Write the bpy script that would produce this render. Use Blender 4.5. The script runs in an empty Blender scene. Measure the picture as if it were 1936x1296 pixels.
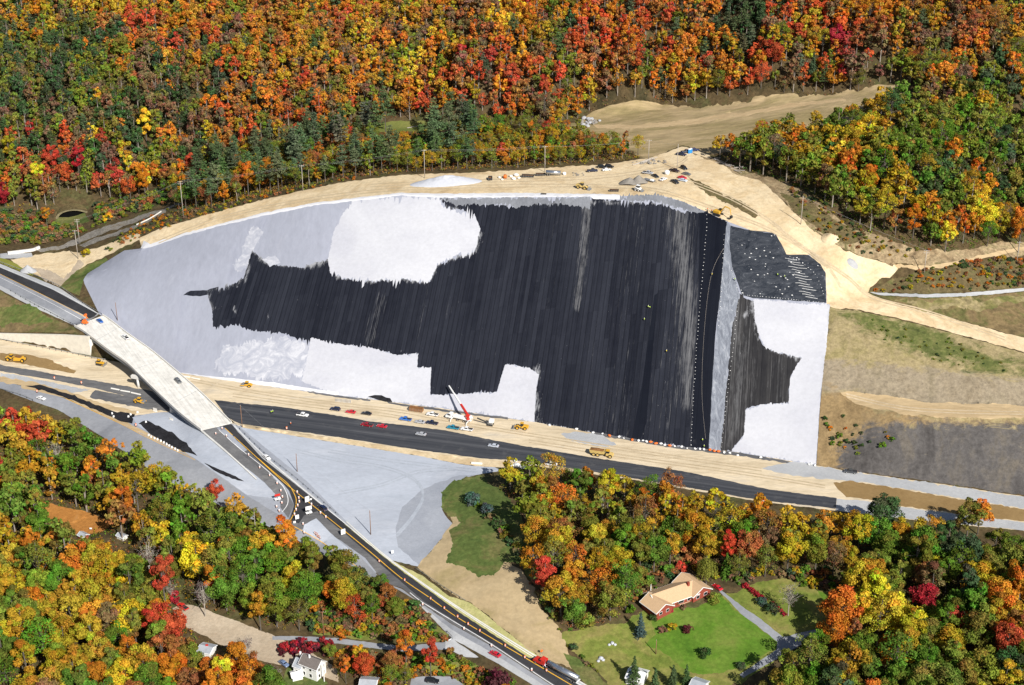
import bpy, bmesh, math, random
import numpy as np
from mathutils import Vector, Matrix, noise as mnoise
from mathutils.bvhtree import BVHTree
from mathutils.geometry import delaunay_2d_cdt

random.seed(7)
RNG = np.random.default_rng(11)
SC = bpy.context.scene
COL = SC.collection
R = math.radians

# ------------------------------------------------------------------ camera
F = 3000.0                       # focal length in pixels of the 1936 wide photograph
CX, CY = 968.0, 648.0
CAMZ = 345.0
PITCH = R(26.0)
cam_d = bpy.data.cameras.new('camera')
cam = bpy.data.objects.new('camera', cam_d)
COL.objects.link(cam)
cam.location = (0, 0, CAMZ)
cam.rotation_euler = (R(90) - PITCH, 0, 0)
cam_d.sensor_width = 36.0
cam_d.lens = F / 1936.0 * 36.0
cam_d.clip_start = 1.0
cam_d.clip_end = 20000.0
SC.camera = cam
CAM = Vector((0, 0, CAMZ))

def ray(px, py):
    a = (px - CX) / F
    b = -(py - CY) / F
    return Vector((a, math.cos(PITCH) + b * math.sin(PITCH), -math.sin(PITCH) + b * math.cos(PITCH)))

def at_z(px, py, z):
    d = ray(px, py)
    t = (z - CAMZ) / d.z
    return Vector((d.x * t, d.y * t, z))

def project(p):
    x, y, z = p[0], p[1], p[2] - CAMZ
    f = y * math.cos(PITCH) - z * math.sin(PITCH)
    u = y * math.sin(PITCH) + z * math.cos(PITCH)
    return CX + F * x / f, CY - F * u / f, f

# ------------------------------------------------------------------ materials
def mat(name):
    m = bpy.data.materials.new(name)
    m.use_nodes = True
    nt = m.node_tree
    b = nt.nodes['Principled BSDF']
    b.inputs['Roughness'].default_value = 0.9
    b.inputs['Specular IOR Level'].default_value = 0.2
    return m, nt, b

def pos_vec(nt, scale=(1, 1, 1)):
    g = nt.nodes.new('ShaderNodeNewGeometry')
    mp = nt.nodes.new('ShaderNodeMapping')
    mp.inputs['Scale'].default_value = scale
    nt.links.new(g.outputs['Position'], mp.inputs['Vector'])
    return mp.outputs['Vector']

def noise_node(nt, vec, scale, detail=4, rough=0.6, dist=0.0):
    n = nt.nodes.new('ShaderNodeTexNoise')
    n.inputs['Scale'].default_value = scale
    n.inputs['Detail'].default_value = detail
    n.inputs['Roughness'].default_value = rough
    n.inputs['Distortion'].default_value = dist
    nt.links.new(vec, n.inputs['Vector'])
    return n.outputs['Fac']

def ramp(nt, fac, stops):
    r = nt.nodes.new('ShaderNodeValToRGB')
    e = r.color_ramp.elements
    while len(e) < len(stops):
        e.new(0.5)
    for i, (p, c) in enumerate(stops):
        e[i].position = p
        e[i].color = (c[0], c[1], c[2], 1) if not isinstance(c, (int, float)) else (c, c, c, 1)
    nt.links.new(fac, r.inputs['Fac'])
    return r.outputs['Color']

def mix(nt, fac, a, b, mode='MIX'):
    m = nt.nodes.new('ShaderNodeMix')
    m.data_type = 'RGBA'
    m.blend_type = mode
    for sock, v in ((m.inputs['Factor'], fac), (m.inputs['A'], a), (m.inputs['B'], b)):
        if isinstance(v, bpy.types.NodeSocket):
            nt.links.new(v, sock)
        elif isinstance(v, (int, float)):
            sock.default_value = v if sock.type == 'VALUE' else (v, v, v, 1)
        else:
            sock.default_value = (v[0], v[1], v[2], 1)
    # the Mix node exposes several sockets called A/B; pick the colour ones
    return m.outputs['Result']

def _mix_fix():
    pass

def mixc(nt, fac, a, b, mode='MIX'):
    m = nt.nodes.new('ShaderNodeMix')
    m.data_type = 'RGBA'
    m.blend_type = mode
    fs, As, Bs = m.inputs[0], m.inputs[6], m.inputs[7]
    for sock, v in ((fs, fac), (As, a), (Bs, b)):
        if isinstance(v, bpy.types.NodeSocket):
            nt.links.new(v, sock)
        elif sock is fs:
            sock.default_value = v
        elif isinstance(v, (int, float)):
            sock.default_value = (v, v, v, 1)
        else:
            sock.default_value = (v[0], v[1], v[2], 1)
    return m.outputs[2]

def math_n(nt, op, a, b=0.0):
    m = nt.nodes.new('ShaderNodeMath')
    m.operation = op
    for i, v in enumerate((a, b)):
        if isinstance(v, bpy.types.NodeSocket):
            nt.links.new(v, m.inputs[i])
        else:
            m.inputs[i].default_value = v
    return m.outputs[0]

def bump(nt, bsdf, fac, strength=0.5, dist=0.3):
    b = nt.nodes.new('ShaderNodeBump')
    b.inputs['Strength'].default_value = strength
    b.inputs['Distance'].default_value = dist
    nt.links.new(fac, b.inputs['Height'])
    nt.links.new(b.outputs['Normal'], bsdf.inputs['Normal'])

def soil_mat(name, stops, big=0.02, small=0.35, stretch=(1, 1, 1), rough=0.95, bmp=0.4, fine=(0.86, 1.1), spec=0.1):
    m, nt, b = mat(name)
    v = pos_vec(nt, stretch)
    n1 = noise_node(nt, v, big, 6, 0.65, 0.6)
    c = ramp(nt, n1, stops)
    n2 = noise_node(nt, v, small, 6, 0.7)
    f = ramp(nt, n2, [(0.25, fine[0]), (0.75, fine[1])])
    c = mixc(nt, 1.0, c, f, 'MULTIPLY')
    n3 = noise_node(nt, v, big * 6.0, 5, 0.75, 0.8)
    c = mixc(nt, 1.0, c, ramp(nt, n3, [(0.35, 0.5 + 0.5 * fine[0]), (0.65, 0.5 + 0.5 * fine[1])]), 'MULTIPLY')
    nt.links.new(c, b.inputs['Base Color'])
    b.inputs['Roughness'].default_value = rough
    b.inputs['Specular IOR Level'].default_value = spec
    if bmp:
        bump(nt, b, n2, bmp, 0.4)
    return m

MAT = {}
MAT['floor'] = soil_mat('woodland_floor_litter', [(0.3, (0.045, 0.04, 0.02)), (0.5, (0.10, 0.07, 0.035)), (0.7, (0.07, 0.085, 0.03))], 0.05, 0.6, fine=(0.5, 1.4))
MAT['sand'] = soil_mat('sandy_fill', [(0.25, (0.50, 0.36, 0.20)), (0.42, (0.63, 0.485, 0.295)), (0.55, (0.72, 0.585, 0.385)), (0.66, (0.60, 0.455, 0.275)), (0.8, (0.75, 0.63, 0.43))], 0.06, 0.5, fine=(0.78, 1.09), bmp=0.3)
MAT['sandtan'] = soil_mat('tan_haul_road', [(0.25, (0.40, 0.29, 0.155)), (0.45, (0.53, 0.40, 0.235)), (0.6, (0.47, 0.345, 0.195)), (0.8, (0.60, 0.48, 0.31))], 0.07, 0.5, stretch=(0.4, 1.3, 1), fine=(0.78, 1.1), bmp=0.3)
MAT['corridor'] = soil_mat('graded_fill', [(0.25, (0.46, 0.36, 0.235)), (0.42, (0.62, 0.51, 0.35)), (0.55, (0.72, 0.60, 0.425)), (0.66, (0.58, 0.50, 0.385)), (0.8, (0.74, 0.68, 0.555))], 0.13, 1.0, stretch=(0.22, 1.0, 1.0), fine=(0.80, 1.10))
MAT['clearing'] = soil_mat('cleared_field', [(0.25, (0.19, 0.165, 0.07)), (0.42, (0.30, 0.235, 0.12)), (0.55, (0.40, 0.305, 0.175)), (0.68, (0.27, 0.22, 0.105)), (0.8, (0.34, 0.265, 0.15))], 0.05, 0.35, stretch=(0.3, 1.4, 1), fine=(0.7, 1.2))
MAT['meadow'] = soil_mat('meadow_grass', [(0.3, (0.10, 0.14, 0.03)), (0.7, (0.20, 0.20, 0.06))], 0.05, 0.5)
MAT['brush'] = soil_mat('brush_ground', [(0.3, (0.12, 0.085, 0.05)), (0.45, (0.26, 0.19, 0.11)), (0.56, (0.34, 0.26, 0.155)), (0.68, (0.15, 0.135, 0.055))], 0.11, 0.6, fine=(0.5, 1.4))
MAT['gravel'] = soil_mat('grey_gravel', [(0.25, (0.37, 0.405, 0.465)), (0.42, (0.43, 0.462, 0.525)), (0.55, (0.40, 0.43, 0.49)), (0.7, (0.47, 0.495, 0.55))], 0.06, 1.1, stretch=(0.5, 1.0, 1.0), fine=(0.90, 1.06), bmp=0.1)
MAT['gravel_dark'] = soil_mat('dark_grey_gravel', [(0.3, (0.28, 0.30, 0.345)), (0.7, (0.36, 0.38, 0.425))], 0.06, 1.3, fine=(0.88, 1.08), bmp=0.1)
MAT['slopegrey'] = soil_mat('slope_gravel', [(0.25, (0.285, 0.30, 0.37)), (0.45, (0.335, 0.35, 0.415)), (0.6, (0.31, 0.325, 0.385)), (0.8, (0.40, 0.41, 0.47))], 0.045, 0.55, stretch=(1.0, 0.35, 0.35), fine=(0.90, 1.05), bmp=0.03)
MAT['asphalt_new'] = soil_mat('new_asphalt', [(0.3, (0.03, 0.03, 0.034)), (0.7, (0.052, 0.052, 0.056))], 0.05, 1.0, fine=(0.85, 1.15), rough=0.8, bmp=0.1)
MAT['asphalt_old'] = soil_mat('worn_asphalt', [(0.3, (0.22, 0.23, 0.255)), (0.7, (0.31, 0.32, 0.345))], 0.05, 0.8, fine=(0.88, 1.1), rough=0.9, bmp=0.1)
MAT['asphalt_grey'] = soil_mat('grey_asphalt', [(0.3, (0.125, 0.125, 0.13)), (0.7, (0.19, 0.188, 0.19))], 0.08, 0.9, fine=(0.85, 1.12), rough=0.9, bmp=0.1)
MAT['asphalt_mid'] = soil_mat('scuffed_asphalt', [(0.3, (0.085, 0.085, 0.092)), (0.5, (0.13, 0.13, 0.135)), (0.7, (0.19, 0.185, 0.18))], 0.09, 0.8, stretch=(0.3, 1, 1), fine=(0.75, 1.2), rough=0.9, bmp=0.1)
MAT['shoulder'] = soil_mat('stone_shoulder', [(0.3, (0.36, 0.37, 0.385)), (0.7, (0.47, 0.475, 0.48))], 0.06, 1.0, fine=(0.88, 1.08), bmp=0.2)
MAT['damp'] = soil_mat('damp_brown_fill', [(0.3, (0.235, 0.15, 0.062)), (0.7, (0.30, 0.20, 0.09))], 0.07, 0.8, fine=(0.88, 1.1), bmp=0.2)
MAT['rock'] = soil_mat('dark_shale', [(0.3, (0.070, 0.064, 0.060)), (0.5, (0.115, 0.106, 0.099)), (0.66, (0.165, 0.138, 0.10)), (0.8, (0.095, 0.088, 0.083))], 0.03, 0.55, fine=(0.45, 1.5), bmp=1.0, stretch=(1.0, 0.5, 0.5))
MAT['rockbrown'] = soil_mat('brown_weathered_rock', [(0.3, (0.18, 0.125, 0.07)), (0.48, (0.27, 0.185, 0.09)), (0.62, (0.15, 0.14, 0.135)), (0.8, (0.22, 0.155, 0.08))], 0.06, 0.5, fine=(0.6, 1.25), bmp=0.6)
MAT['taupe'] = soil_mat('taupe_slope', [(0.3, (0.19, 0.15, 0.10)), (0.5, (0.28, 0.235, 0.165)), (0.65, (0.22, 0.19, 0.10)), (0.8, (0.36, 0.29, 0.17))], 0.05, 0.4, fine=(0.55, 1.3), bmp=0.5)
MAT['seeded'] = soil_mat('seeded_slope', [(0.30, (0.10, 0.115, 0.035)), (0.44, (0.19, 0.17, 0.065)), (0.56, (0.31, 0.25, 0.135)), (0.66, (0.215, 0.19, 0.075)), (0.8, (0.13, 0.135, 0.04))], 0.07, 0.33, fine=(0.5, 1.35), bmp=0.5)
MAT['brownslope'] = soil_mat('brown_slope', [(0.3, (0.13, 0.10, 0.05)), (0.45, (0.21, 0.15, 0.075)), (0.6, (0.115, 0.115, 0.04)), (0.78, (0.25, 0.19, 0.10))], 0.07, 0.45, fine=(0.55, 1.3), bmp=0.4)
MAT['lawn'] = soil_mat('mown_lawn', [(0.28, (0.06, 0.135, 0.014)), (0.45, (0.095, 0.185, 0.02)), (0.6, (0.135, 0.205, 0.032)), (0.75, (0.19, 0.215, 0.05))], 0.06, 0.7, fine=(0.7, 1.2), bmp=0.15)
MAT['brushdark'] = soil_mat('dark_brush_ground', [(0.3, (0.075, 0.06, 0.03)), (0.5, (0.15, 0.115, 0.055)), (0.66, (0.095, 0.10, 0.035)), (0.8, (0.19, 0.145, 0.075))], 0.12, 0.7, fine=(0.5, 1.4))
MAT['roughtrack'] = soil_mat('rough_stony_track', [(0.3, (0.17, 0.155, 0.13)), (0.5, (0.27, 0.25, 0.22)), (0.65, (0.20, 0.17, 0.125)), (0.8, (0.33, 0.31, 0.28))], 0.12, 0.8, fine=(0.6, 1.3), bmp=0.5)
MAT['rough'] = soil_mat('rough_grass', [(0.28, (0.10, 0.145, 0.025)), (0.45, (0.165, 0.195, 0.04)), (0.6, (0.23, 0.21, 0.065)), (0.75, (0.29, 0.225, 0.10))], 0.07, 0.5, fine=(0.65, 1.25), bmp=0.3)
MAT['greengrass'] = soil_mat('green_grass', [(0.28, (0.06, 0.095, 0.026)), (0.5, (0.10, 0.135, 0.036)), (0.62, (0.16, 0.155, 0.055)), (0.8, (0.24, 0.19, 0.09))], 0.08, 0.5, fine=(0.6, 1.3), bmp=0.4)
MAT['straw'] = soil_mat('straw_field', [(0.25, (0.30, 0.24, 0.11)), (0.5, (0.42, 0.32, 0.185)), (0.75, (0.46, 0.36, 0.215))], 0.05, 0.5, fine=(0.82, 1.12), bmp=0.2)
MAT['strawmulch'] = soil_mat('pale_straw_mulch', [(0.3, (0.36, 0.35, 0.13)), (0.7, (0.50, 0.46, 0.22))], 0.2, 1.2, fine=(0.8, 1.15), bmp=0.2)
MAT['verge'] = soil_mat('yellow_green_verge', [(0.3, (0.17, 0.19, 0.03)), (0.7, (0.26, 0.25, 0.06))], 0.08, 0.8)
MAT['orangedirt'] = soil_mat('orange_dirt', [(0.3, (0.30, 0.12, 0.03)), (0.6, (0.42, 0.19, 0.05)), (0.8, (0.36, 0.22, 0.11))], 0.08, 0.8, fine=(0.75, 1.2))
MAT['blackstone'] = soil_mat('black_ballast', [(0.3, (0.012, 0.012, 0.014)), (0.7, (0.03, 0.03, 0.034))], 0.2, 1.5, fine=(0.6, 1.4), bmp=0.5)
MAT['dirtroad'] = soil_mat('pale_dirt_road', [(0.3, (0.38, 0.30, 0.21)), (0.7, (0.50, 0.42, 0.32))], 0.06, 0.8, fine=(0.8, 1.12))

# graded hillside: one ground whose soils grade into each other (weights are laid on the mesh)
def hill_mat():
    m, nt, b = mat('graded_hillside')
    v = pos_vec(nt)
    edge = noise_node(nt, pos_vec(nt, (0.6, 1.0, 1.0)), 0.16, 7, 0.75, 0.8)
    def soil(stops, sc, st=(1, 1, 1)):
        return ramp(nt, noise_node(nt, pos_vec(nt, st), sc, 6, 0.7, 0.5), stops)
    col = soil([(0.3, (0.21, 0.17, 0.08)), (0.5, (0.33, 0.265, 0.145)), (0.65, (0.25, 0.21, 0.095)), (0.8, (0.40, 0.32, 0.19))], 0.09)
    for nm, stops, sc, st in (('taupe', [(0.3, (0.20, 0.16, 0.105)), (0.5, (0.29, 0.24, 0.17)), (0.65, (0.235, 0.195, 0.13)), (0.8, (0.35, 0.28, 0.18))], 0.08, (1, 0.6, 0.6)),
                              ('green', [(0.3, (0.065, 0.082, 0.026)), (0.5, (0.115, 0.13, 0.04)), (0.7, (0.19, 0.17, 0.07))], 0.25, (1, 1, 1)),
                              ('brown', [(0.3, (0.19, 0.13, 0.065)), (0.5, (0.285, 0.20, 0.10)), (0.7, (0.22, 0.165, 0.10))], 0.09, (1, 0.5, 0.5)),
                              ('rock', [(0.3, (0.062, 0.057, 0.055)), (0.5, (0.11, 0.102, 0.098)), (0.64, (0.15, 0.13, 0.105)), (0.8, (0.085, 0.08, 0.078))], 0.07, (1, 0.45, 0.45))):
        at_ = nt.nodes.new('ShaderNodeAttribute'); at_.attribute_name = nm
        k = math_n(nt, 'MULTIPLY', math_n(nt, 'ADD', math_n(nt, 'SUBTRACT', at_.outputs['Fac'], 0.5), math_n(nt, 'MULTIPLY', math_n(nt, 'SUBTRACT', edge, 0.5), 2.2)), 3.0)
        k = math_n(nt, 'MINIMUM', math_n(nt, 'MAXIMUM', math_n(nt, 'ADD', k, 0.5), 0.0), 1.0)
        col = mixc(nt, k, col, soil(stops, sc, st))
    n2 = noise_node(nt, v, 0.5, 7, 0.75)
    col = mixc(nt, 1.0, col, ramp(nt, n2, [(0.3, 0.62), (0.7, 1.28)]), 'MULTIPLY')
    nt.links.new(col, b.inputs['Base Color'])
    b.inputs['Roughness'].default_value = 0.95
    b.inputs['Specular IOR Level'].default_value = 0.1
    bump(nt, b, n2, 0.7, 0.5)
    return m
MAT['hill'] = hill_mat()
MAT['collar'] = soil_mat('collar_gravel', [(0.3, (0.15, 0.158, 0.18)), (0.7, (0.24, 0.25, 0.275))], 0.08, 1.1, stretch=(1, 0.4, 0.4), fine=(0.8, 1.15), bmp=0.1)

# the liner: rolls run down the fall line; stains come from two attributes laid on the sheet:
# 'dust' (stone dust spreading from the covered parts) and 'scuff' (streaks of wear)
def liner_mat(name, dark, light, streak=0.5, scuff=1.0, rough=0.55, gloss=0.4, panel=2.3, pale=(0.21, 0.21, 0.215)):
    m, nt, b = mat(name)
    g = nt.nodes.new('ShaderNodeNewGeometry')
    sep = nt.nodes.new('ShaderNodeSeparateXYZ')
    nt.links.new(g.outputs['Position'], sep.inputs[0])
    u = math_n(nt, 'SUBTRACT', sep.outputs[0], math_n(nt, 'MULTIPLY', math_n(nt, 'SUBTRACT', sep.outputs[1], 640.0), 0.155))
    vdown = sep.outputs[1]
    def uv(su, sv):
        comb = nt.nodes.new('ShaderNodeCombineXYZ')
        nt.links.new(math_n(nt, 'MULTIPLY', u, su), comb.inputs[0])
        nt.links.new(math_n(nt, 'MULTIPLY', vdown, sv), comb.inputs[1])
        return comb.outputs[0]
    def attr(nm):
        at_ = nt.nodes.new('ShaderNodeAttribute'); at_.attribute_name = nm
        return at_.outputs['Fac']
    dust, wear = attr('dust'), attr('scuff')
    cell = math_n(nt, 'FLOOR', math_n(nt, 'DIVIDE', u, panel))
    grp = math_n(nt, 'FLOOR', math_n(nt, 'DIVIDE', u, 6.9))
    seg = math_n(nt, 'FLOOR', math_n(nt, 'ADD', math_n(nt, 'DIVIDE', vdown, 41.0), math_n(nt, 'MULTIPLY', grp, 0.37)))
    wn = nt.nodes.new('ShaderNodeTexWhiteNoise'); wn.noise_dimensions = '2D'
    c2 = nt.nodes.new('ShaderNodeCombineXYZ')
    nt.links.new(cell, c2.inputs[0]); nt.links.new(seg, c2.inputs[1])
    nt.links.new(c2.outputs[0], wn.inputs['Vector'])
    wide = noise_node(nt, uv(1, 0.12), 0.05, 4, 0.65)
    fine = noise_node(nt, uv(1, 0.03), 0.9, 4, 0.75)
    mott = noise_node(nt, uv(1, 0.7), 0.25, 5, 0.7)
    tone = math_n(nt, 'ADD', math_n(nt, 'MULTIPLY', wn.outputs['Value'], 0.20), math_n(nt, 'ADD', math_n(nt, 'MULTIPLY', wide, 0.55), math_n(nt, 'ADD', math_n(nt, 'MULTIPLY', fine, 0.50), math_n(nt, 'MULTIPLY', mott, 0.30))))
    base = ramp(nt, math_n(nt, 'MULTIPLY', tone, 0.8), [(0.40, dark), (0.88, light)])
    fr = math_n(nt, 'FRACT', math_n(nt, 'DIVIDE', u, panel))
    seam = math_n(nt, 'LESS_THAN', fr, 0.16)
    base = mixc(nt, math_n(nt, 'MULTIPLY', seam, streak), base, (dark[0] * 0.35, dark[1] * 0.35, dark[2] * 0.4))
    # streaks of wear down the slope
    s1 = noise_node(nt, uv(1, 0.012), 1.3, 4, 0.8)
    s2 = noise_node(nt, uv(1, 0.15), 0.8, 5, 0.75)
    sv = math_n(nt, 'ADD', math_n(nt, 'MULTIPLY', s1, 0.62), math_n(nt, 'MULTIPLY', s2, 0.38))
    thr = math_n(nt, 'SUBTRACT', 0.655, math_n(nt, 'MULTIPLY', wear, 0.25))
    k = math_n(nt, 'MULTIPLY', math_n(nt, 'SUBTRACT', sv, thr), 7.0)
    k = math_n(nt, 'MINIMUM', math_n(nt, 'MAXIMUM', k, 0.0), 1.0)
    base = mixc(nt, math_n(nt, 'MULTIPLY', k, 0.62 * scuff), base, pale)
    # little flecks of stone
    f1 = noise_node(nt, uv(1, 0.35), 1.15, 4, 0.8)
    f2 = noise_node(nt, uv(1, 0.25), 0.06, 3, 0.6)
    fm = math_n(nt, 'MULTIPLY', math_n(nt, 'GREATER_THAN', f1, 0.695), math_n(nt, 'GREATER_THAN', f2, 0.5))
    base = mixc(nt, math_n(nt, 'MULTIPLY', fm, 0.6 * scuff), base, (0.36, 0.36, 0.37))
    # stone dust and spill near the white covers
    d1 = noise_node(nt, uv(1, 0.22), 0.9, 5, 0.8)
    d2 = noise_node(nt, uv(1, 0.6), 0.16, 4, 0.6)
    dv = math_n(nt, 'ADD', math_n(nt, 'MULTIPLY', d1, 0.75), math_n(nt, 'MULTIPLY', d2, 0.45))
    dk = math_n(nt, 'MULTIPLY', math_n(nt, 'SUBTRACT', dv, math_n(nt, 'SUBTRACT', 0.90, math_n(nt, 'MULTIPLY', dust, 0.40))), 6.0)
    dk = math_n(nt, 'MULTIPLY', math_n(nt, 'MINIMUM', math_n(nt, 'MAXIMUM', dk, 0.0), 1.0), math_n(nt, 'GREATER_THAN', dust, 0.01))
    base = mixc(nt, math_n(nt, 'MULTIPLY', dk, 0.85), base, (0.36, 0.365, 0.385))
    nt.links.new(base, b.inputs['Base Color'])
    b.inputs['Roughness'].default_value = rough
    b.inputs['Specular IOR Level'].default_value = gloss
    bump(nt, b, fine, 0.3, 0.3)
    return m
MAT['liner'] = liner_mat('black_drainage_liner', (0.0030, 0.0040, 0.0092), (0.029, 0.032, 0.044), 0.5, 1.0, 0.7, 0.16)
MAT['liner_smooth'] = liner_mat('smooth_black_liner', (0.003, 0.004, 0.009), (0.010, 0.012, 0.019), 0.2, 0.0, 0.6, 0.18)
MAT['liner_dusty'] = liner_mat('dusty_black_liner', (0.010, 0.010, 0.013), (0.058, 0.056, 0.056), 0.3, 0.8, 0.75, 0.15)

def fresh_stone(name, stops, spots):
    m, nt, b = mat(name)
    v = pos_vec(nt)
    n1 = noise_node(nt, v, 0.03, 5, 0.6, 0.4)
    c = ramp(nt, n1, stops)
    n2 = noise_node(nt, v, 0.55, 6, 0.75)
    f = ramp(nt, n2, [(0.3, 0.9), (0.7, 1.04)])
    c = mixc(nt, 1.0, c, f, 'MULTIPLY')
    if spots:
        v2 = pos_vec(nt, (0.7, 0.5, 0.5))
        s1 = noise_node(nt, v2, 0.9, 5, 0.7)
        s2 = noise_node(nt, v, 0.035, 3, 0.5)
        sm = math_n(nt, 'MULTIPLY', math_n(nt, 'GREATER_THAN', s1, 0.68), math_n(nt, 'GREATER_THAN', s2, 0.56))
        c = mixc(nt, math_n(nt, 'MULTIPLY', sm, 0.5), c, (0.35, 0.35, 0.36))
    nt.links.new(c, b.inputs['Base Color'])
    b.inputs['Roughness'].default_value = 0.95
    b.inputs['Specular IOR Level'].default_value = 0.1
    bump(nt, b, n2, 0.06, 0.25)
    return m
MAT['white'] = fresh_stone('fresh_limestone', [(0.3, (0.44, 0.445, 0.495)), (0.5, (0.49, 0.495, 0.535)), (0.7, (0.535, 0.54, 0.575))], True)
MAT['whitecrest'] = fresh_stone('bright_limestone', [(0.3, (0.60, 0.60, 0.63)), (0.7, (0.70, 0.70, 0.72))], False)

# patchy half-spread stone: white through grey
m, nt, b = mat('patchy_limestone')
v = pos_vec(nt)
n1 = noise_node(nt, v, 0.16, 8, 0.72, 1.2)
c = ramp(nt, n1, [(0.40, (0.335, 0.35, 0.41)), (0.52, (0.41, 0.42, 0.47)), (0.64, (0.53, 0.535, 0.57))])
nt.links.new(c, b.inputs['Base Color'])
MAT['patchy'] = m

# wrinkled clear-ish sheet: a silver strip
m, nt, b = mat('silver_sheet')
v = pos_vec(nt, (1.0, 0.25, 0.5))
n1 = noise_node(nt, v, 0.5, 6, 0.7, 1.0)
c = ramp(nt, n1, [(0.3, (0.13, 0.14, 0.17)), (0.55, (0.24, 0.26, 0.30)), (0.75, (0.44, 0.45, 0.48))])
nt.links.new(c, b.inputs['Base Color'])
b.inputs['Roughness'].default_value = 0.45
b.inputs['Specular IOR Level'].default_value = 0.5
bump(nt, b, n1, 0.8, 0.5)
MAT['silver'] = m

# bare dark geomembrane with white ballast specks
m, nt, b = mat('crinkled_black_sheet')
v = pos_vec(nt, (0.5, 1.0, 1.0))
n1 = noise_node(nt, v, 0.35, 6, 0.7, 1.2)
c = ramp(nt, n1, [(0.35, (0.016, 0.020, 0.028)), (0.6, (0.05, 0.055, 0.066)), (0.78, (0.16, 0.17, 0.185))])
v2 = pos_vec(nt)
s1 = noise_node(nt, v2, 1.1, 3, 0.7)
c = mixc(nt, math_n(nt, 'MULTIPLY', math_n(nt, 'GREATER_THAN', s1, 0.70), 0.8), c, (0.5, 0.5, 0.52))
nt.links.new(c, b.inputs['Base Color'])
b.inputs['Roughness'].default_value = 0.4
b.inputs['Specular IOR Level'].default_value = 0.5
bump(nt, b, n1, 0.7, 0.5)
MAT['crinkle'] = m

# freshly paved highway: bands along its length
m, nt, b = mat('paved_highway')
g = nt.nodes.new('ShaderNodeNewGeometry')
mp = nt.nodes.new('ShaderNodeMapping')
mp.vector_type = 'TEXTURE'
mp.inputs['Rotation'].default_value = (0, 0, R(-14.5))
nt.links.new(g.outputs['Position'], mp.inputs['Vector'])
mp2 = nt.nodes.new('ShaderNodeMapping')
mp2.inputs['Scale'].default_value = (0.02, 1, 1)
nt.links.new(mp.outputs[0], mp2.inputs['Vector'])
n1 = noise_node(nt, mp2.outputs[0], 0.35, 5, 0.75)
c = ramp(nt, n1, [(0.35, (0.032, 0.035, 0.043)), (0.55, (0.06, 0.063, 0.072)), (0.72, (0.12, 0.122, 0.13))])
n2 = noise_node(nt, pos_vec(nt), 0.12, 5, 0.7)
c = mixc(nt, ramp(nt, n2, [(0.55, 0.0), (0.8, 0.5)]), c, (0.16, 0.155, 0.15))
nt.links.new(c, b.inputs['Base Color'])
b.inputs['Roughness'].default_value = 0.75
MAT['paved'] = m

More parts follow.
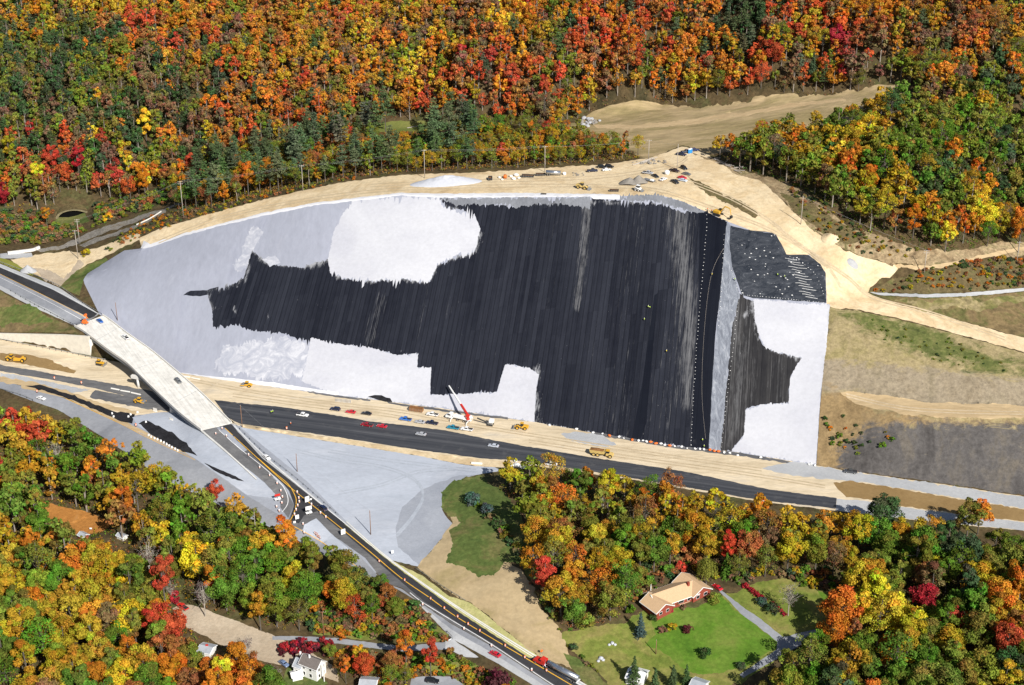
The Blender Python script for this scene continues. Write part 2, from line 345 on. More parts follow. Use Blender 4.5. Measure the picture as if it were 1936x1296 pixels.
# ------------------------------------------------------------------ terrain control points (photo pixel, height)
CP = [
 # highway corridor, west to east
 (-120,640,0),(0,641,0),(90,655,0),(172,673,0),(250,688,0),(340,705,0),(420,718,0),(600,744,0),(715,757,0),(830,772,0),(1020,800,0),(1164,826,0),(1290,846,0),(1383,854,0),(1470,868,0),(1543,880,0),(1640,895,0),(1780,915,0),(1936,938,0),(2060,958,0),
 (-120,704,0),(0,704,0),(200,740,0),(322,778,0),(455,803,0),(640,830,0),(790,852,0),(910,870,0),(1000,880,0),(1200,908,0),(1430,948,0),(1580,966,0),(1750,986,0),(1936,1004,0),(2060,1020,0),
 # wall top and ground above it
 (-120,622,1.0),(0,628.6,2.5),(90,629,6.6),(150,629,10.0),(170,636,10.2),
 (-120,480,13),(0,487,11),(0,498,11.5),(0,548,12),(-120,540,13),(60,522,10.3),(60,580,11.3),(111,543,10.6),(141,616,10.5),(188,595,10.3),
 # grey slope foot beside the bridge
 (208,606,9.0),(252,643,4.6),(300,682,1.0),
 # crest of the cut
 (153,523,10.2),(201,495,15),(235,474,20),(269,456,25),(269,470,24.5),(330,448,30),(390,432,35.5),(500,404,45),(600,386,52),(700,374,57),(760,368,59.5),(830,371,60.5),(1000,372,62.5),(1120,371,64.5),(1250,369,66),(1290,380,65),(1335,400,63),(1375,418,61.5),(1420,436,60),(1466,441,59),(1487,482,53.5),(1530,482,53),(1561,515,49.5),(1563,575,40),
 # bench behind the crest
 (262,448,26),(300,432,30),(400,402,39),(500,376,46.5),(640,346,53.5),(760,331,58),(900,326,60.5),(1010,320,62),(1150,310,64),(1230,298,65.5),(1290,280,67),
 (1345,300,67),(1400,335,66.5),(1450,380,65),(1500,420,62.5),(1560,455,58),(1620,500,49),(1620,550,42),
 # gully and lower road at the left
 (-120,455,10),(0,466,8.5),(60,470,9),(110,505,9.3),(150,455,12),(190,462,16.5),(250,416,21),(340,382,29),(430,345,35),(138,412,8),(138,385,14),(60,420,8.5),(-120,400,10),(0,400,11),(220,380,18),
 (300,345,24),(380,330,29),(500,292,40),(600,266,46),(700,246,50),(800,238,54),(940,238,57),
 # clearing
 (1065,240,60),(1110,220,60),(1240,203,65),(1300,203,67.5),(1450,190,75),(1560,180,80),(1660,170,85),(1700,170,86.5),(1640,188,84),(1500,214,76),(1350,262,68.5),(1220,290,65),(1150,262,62),
 # right wood
 (1600,466,57),(1690,482,54),(1770,492,51.5),(1936,468,48),(2060,455,46),(1600,360,69),(1700,330,75),(1936,300,65),(2060,290,64),(1800,250,80),(1936,200,86),(1936,130,100),(2060,130,104),(1760,172,90),
 # mountain
 (-120,200,48),(0,200,48),(300,160,62),(600,140,76),(900,130,84),(1200,110,92),(1450,110,96),(1700,90,106),
 (-120,0,86),(0,0,86),(300,0,92),(600,0,97),(900,0,103),(1200,0,110),(1500,0,118),(1750,0,124),(1936,0,130),(2060,0,132),
 # right hillside, benches
 (1600,890,0.3),(1572,742,18.5),(1600,760,16.5),(1700,784,17),(1800,790,17.3),(1936,790,17.6),(2060,792,17.6),
 (1608,742,18),(1700,754,18.2),(1800,762,18),(1936,766,18),(2060,768,18),
 (1568,660,29),(1680,688,27),(1800,702,26),(1936,715,25),(2060,720,25),
 (1585,582,40),(1700,601,37.5),(1800,628,34),(1936,665,30.5),(2060,700,28),(1650,556,41),(1700,576,39),(1800,604,35.5),(1936,640,31.5),(2060,670,29),
 (1680,540,42.5),(1750,556,42),(1840,554,41),(1936,546,40),(2060,540,40),(1700,516,46),(1770,505,49),(1936,488,45.5),(2060,480,45),
 (1936,585,35),(2060,600,33),
 # ramp road, gravel, approach
 (-120,712,-0.5),(0,715,-0.5),(0,736,-0.8),(-120,735,-0.8),(57,758,-1.2),(124,752,-1),(222,796,-1.4),(200,830,-2),(320,866,-1.8),(300,900,-3),(468,938,-1.2),(430,960,-3),(548,988,-0.5),(640,1043,-2.6),(633,1062,-3),
 (252,788,-1),(330,782,1.0),(372,812,4.3),(350,850,-0.9),(380,815,5.0),(440,800,5.0),(452,803,3.6),(444,868,3.2),(500,912,1.6),(501,863,2.6),(520,862,1.8),(530,945,0.2),(560,905,1.2),(578,906,0.5),
 (555,930,0.5),(600,972,-0.4),(640,982,-1.2),(655,985,-1.6),(651,1003,-1.4),(741,1060,-2.8),(758,1092,-3.0),(674,1042,-2.6),(727,1104,-3.6),(700,1090,-4.5),
 (875,1152,-4.5),(860,1165,-4.5),(785,1136,-4.6),(855,1208,-6),(1007,1240,-6.4),(953,1222,-6),(943,1256,-7),(1101,1296,-8),(1077,1296,-8),(1010,1296,-8.5),(1250,1380,-11),(1150,1400,-11.5),
 (700,850,-0.4),(820,900,-0.8),(936,873,-0.2),(836,960,-1.0),(855,992,-1.2),(790,1072,-2.9),
 # bank and wood east of the road
 (880,905,0.8),(900,1000,1.5),(960,960,2.5),(1000,1080,2),(1100,960,1.5),(1300,960,0.5),(1450,985,0),(1600,1000,-0.5),(1750,1020,-1),(1936,1040,-2),(2060,1050,-2.5),
 (900,1090,-1.5),(1020,1180,-3.5),(1060,1200,-5),(1080,1240,-7.2),(1180,1150,-3),(1220,1160,-3.5),(1350,1110,-2.8),(1480,1200,-6),(1400,1275,-8.5),(1170,1250,-8.6),(1290,1290,-9.5),(1600,1180,-5),(1936,1180,-6),(2060,1180,-6),
 (1600,1300,-9.5),(1936,1300,-10),(2060,1320,-11),(1500,1450,-13),(2060,1450,-14),(1250,1450,-14),
 # wood west of the road
 (-120,760,-2.5),(0,770,-3),(0,900,-10),(-120,900,-11),(120,860,-7),(200,960,-10),(160,975,-11),(0,1100,-15),(-120,1100,-16),(0,1300,-18),(-120,1300,-19),(0,1450,-20),(-120,1450,-20),
 (400,1050,-10),(560,1060,-6.5),(640,1130,-9),(345,1180,-13),(580,1215,-13.5),(740,1215,-11),(850,1215,-6.5),(780,1290,-12.5),(870,1290,-11.5),(930,1290,-10),(640,1296,-14.5),(580,1275,-14.5),(400,1240,-14),(300,1300,-16),(500,1450,-17),(800,1450,-15),(1000,1450,-13),
]
cpw = [at_z(x, y, z) for x, y, z in CP]
# far surroundings so the ground runs on past the picture on every side
W_EXTRA = [(-420,1250,150),(0,1260,175),(420,1260,190),(-1500,1250,160),(1500,1250,190),(-1500,900,20),(1500,760,60),(-1500,560,-5),(1500,560,-3),(-1500,380,-20),(1500,380,-12),(-300,350,-20),(300,350,-14),(0,340,-15),
           (-4000,4000,220),(4000,4000,240),(0,4000,230),(-4000,-3000,-30),(4000,-3000,-30),(0,-3000,-30),(-4000,600,0),(4000,600,0)]
cpw += [Vector(p) for p in W_EXTRA]
P2 = [Vector((p.x, p.y)) for p in cpw]
CHAINS = [[(-120,640),(0,641),(90,655),(172,673),(250,688),(340,705),(420,718),(600,744),(715,757),(830,772),(1020,800),(1164,826),(1290,846),(1383,854),(1470,868),(1543,880),(1640,895),(1780,915),(1936,938),(2060,958)],
          [(-120,622),(0,628.6),(90,629),(150,629),(170,636)], [(188,595),(208,606),(252,643),(300,682),(340,705)]]
CI = {(c[0], c[1]): i for i, c in enumerate(CP)}
CE = [(CI[a], CI[b]) for ch in CHAINS for a, b in zip(ch, ch[1:])]
tv, te, tf, ov, oe, of = delaunay_2d_cdt(P2, CE, [], 0, 1e-4, True)
TV = np.zeros((len(tv), 3))
for i, v in enumerate(tv):
    src = ov[i][0]
    TV[i] = (v.x, v.y, cpw[src].z)
TF = np.array([f for f in tf if len(f) == 3])
TA, TB, TC = TV[TF[:, 0]], TV[TF[:, 1]], TV[TF[:, 2]]

def tin_rays(pts):
    """first hit of the rays through photo pixels with the control surface"""
    pts = np.asarray(pts, float)
    out = np.zeros((len(pts), 3))
    E1, E2 = TB - TA, TC - TA
    O = np.array([0, 0, CAMZ])
    for i, (px, py) in enumerate(pts):
        d = np.array(ray(px, py))
        h = np.cross(d, E2)
        a = (E1 * h).sum(1)
        a = np.where(abs(a) < 1e-12, 1e-12, a)
        s = O - TA
        u = (s * h).sum(1) / a
        q = np.cross(s, E1)
        v = (q @ d) / a
        t = (E2 * q).sum(1) / a
        ok = (u >= -1e-6) & (v >= -1e-6) & (u + v <= 1 + 1e-6) & (t > 0)
        if ok.any():
            out[i] = O + d * t[ok].min()
        else:
            out[i] = at_z(px, py, 0)
    return out

def tin_z(xy):
    xy = np.asarray(xy, float)
    z = np.zeros(len(xy))
    for A, B, C in zip(TA, TB, TC):
        lo = np.minimum(np.minimum(A, B), C); hi = np.maximum(np.maximum(A, B), C)
        idx = np.nonzero((xy[:, 0] >= lo[0] - 1e-6) & (xy[:, 0] <= hi[0] + 1e-6) & (xy[:, 1] >= lo[1] - 1e-6) & (xy[:, 1] <= hi[1] + 1e-6))[0]
        if not len(idx):
            continue
        p = xy[idx]
        den = (B[1] - C[1]) * (A[0] - C[0]) + (C[0] - B[0]) * (A[1] - C[1])
        if abs(den) < 1e-12:
            continue
        l1 = ((B[1] - C[1]) * (p[:, 0] - C[0]) + (C[0] - B[0]) * (p[:, 1] - C[1])) / den
        l2 = ((C[1] - A[1]) * (p[:, 0] - C[0]) + (A[0] - C[0]) * (p[:, 1] - C[1])) / den
        l3 = 1 - l1 - l2
        ok = (l1 >= -1e-6) & (l2 >= -1e-6) & (l3 >= -1e-6)
        z[idx[ok]] = l1[ok] * A[2] + l2[ok] * B[2] + l3[ok] * C[2]
    return z
# ------------------------------------------------------------------ ground regions: photo outline -> place on the terrain
def spline(pts, closed=False, n=6):
    P = [Vector(p) for p in pts]
    out = []
    N = len(P)
    rng = range(N if closed else N - 1)
    for i in rng:
        if closed:
            a, b, c, d = P[(i - 1) % N], P[i], P[(i + 1) % N], P[(i + 2) % N]
        else:
            a, b, c, d = P[max(i - 1, 0)], P[i], P[i + 1], P[min(i + 2, N - 1)]
        for k in range(n):
            t = k / n
            out.append(0.5 * ((2 * b) + (c - a) * t + (2 * a - 5 * b + 4 * c - d) * t * t + (3 * b - a - 3 * c + d) * t ** 3))
    if not closed:
        out.append(P[-1])
    return [tuple(p) for p in out]

def densify(poly, step):
    out = []
    n = len(poly)
    for i in range(n):
        x0, y0 = poly[i]; x1, y1 = poly[(i + 1) % n]
        L = math.hypot(x1 - x0, y1 - y0)
        k = max(1, int(L / step))
        for j in range(k):
            out.append((x0 + (x1 - x0) * j / k, y0 + (y1 - y0) * j / k))
    return out

def ragged(poly, amp, seed, teeth=0.0):
    """torn, uneven border (amp in photo pixels); teeth = drips along the fall line"""
    rnd = random.Random(seed)
    out = []
    D = densify(poly, 2.2 if teeth else (3.0 if amp > 2 else 6.0))
    for i, (x, y) in enumerate(D):
        q = D[(i + 1) % len(D)]
        flat = abs(q[0] - x) / (math.hypot(q[0] - x, q[1] - y) + 1e-6)
        a = mnoise.noise(Vector((x * 0.05, y * 0.05, seed * 3.1)))
        a2 = mnoise.noise(Vector((x * 0.017, y * 0.017, seed * 1.1)))
        b = mnoise.noise(Vector((x * 0.3, y * 0.12, seed * 7.7)))
        c = rnd.uniform(-1, 1)
        dy = amp * (0.9 * a + (1.1 * b + 0.55 * c if teeth or amp < 2.9 else 0.35 * b + 0.12 * c) + (1.3 * a2 if amp > 3 else 0))
        dx = amp * 0.5 * (mnoise.noise(Vector((x * 0.06, y * 0.06, seed + 40.0))) + 0.6 * rnd.uniform(-1, 1))
        if teeth and flat > 0.45:
            t = rnd.random() ** 2.5 * (0.4 + max(0, mnoise.noise(Vector((x * 0.03, 7.0, seed)))) * 2.0)
            dy += teeth * t * (1 if rnd.random() < 0.6 else -0.8)
            dx -= dy * 0.12
        out.append((x + dx, y + dy))
    return out

REG = []   # (object name, material, polygon in photo pixels)
def region(name, m, poly, amp=0.0, smooth=False, teeth=0.0):
    if smooth:
        poly = spline(poly, True, 5)
    if amp:
        poly = ragged(poly, amp, len(REG) + 1, teeth)
    else:
        poly = densify(poly, 14.0)
    REG.append((name, m, poly))

BASE_LINE = [(340,705),(420,718),(600,744),(715,757),(830,772),(1020,800),(1164,826),(1290,846),(1383,854),(1470,868),(1543,880)]
CREST = [(153,523),(201,495),(235,474),(269,470),(330,450),(390,433),(500,405),(600,387),(700,375),(760,369),(830,372),(1000,373),(1120,372),(1250,370),(1290,381),(1335,401),(1375,419),(1420,436),(1466,441),(1487,482),(1530,482),(1561,515),(1563,575),(1570,575)]

# sandy bench and haul roads above the cut
region('sandy_bench', 'sand', [(269,472),(262,449),(300,432),(400,402),(500,376),(640,346),(760,331),(900,326),(1010,320),(1150,310),(1230,298),(1290,277),(1335,284),(1345,300),(1400,330),(1440,341),(1468,368),(1505,405),(1545,440),(1600,474),(1650,492),(1700,502),(1712,510),(1690,519),(1668,528),(1645,543),(1640,556),(1700,577),(1800,604),(1936,640),(2060,670),(2060,700),(1936,665),(1800,628),(1700,601),(1600,582),(1565,582)] + CREST[::-1][1:-4], 1.2)
region('cleared_field', 'clearing', [(1065,240),(1110,221),(1150,212),(1240,203),(1330,203),(1450,190),(1560,180),(1660,170),(1712,168),(1720,185),(1620,228),(1550,248),(1480,268),(1410,292),(1340,290),(1290,277),(1225,300),(1150,270),(1085,252)], 4)
region('dirt_track', 'sandtan', [(1120,235),(1200,236),(1300,226),(1400,213),(1500,196),(1600,186),(1600,190),(1500,203),(1400,221),(1300,236),(1200,244),(1130,243)], 3)
region('meadow', 'meadow', [(690,243),(740,229),(850,231),(930,231),(945,240),(850,246),(700,250)], 1.5)
region('brush_slope', 'brush', [(1290,282),(1345,300),(1400,322),(1450,332),(1500,352),(1560,392),(1620,436),(1700,462),(1790,478),(1936,455),(2060,445),(2060,475),(1936,482),(1800,500),(1690,497),(1600,474),(1545,440),(1505,405),(1468,368),(1440,341),(1400,331),(1340,302)], 5)
region('brush_slope', 'brushdark', [(1472,360),(1530,384),(1600,430),(1640,452),(1610,463),(1545,432),(1500,400)], 5)
region('grass_strip', 'brushdark', [(1300,335),(1330,348),(1370,372),(1400,385),(1440,412),(1425,412),(1380,390),(1340,368)], 6)
region('brush_hill', 'brushdark', [(1640,552),(1690,530),(1730,517),(1790,506),(1936,490),(2060,480),(2060,535),(1936,545),(1840,552),(1750,556)], 4)
region('dirt_track', 'sandtan', [(1690,500),(1760,503),(1810,494),(1870,480),(1936,466),(2060,448),(2060,455),(1936,473),(1870,487),(1810,500),(1760,510),(1700,512)], 2)
region('drainage_swale', 'shoulder', [(1645,553),(1750,557),(1840,553),(1936,545),(2060,538),(2060,543),(1936,551),(1840,560),(1750,563),(1660,558)], 0.8)
region('grass_slope', 'brownslope', [(1660,560),(1750,564),(1840,561),(1936,552),(2060,544),(2060,668),(1936,639),(1800,603),(1700,576)], 1)
region('grass_slope', 'seeded', [(1690,566),(1760,570),(1850,568),(1940,556),(1936,570),(1850,585),(1790,590),(1740,584)], 9)

# hillside right of the cut
region('hillside', 'hill', [(1566,580),(1600,584),(1700,603),(1800,630),(1936,667),(2060,702),(2060,957),(1936,937),(1780,914),(1640,894),(1565,884),(1543,880),(1551,770)], 1.5)
HILL = {'taupe': ([(1550,680),(1680,692),(1800,704),(1936,716),(2060,724),(2060,790),(1936,788),(1700,770),(1608,745),(1550,752)], 16),
        'green': ([(1588,592),(1650,590),(1720,608),(1790,632),(1850,664),(1936,692),(2060,720),(2060,735),(1936,708),(1830,695),(1740,668),(1650,630)], 26),
        'brown': ([(1500,735),(1600,740),(1660,775),(1800,792),(2060,796),(2060,812),(1800,810),(1690,815),(1650,850),(1630,900),(1500,890)], 20),
        'rock': ([(1585,850),(1640,810),(1700,798),(1800,800),(2060,802),(2060,990),(1936,960),(1700,930),(1590,905)], 24)}
region('access_bench', 'sandtan', [(1588,742),(1620,740),(1700,754),(1800,762),(1936,766),(2060,768),(2060,792),(1936,790),(1800,791),(1700,783),(1640,768),(1605,756)], 3.5)

# the cut slope and its covers
slope_poly = CREST + [(1568,575),(1550,770),(1543,880)] + BASE_LINE[::-1][1:] + [(300,682),(250,643),(205,606),(188,595)]
region('cut_slope', 'slopegrey', slope_poly)
region('limestone_cover', 'patchy', [(455,480),(475,430),(500,440),(480,470),(470,500),(455,515),(440,505)], 6, teeth=8)
region('limestone_cover', 'patchy', [(425,655),(480,628),(584,648),(575,700),(570,722),(500,718),(420,705),(405,695)], 8, teeth=8)
region('liner', 'liner', [(477,476),(470,497),(460,527),(435,540),(413,546),(391,550),(396,570),(401,588),(403,618),(453,615),(497,627),(531,629),(584,648),(640,650),(690,656),(751,673),(791,668),(788,694),(815,696),(813,747),(841,748),(900,744),(939,742),(952,699),(956,689),(996,694),(1019,707),(1014,732),(1009,799),(1164,826),(1290,846),(1362,853),(1340,700),(1366,540),(1375,419),(1335,401),(1320,396),(1292,402),(1250,384),(1140,378),(1120,372),(1118,380),(1000,384),(965,390),(900,384),(870,385),(831,373),(841,389),(880,400),(905,440),(898,477),(828,497),(811,534),(757,527),(700,531),(640,524),(621,492),(571,505),(524,499),(504,494)], 2.6, teeth=9)
region('liner', 'liner', [(346,556),(360,547),(391,549),(413,543),(413,552),(391,558),(370,559)], 2)
region('limestone_cover', 'patchy', [(494,490),(520,482),(530,496),(510,503)], 2)
region('slope_collar', 'collar', [(833,374),(1000,374),(1116,374),(1116,395),(1060,386),(1020,384),(985,392),(960,388),(900,385),(860,389)], 2.5, teeth=8)
region('slope_collar', 'collar', [(1172,369),(1250,369),(1262,373),(1290,381),(1335,401),(1318,404),(1290,396),(1250,382),(1172,380)], 2, teeth=8)
region('smooth_liner', 'liner_smooth', [(1322,404),(1336,402),(1374,420),(1370,470),(1360,560),(1352,640),(1341,850),(1307,846),(1312,700),(1322,560)], 0.6)
region('smooth_liner', 'liner_smooth', [(1237,560),(1243,556),(1222,800),(1210,834),(1194,832),(1215,720)], 1)
region('silver_strip', 'silver', [(1374,420),(1381,427),(1379,460),(1384,505),(1399,556),(1384,620),(1373,740),(1362,853),(1340,851),(1348,700),(1357,600),(1365,520)], 1)
region('dusty_liner', 'liner_dusty', [(1399,556),(1412,566),(1424,568),(1430,600),(1436,640),(1447,658),(1474,668),(1516,677),(1508,688),(1494,715),(1491,764),(1440,766),(1410,774),(1407,823),(1383,852),(1362,853),(1373,740),(1384,620)], 2.6)
region('crinkled_liner', 'crinkle', [(1381,427),(1420,436),(1466,441),(1474,457),(1487,480),(1528,482),(1551,500),(1561,517),(1562,574),(1500,569),(1424,564),(1403,559),(1384,505),(1379,460)], 1)
region('limestone_cover', 'white', [(645,410),(668,377),(760,372),(828,374),(838,392),(870,400),(898,406),(908,435),(898,477),(868,482),(828,497),(811,534),(757,527),(700,531),(650,524),(625,517),(621,492),(630,440)], 3.0, teeth=13)
region('limestone_cover', 'white', [(588,640),(628,648),(690,655),(751,673),(791,668),(788,694),(815,695),(813,747),(841,747),(890,744),(939,742),(952,699),(956,689),(996,694),(1019,707),(1014,732),(1010,798),(830,770),(715,756),(640,748),(570,722),(578,690)], 1.6, teeth=5)
region('limestone_cover', 'white', [(1424,567),(1561,576),(1569,576),(1565,631),(1551,749),(1543,866),(1543,878),(1383,853),(1407,823),(1410,774),(1440,766),(1491,764),(1494,715),(1508,688),(1518,677),(1474,667),(1447,658),(1434,631),(1427,605)], 2.4, teeth=6)
region('limestone_cover', 'whitecrest', [(266,471),(272,456),(284,462),(340,444),(390,430),(500,402),(600,383),(700,371),(760,365),(840,366),(1000,365),(1172,368),(1172,377),(1122,377),(1116,372),(1000,373),(840,374),(760,370),(700,377),(600,388),(500,408),(390,434),(330,452),(285,468)], 0.9)
region('limestone_cover', 'whitecrest', [(335,704),(420,714),(520,724),(590,735),(640,742),(640,747),(590,741),(420,720)], 0.8)

# construction corridor
region('gravel_lot', 'gravel_dark', [(250,786),(330,778),(437,800),(455,803),(520,818),(600,920),(660,985),(741,1060),(700,1092),(640,1065),(545,1012),(430,962),(300,902),(222,800)], 0.6)
region('highway_corridor', 'corridor', [(-120,642),(0,642),(90,657),(172,675),(250,690),(338,706)] + BASE_LINE[1:] + [(1640,896),(1780,916),(1936,939),(2060,960),(2060,1018),(1936,1004),(1750,986),(1580,966),(1430,948),(1200,908),(1000,880),(910,870),(790,855),(640,832),(455,805),(322,780),(250,786),(222,792),(124,748),(0,712),(-120,709)], 0.8)
region('toe_ditch', 'asphalt_mid', [(580,740),(640,748),(700,756),(700,759),(640,752),(585,744)], 1)
region('toe_ditch', 'asphalt_mid', [(730,760),(830,773),(960,790),(960,794),(830,777),(735,764)], 1)
region('toe_ditch', 'blackstone', [(695,750),(708,746),(722,748),(738,754),(742,760),(715,757)], 1.5)
region('toe_ditch', 'asphalt_mid', [(1120,817),(1290,845),(1400,857),(1540,880),(1540,884),(1400,863),(1290,850),(1120,822)], 1.2)
region('gravel_road', 'shoulder', [(1500,872),(1560,884),(1640,897),(1780,917),(1936,940),(2060,962),(2060,985),(1936,962),(1800,940),(1700,923),(1640,912),(1580,908),(1500,900),(1440,885)], 2)
region('damp_fill', 'damp', [(1575,914),(1600,909),(1700,924),(1800,942),(1936,963),(2060,986),(2060,1008),(1936,987),(1800,970),(1700,957),(1640,944),(1600,940),(1588,930)], 1.5)
region('damp_fill', 'damp', [(0,668),(50,670),(100,682),(102,686),(145,702),(140,707),(100,700),(50,690),(0,682)], 1.5)
region('gravel_road', 'shoulder', [(1582,943),(1640,948),(1750,966),(1936,988),(2060,1008),(2060,1018),(1936,1003),(1750,985),(1580,965)], 0.8)
region('gravel_road', 'shoulder', [(1060,820),(1090,817),(1140,823),(1165,840),(1140,845),(1100,838),(1070,830)], 2)
region('paved_highway', 'paved', [(405,756),(450,762),(520,768),(600,780),(700,797),(830,812),(960,838),(1100,862),(1300,893),(1450,925),(1582,942),(1580,962),(1430,945),(1200,905),(1000,873),(910,867),(790,851),(640,827),(455,802),(430,790)], 0.7)
region('gravel_strip', 'sand', [(455,803),(640,829),(790,853),(910,869),(1000,877),(1000,884),(935,884),(880,880),(790,862),(640,838),(520,818),(458,809)], 1)
# old carriageway west of the bridge
region('paved_highway', 'asphalt_mid', [(-120,686),(0,690),(60,700),(120,711),(180,720),(240,731),(330,748),(340,772),(310,768),(250,752),(180,735),(100,719),(50,710),(0,702),(-120,696)], 0.8)
region('paved_highway', 'asphalt_mid', [(180,738),(250,750),(320,768),(322,778),(285,775),(230,765),(170,752)], 2)
region('gravel_road', 'shoulder', [(0,704),(90,722),(170,738),(120,745),(60,728),(0,714)], 3)
region('ramp_road', 'asphalt_old', [(-120,715),(0,719),(60,735),(124,754),(222,798),(285,829),(369,868),(468,938),(548,986),(640,1044),(700,1085),(700,1092),(633,1062),(545,1010),(430,960),(300,900),(200,830),(110,775),(57,757),(0,735),(-120,730)], 0.5)
region('gravel_strip', 'sandtan', [(40,726),(124,746),(222,789),(285,822),(369,862),(369,867),(285,829),(222,798),(124,753),(40,734)], 1)
region('gravel_strip', 'sandtan', [(0,712),(60,722),(130,740),(200,765),(260,778),(255,784),(190,772),(120,748),(50,732),(0,722)], 2)
region('ballast', 'blackstone', [(48,729),(75,728),(130,745),(215,778),(255,782),(250,802),(222,794),(124,751),(90,742)], 2)
region('gravel_lot', 'gravel', [(250,789),(290,781),(322,779),(339,776),(380,815),(444,868),(500,912),(530,945),(468,937),(400,888),(369,867),(320,838),(262,806)], 0.8)
region('ballast', 'blackstone', [(262,799),(277,795),(300,806),(330,822),(352,840),(373,862),(352,856),(310,838),(285,822)], 2)
region('ballast', 'blackstone', [(385,876),(400,882),(440,898),(462,910),(450,909),(410,894)], 1.2)
region('gravel_lot', 'gravel', [(455,808),(520,818),(640,838),(790,862),(880,880),(935,884),(950,890),(900,898),(862,908),(842,925),(836,945),(836,965),(846,982),(855,992),(830,1025),(790,1072),(741,1060),(655,986),(578,908),(520,862)], 0.6)
region('gravel_bank', 'gravel_dark', [(842,925),(836,945),(836,965),(846,982),(855,992),(830,1025),(792,1068),(752,1035),(748,1000),(760,960),(800,925),(862,900),(900,896)], 2)

# the cross road: shoulders first, then surfacing
region('road_shoulder', 'shoulder', [(-120,470),(0,499),(111,544),(188,594),(141,616),(60,580),(0,548),(-120,520)], 0.4)
region('cross_road', 'asphalt_old', [(-120,500),(0,517),(168,604),(181,598),(186,596),(150,617),(141,614),(90,585),(0,540),(-120,515)], 0)
region('cross_road', 'asphalt_new', [(-120,484),(0,506),(100,548),(185,594),(170,602),(90,562),(0,518),(-120,497)], 0)
region('grass_verge', 'verge', [(-120,460),(0,486),(40,502),(66,518),(60,521),(0,498),(-120,470)], 0.8)
region('grass_slope', 'brownslope', [(-120,530),(0,550),(60,582),(120,612),(141,618),(148,629),(90,629),(0,628),(-120,622)], 1)
region('grass_slope', 'greengrass', [(0,580),(40,575),(90,598),(100,615),(40,610),(0,624)], 10)
region('road_shoulder', 'shoulder', [(437,800),(501,862),(560,910),(640,978),(741,1059),(790,1100),(875,1152),(1007,1239),(1101,1293),(1250,1375),(1235,1390),(1095,1297),(1000,1243),(868,1157),(741,1066),(640,985),(555,916),(495,868)], 0)
region('cross_road', 'asphalt_grey', [(381,814),(408,808),(480,872),(540,925),(556,955),(545,980),(530,960),(530,945),(500,912),(444,868)], 0)
region('cross_road', 'asphalt_mid', [(500,912),(520,900),(545,925),(556,955),(545,985),(548,1000),(560,1005),(580,998),(600,990),(640,1020),(690,1055),(727,1102),(760,1112),(790,1136),(855,1180),(926,1219),(1044,1296),(1180,1385),(1240,1380),(1095,1297),(1003,1242),(870,1156),(741,1064),(640,982),(555,914),(495,868),(470,850),(455,858),(490,885)], 0)
region('cross_road', 'asphalt_new', [(421,806),(437,802),(495,866),(555,913),(640,981),(741,1063),(870,1155),(1003,1241),(1095,1296),(1240,1380),(1185,1385),(1050,1296),(932,1218),(862,1176),(800,1136),(758,1100),(651,1008),(600,967),(575,975),(565,990),(548,985),(556,955),(548,930),(535,915),(485,868)], 0)
region('gravel_pad', 'gravel', [(575,992),(598,980),(625,1008),(650,1030),(690,1062),(727,1102),(690,1075),(640,1045),(590,1015),(573,1003)], 0.6)
region('gravel_shoulder', 'asphalt_old', [(677,1048),(727,1102),(760,1114),(790,1137),(855,1181),(926,1220),(1044,1297),(1180,1386),(1150,1400),(1010,1297),(943,1255),(855,1207),(785,1134),(735,1105),(700,1088),(640,1050)], 0.4)
region('gravel_shoulder', 'shoulder', [(785,1136),(855,1192),(930,1234),(1030,1297),(1010,1297),(943,1256),(855,1208)], 0.6)
region('side_road', 'shoulder', [(855,1208),(875,1222),(905,1243),(880,1243),(855,1232),(838,1228),(842,1213)], 0.8)
region('straw_verge', 'strawmulch', [(650,990),(741,1066),(868,1158),(1000,1244),(1020,1243),(960,1196),(890,1140),(850,1128),(800,1090),(741,1060)], 0.8)

# fields and yards
region('straw_field', 'straw', [(790,1072),(830,1025),(855,992),(850,970),(870,960),(885,985),(880,1000),(905,1000),(960,1060),(985,1075),(1010,1110),(1020,1150),(1060,1190),(1075,1230),(1090,1262),(1020,1243),(960,1196),(890,1140),(860,1128),(800,1085)], 4)
region('rough_grass', 'greengrass', [(836,960),(834,930),(858,906),(905,900),(960,935),(990,985),(1010,1040),(1030,1100),(1010,1095),(985,1070),(955,1062),(935,1085),(905,1088),(880,1072),(842,1062),(856,1030),(850,1008),(872,992),(862,975),(846,978)], 7)
region('rough_grass', 'greengrass', [(1065,1235),(1090,1242),(1130,1275),(1150,1297),(1110,1297),(1080,1262)], 3)
region('yard_grass', 'rough', [(1060,1200),(1110,1190),(1180,1180),(1215,1150),(1235,1160),(1250,1180),(1340,1140),(1380,1120),(1480,1090),(1600,1130),(1585,1170),(1530,1200),(1440,1260),(1400,1290),(1330,1310),(1160,1310),(1130,1270),(1085,1235)], 7)
region('lawn', 'lawn', [(1245,1160),(1280,1150),(1320,1145),(1360,1122),(1385,1150),(1440,1190),(1472,1215),(1466,1228),(1440,1242),(1405,1262),(1370,1272),(1320,1272),(1290,1262),(1250,1232),(1220,1218),(1240,1200),(1232,1180)], 5)
region('lawn', 'lawn', [(1545,1115),(1570,1130),(1585,1150),(1560,1142)], 2)
region('driveway', 'asphalt_old', [(1352,1112),(1365,1117),(1400,1145),(1440,1172),(1480,1205),(1540,1190),(1552,1196),(1500,1228),(1440,1262),(1405,1282),(1398,1276),(1430,1255),(1468,1228),(1470,1214),(1440,1190),(1400,1160),(1372,1130)], 0.8)
region('dirt_yard', 'dirtroad', [(326,1150),(350,1142),(380,1150),(430,1168),(500,1195),(560,1220),(600,1242),(640,1264),(640,1292),(600,1274),(545,1260),(500,1252),(460,1240),(430,1225),(390,1205),(345,1182)], 3)
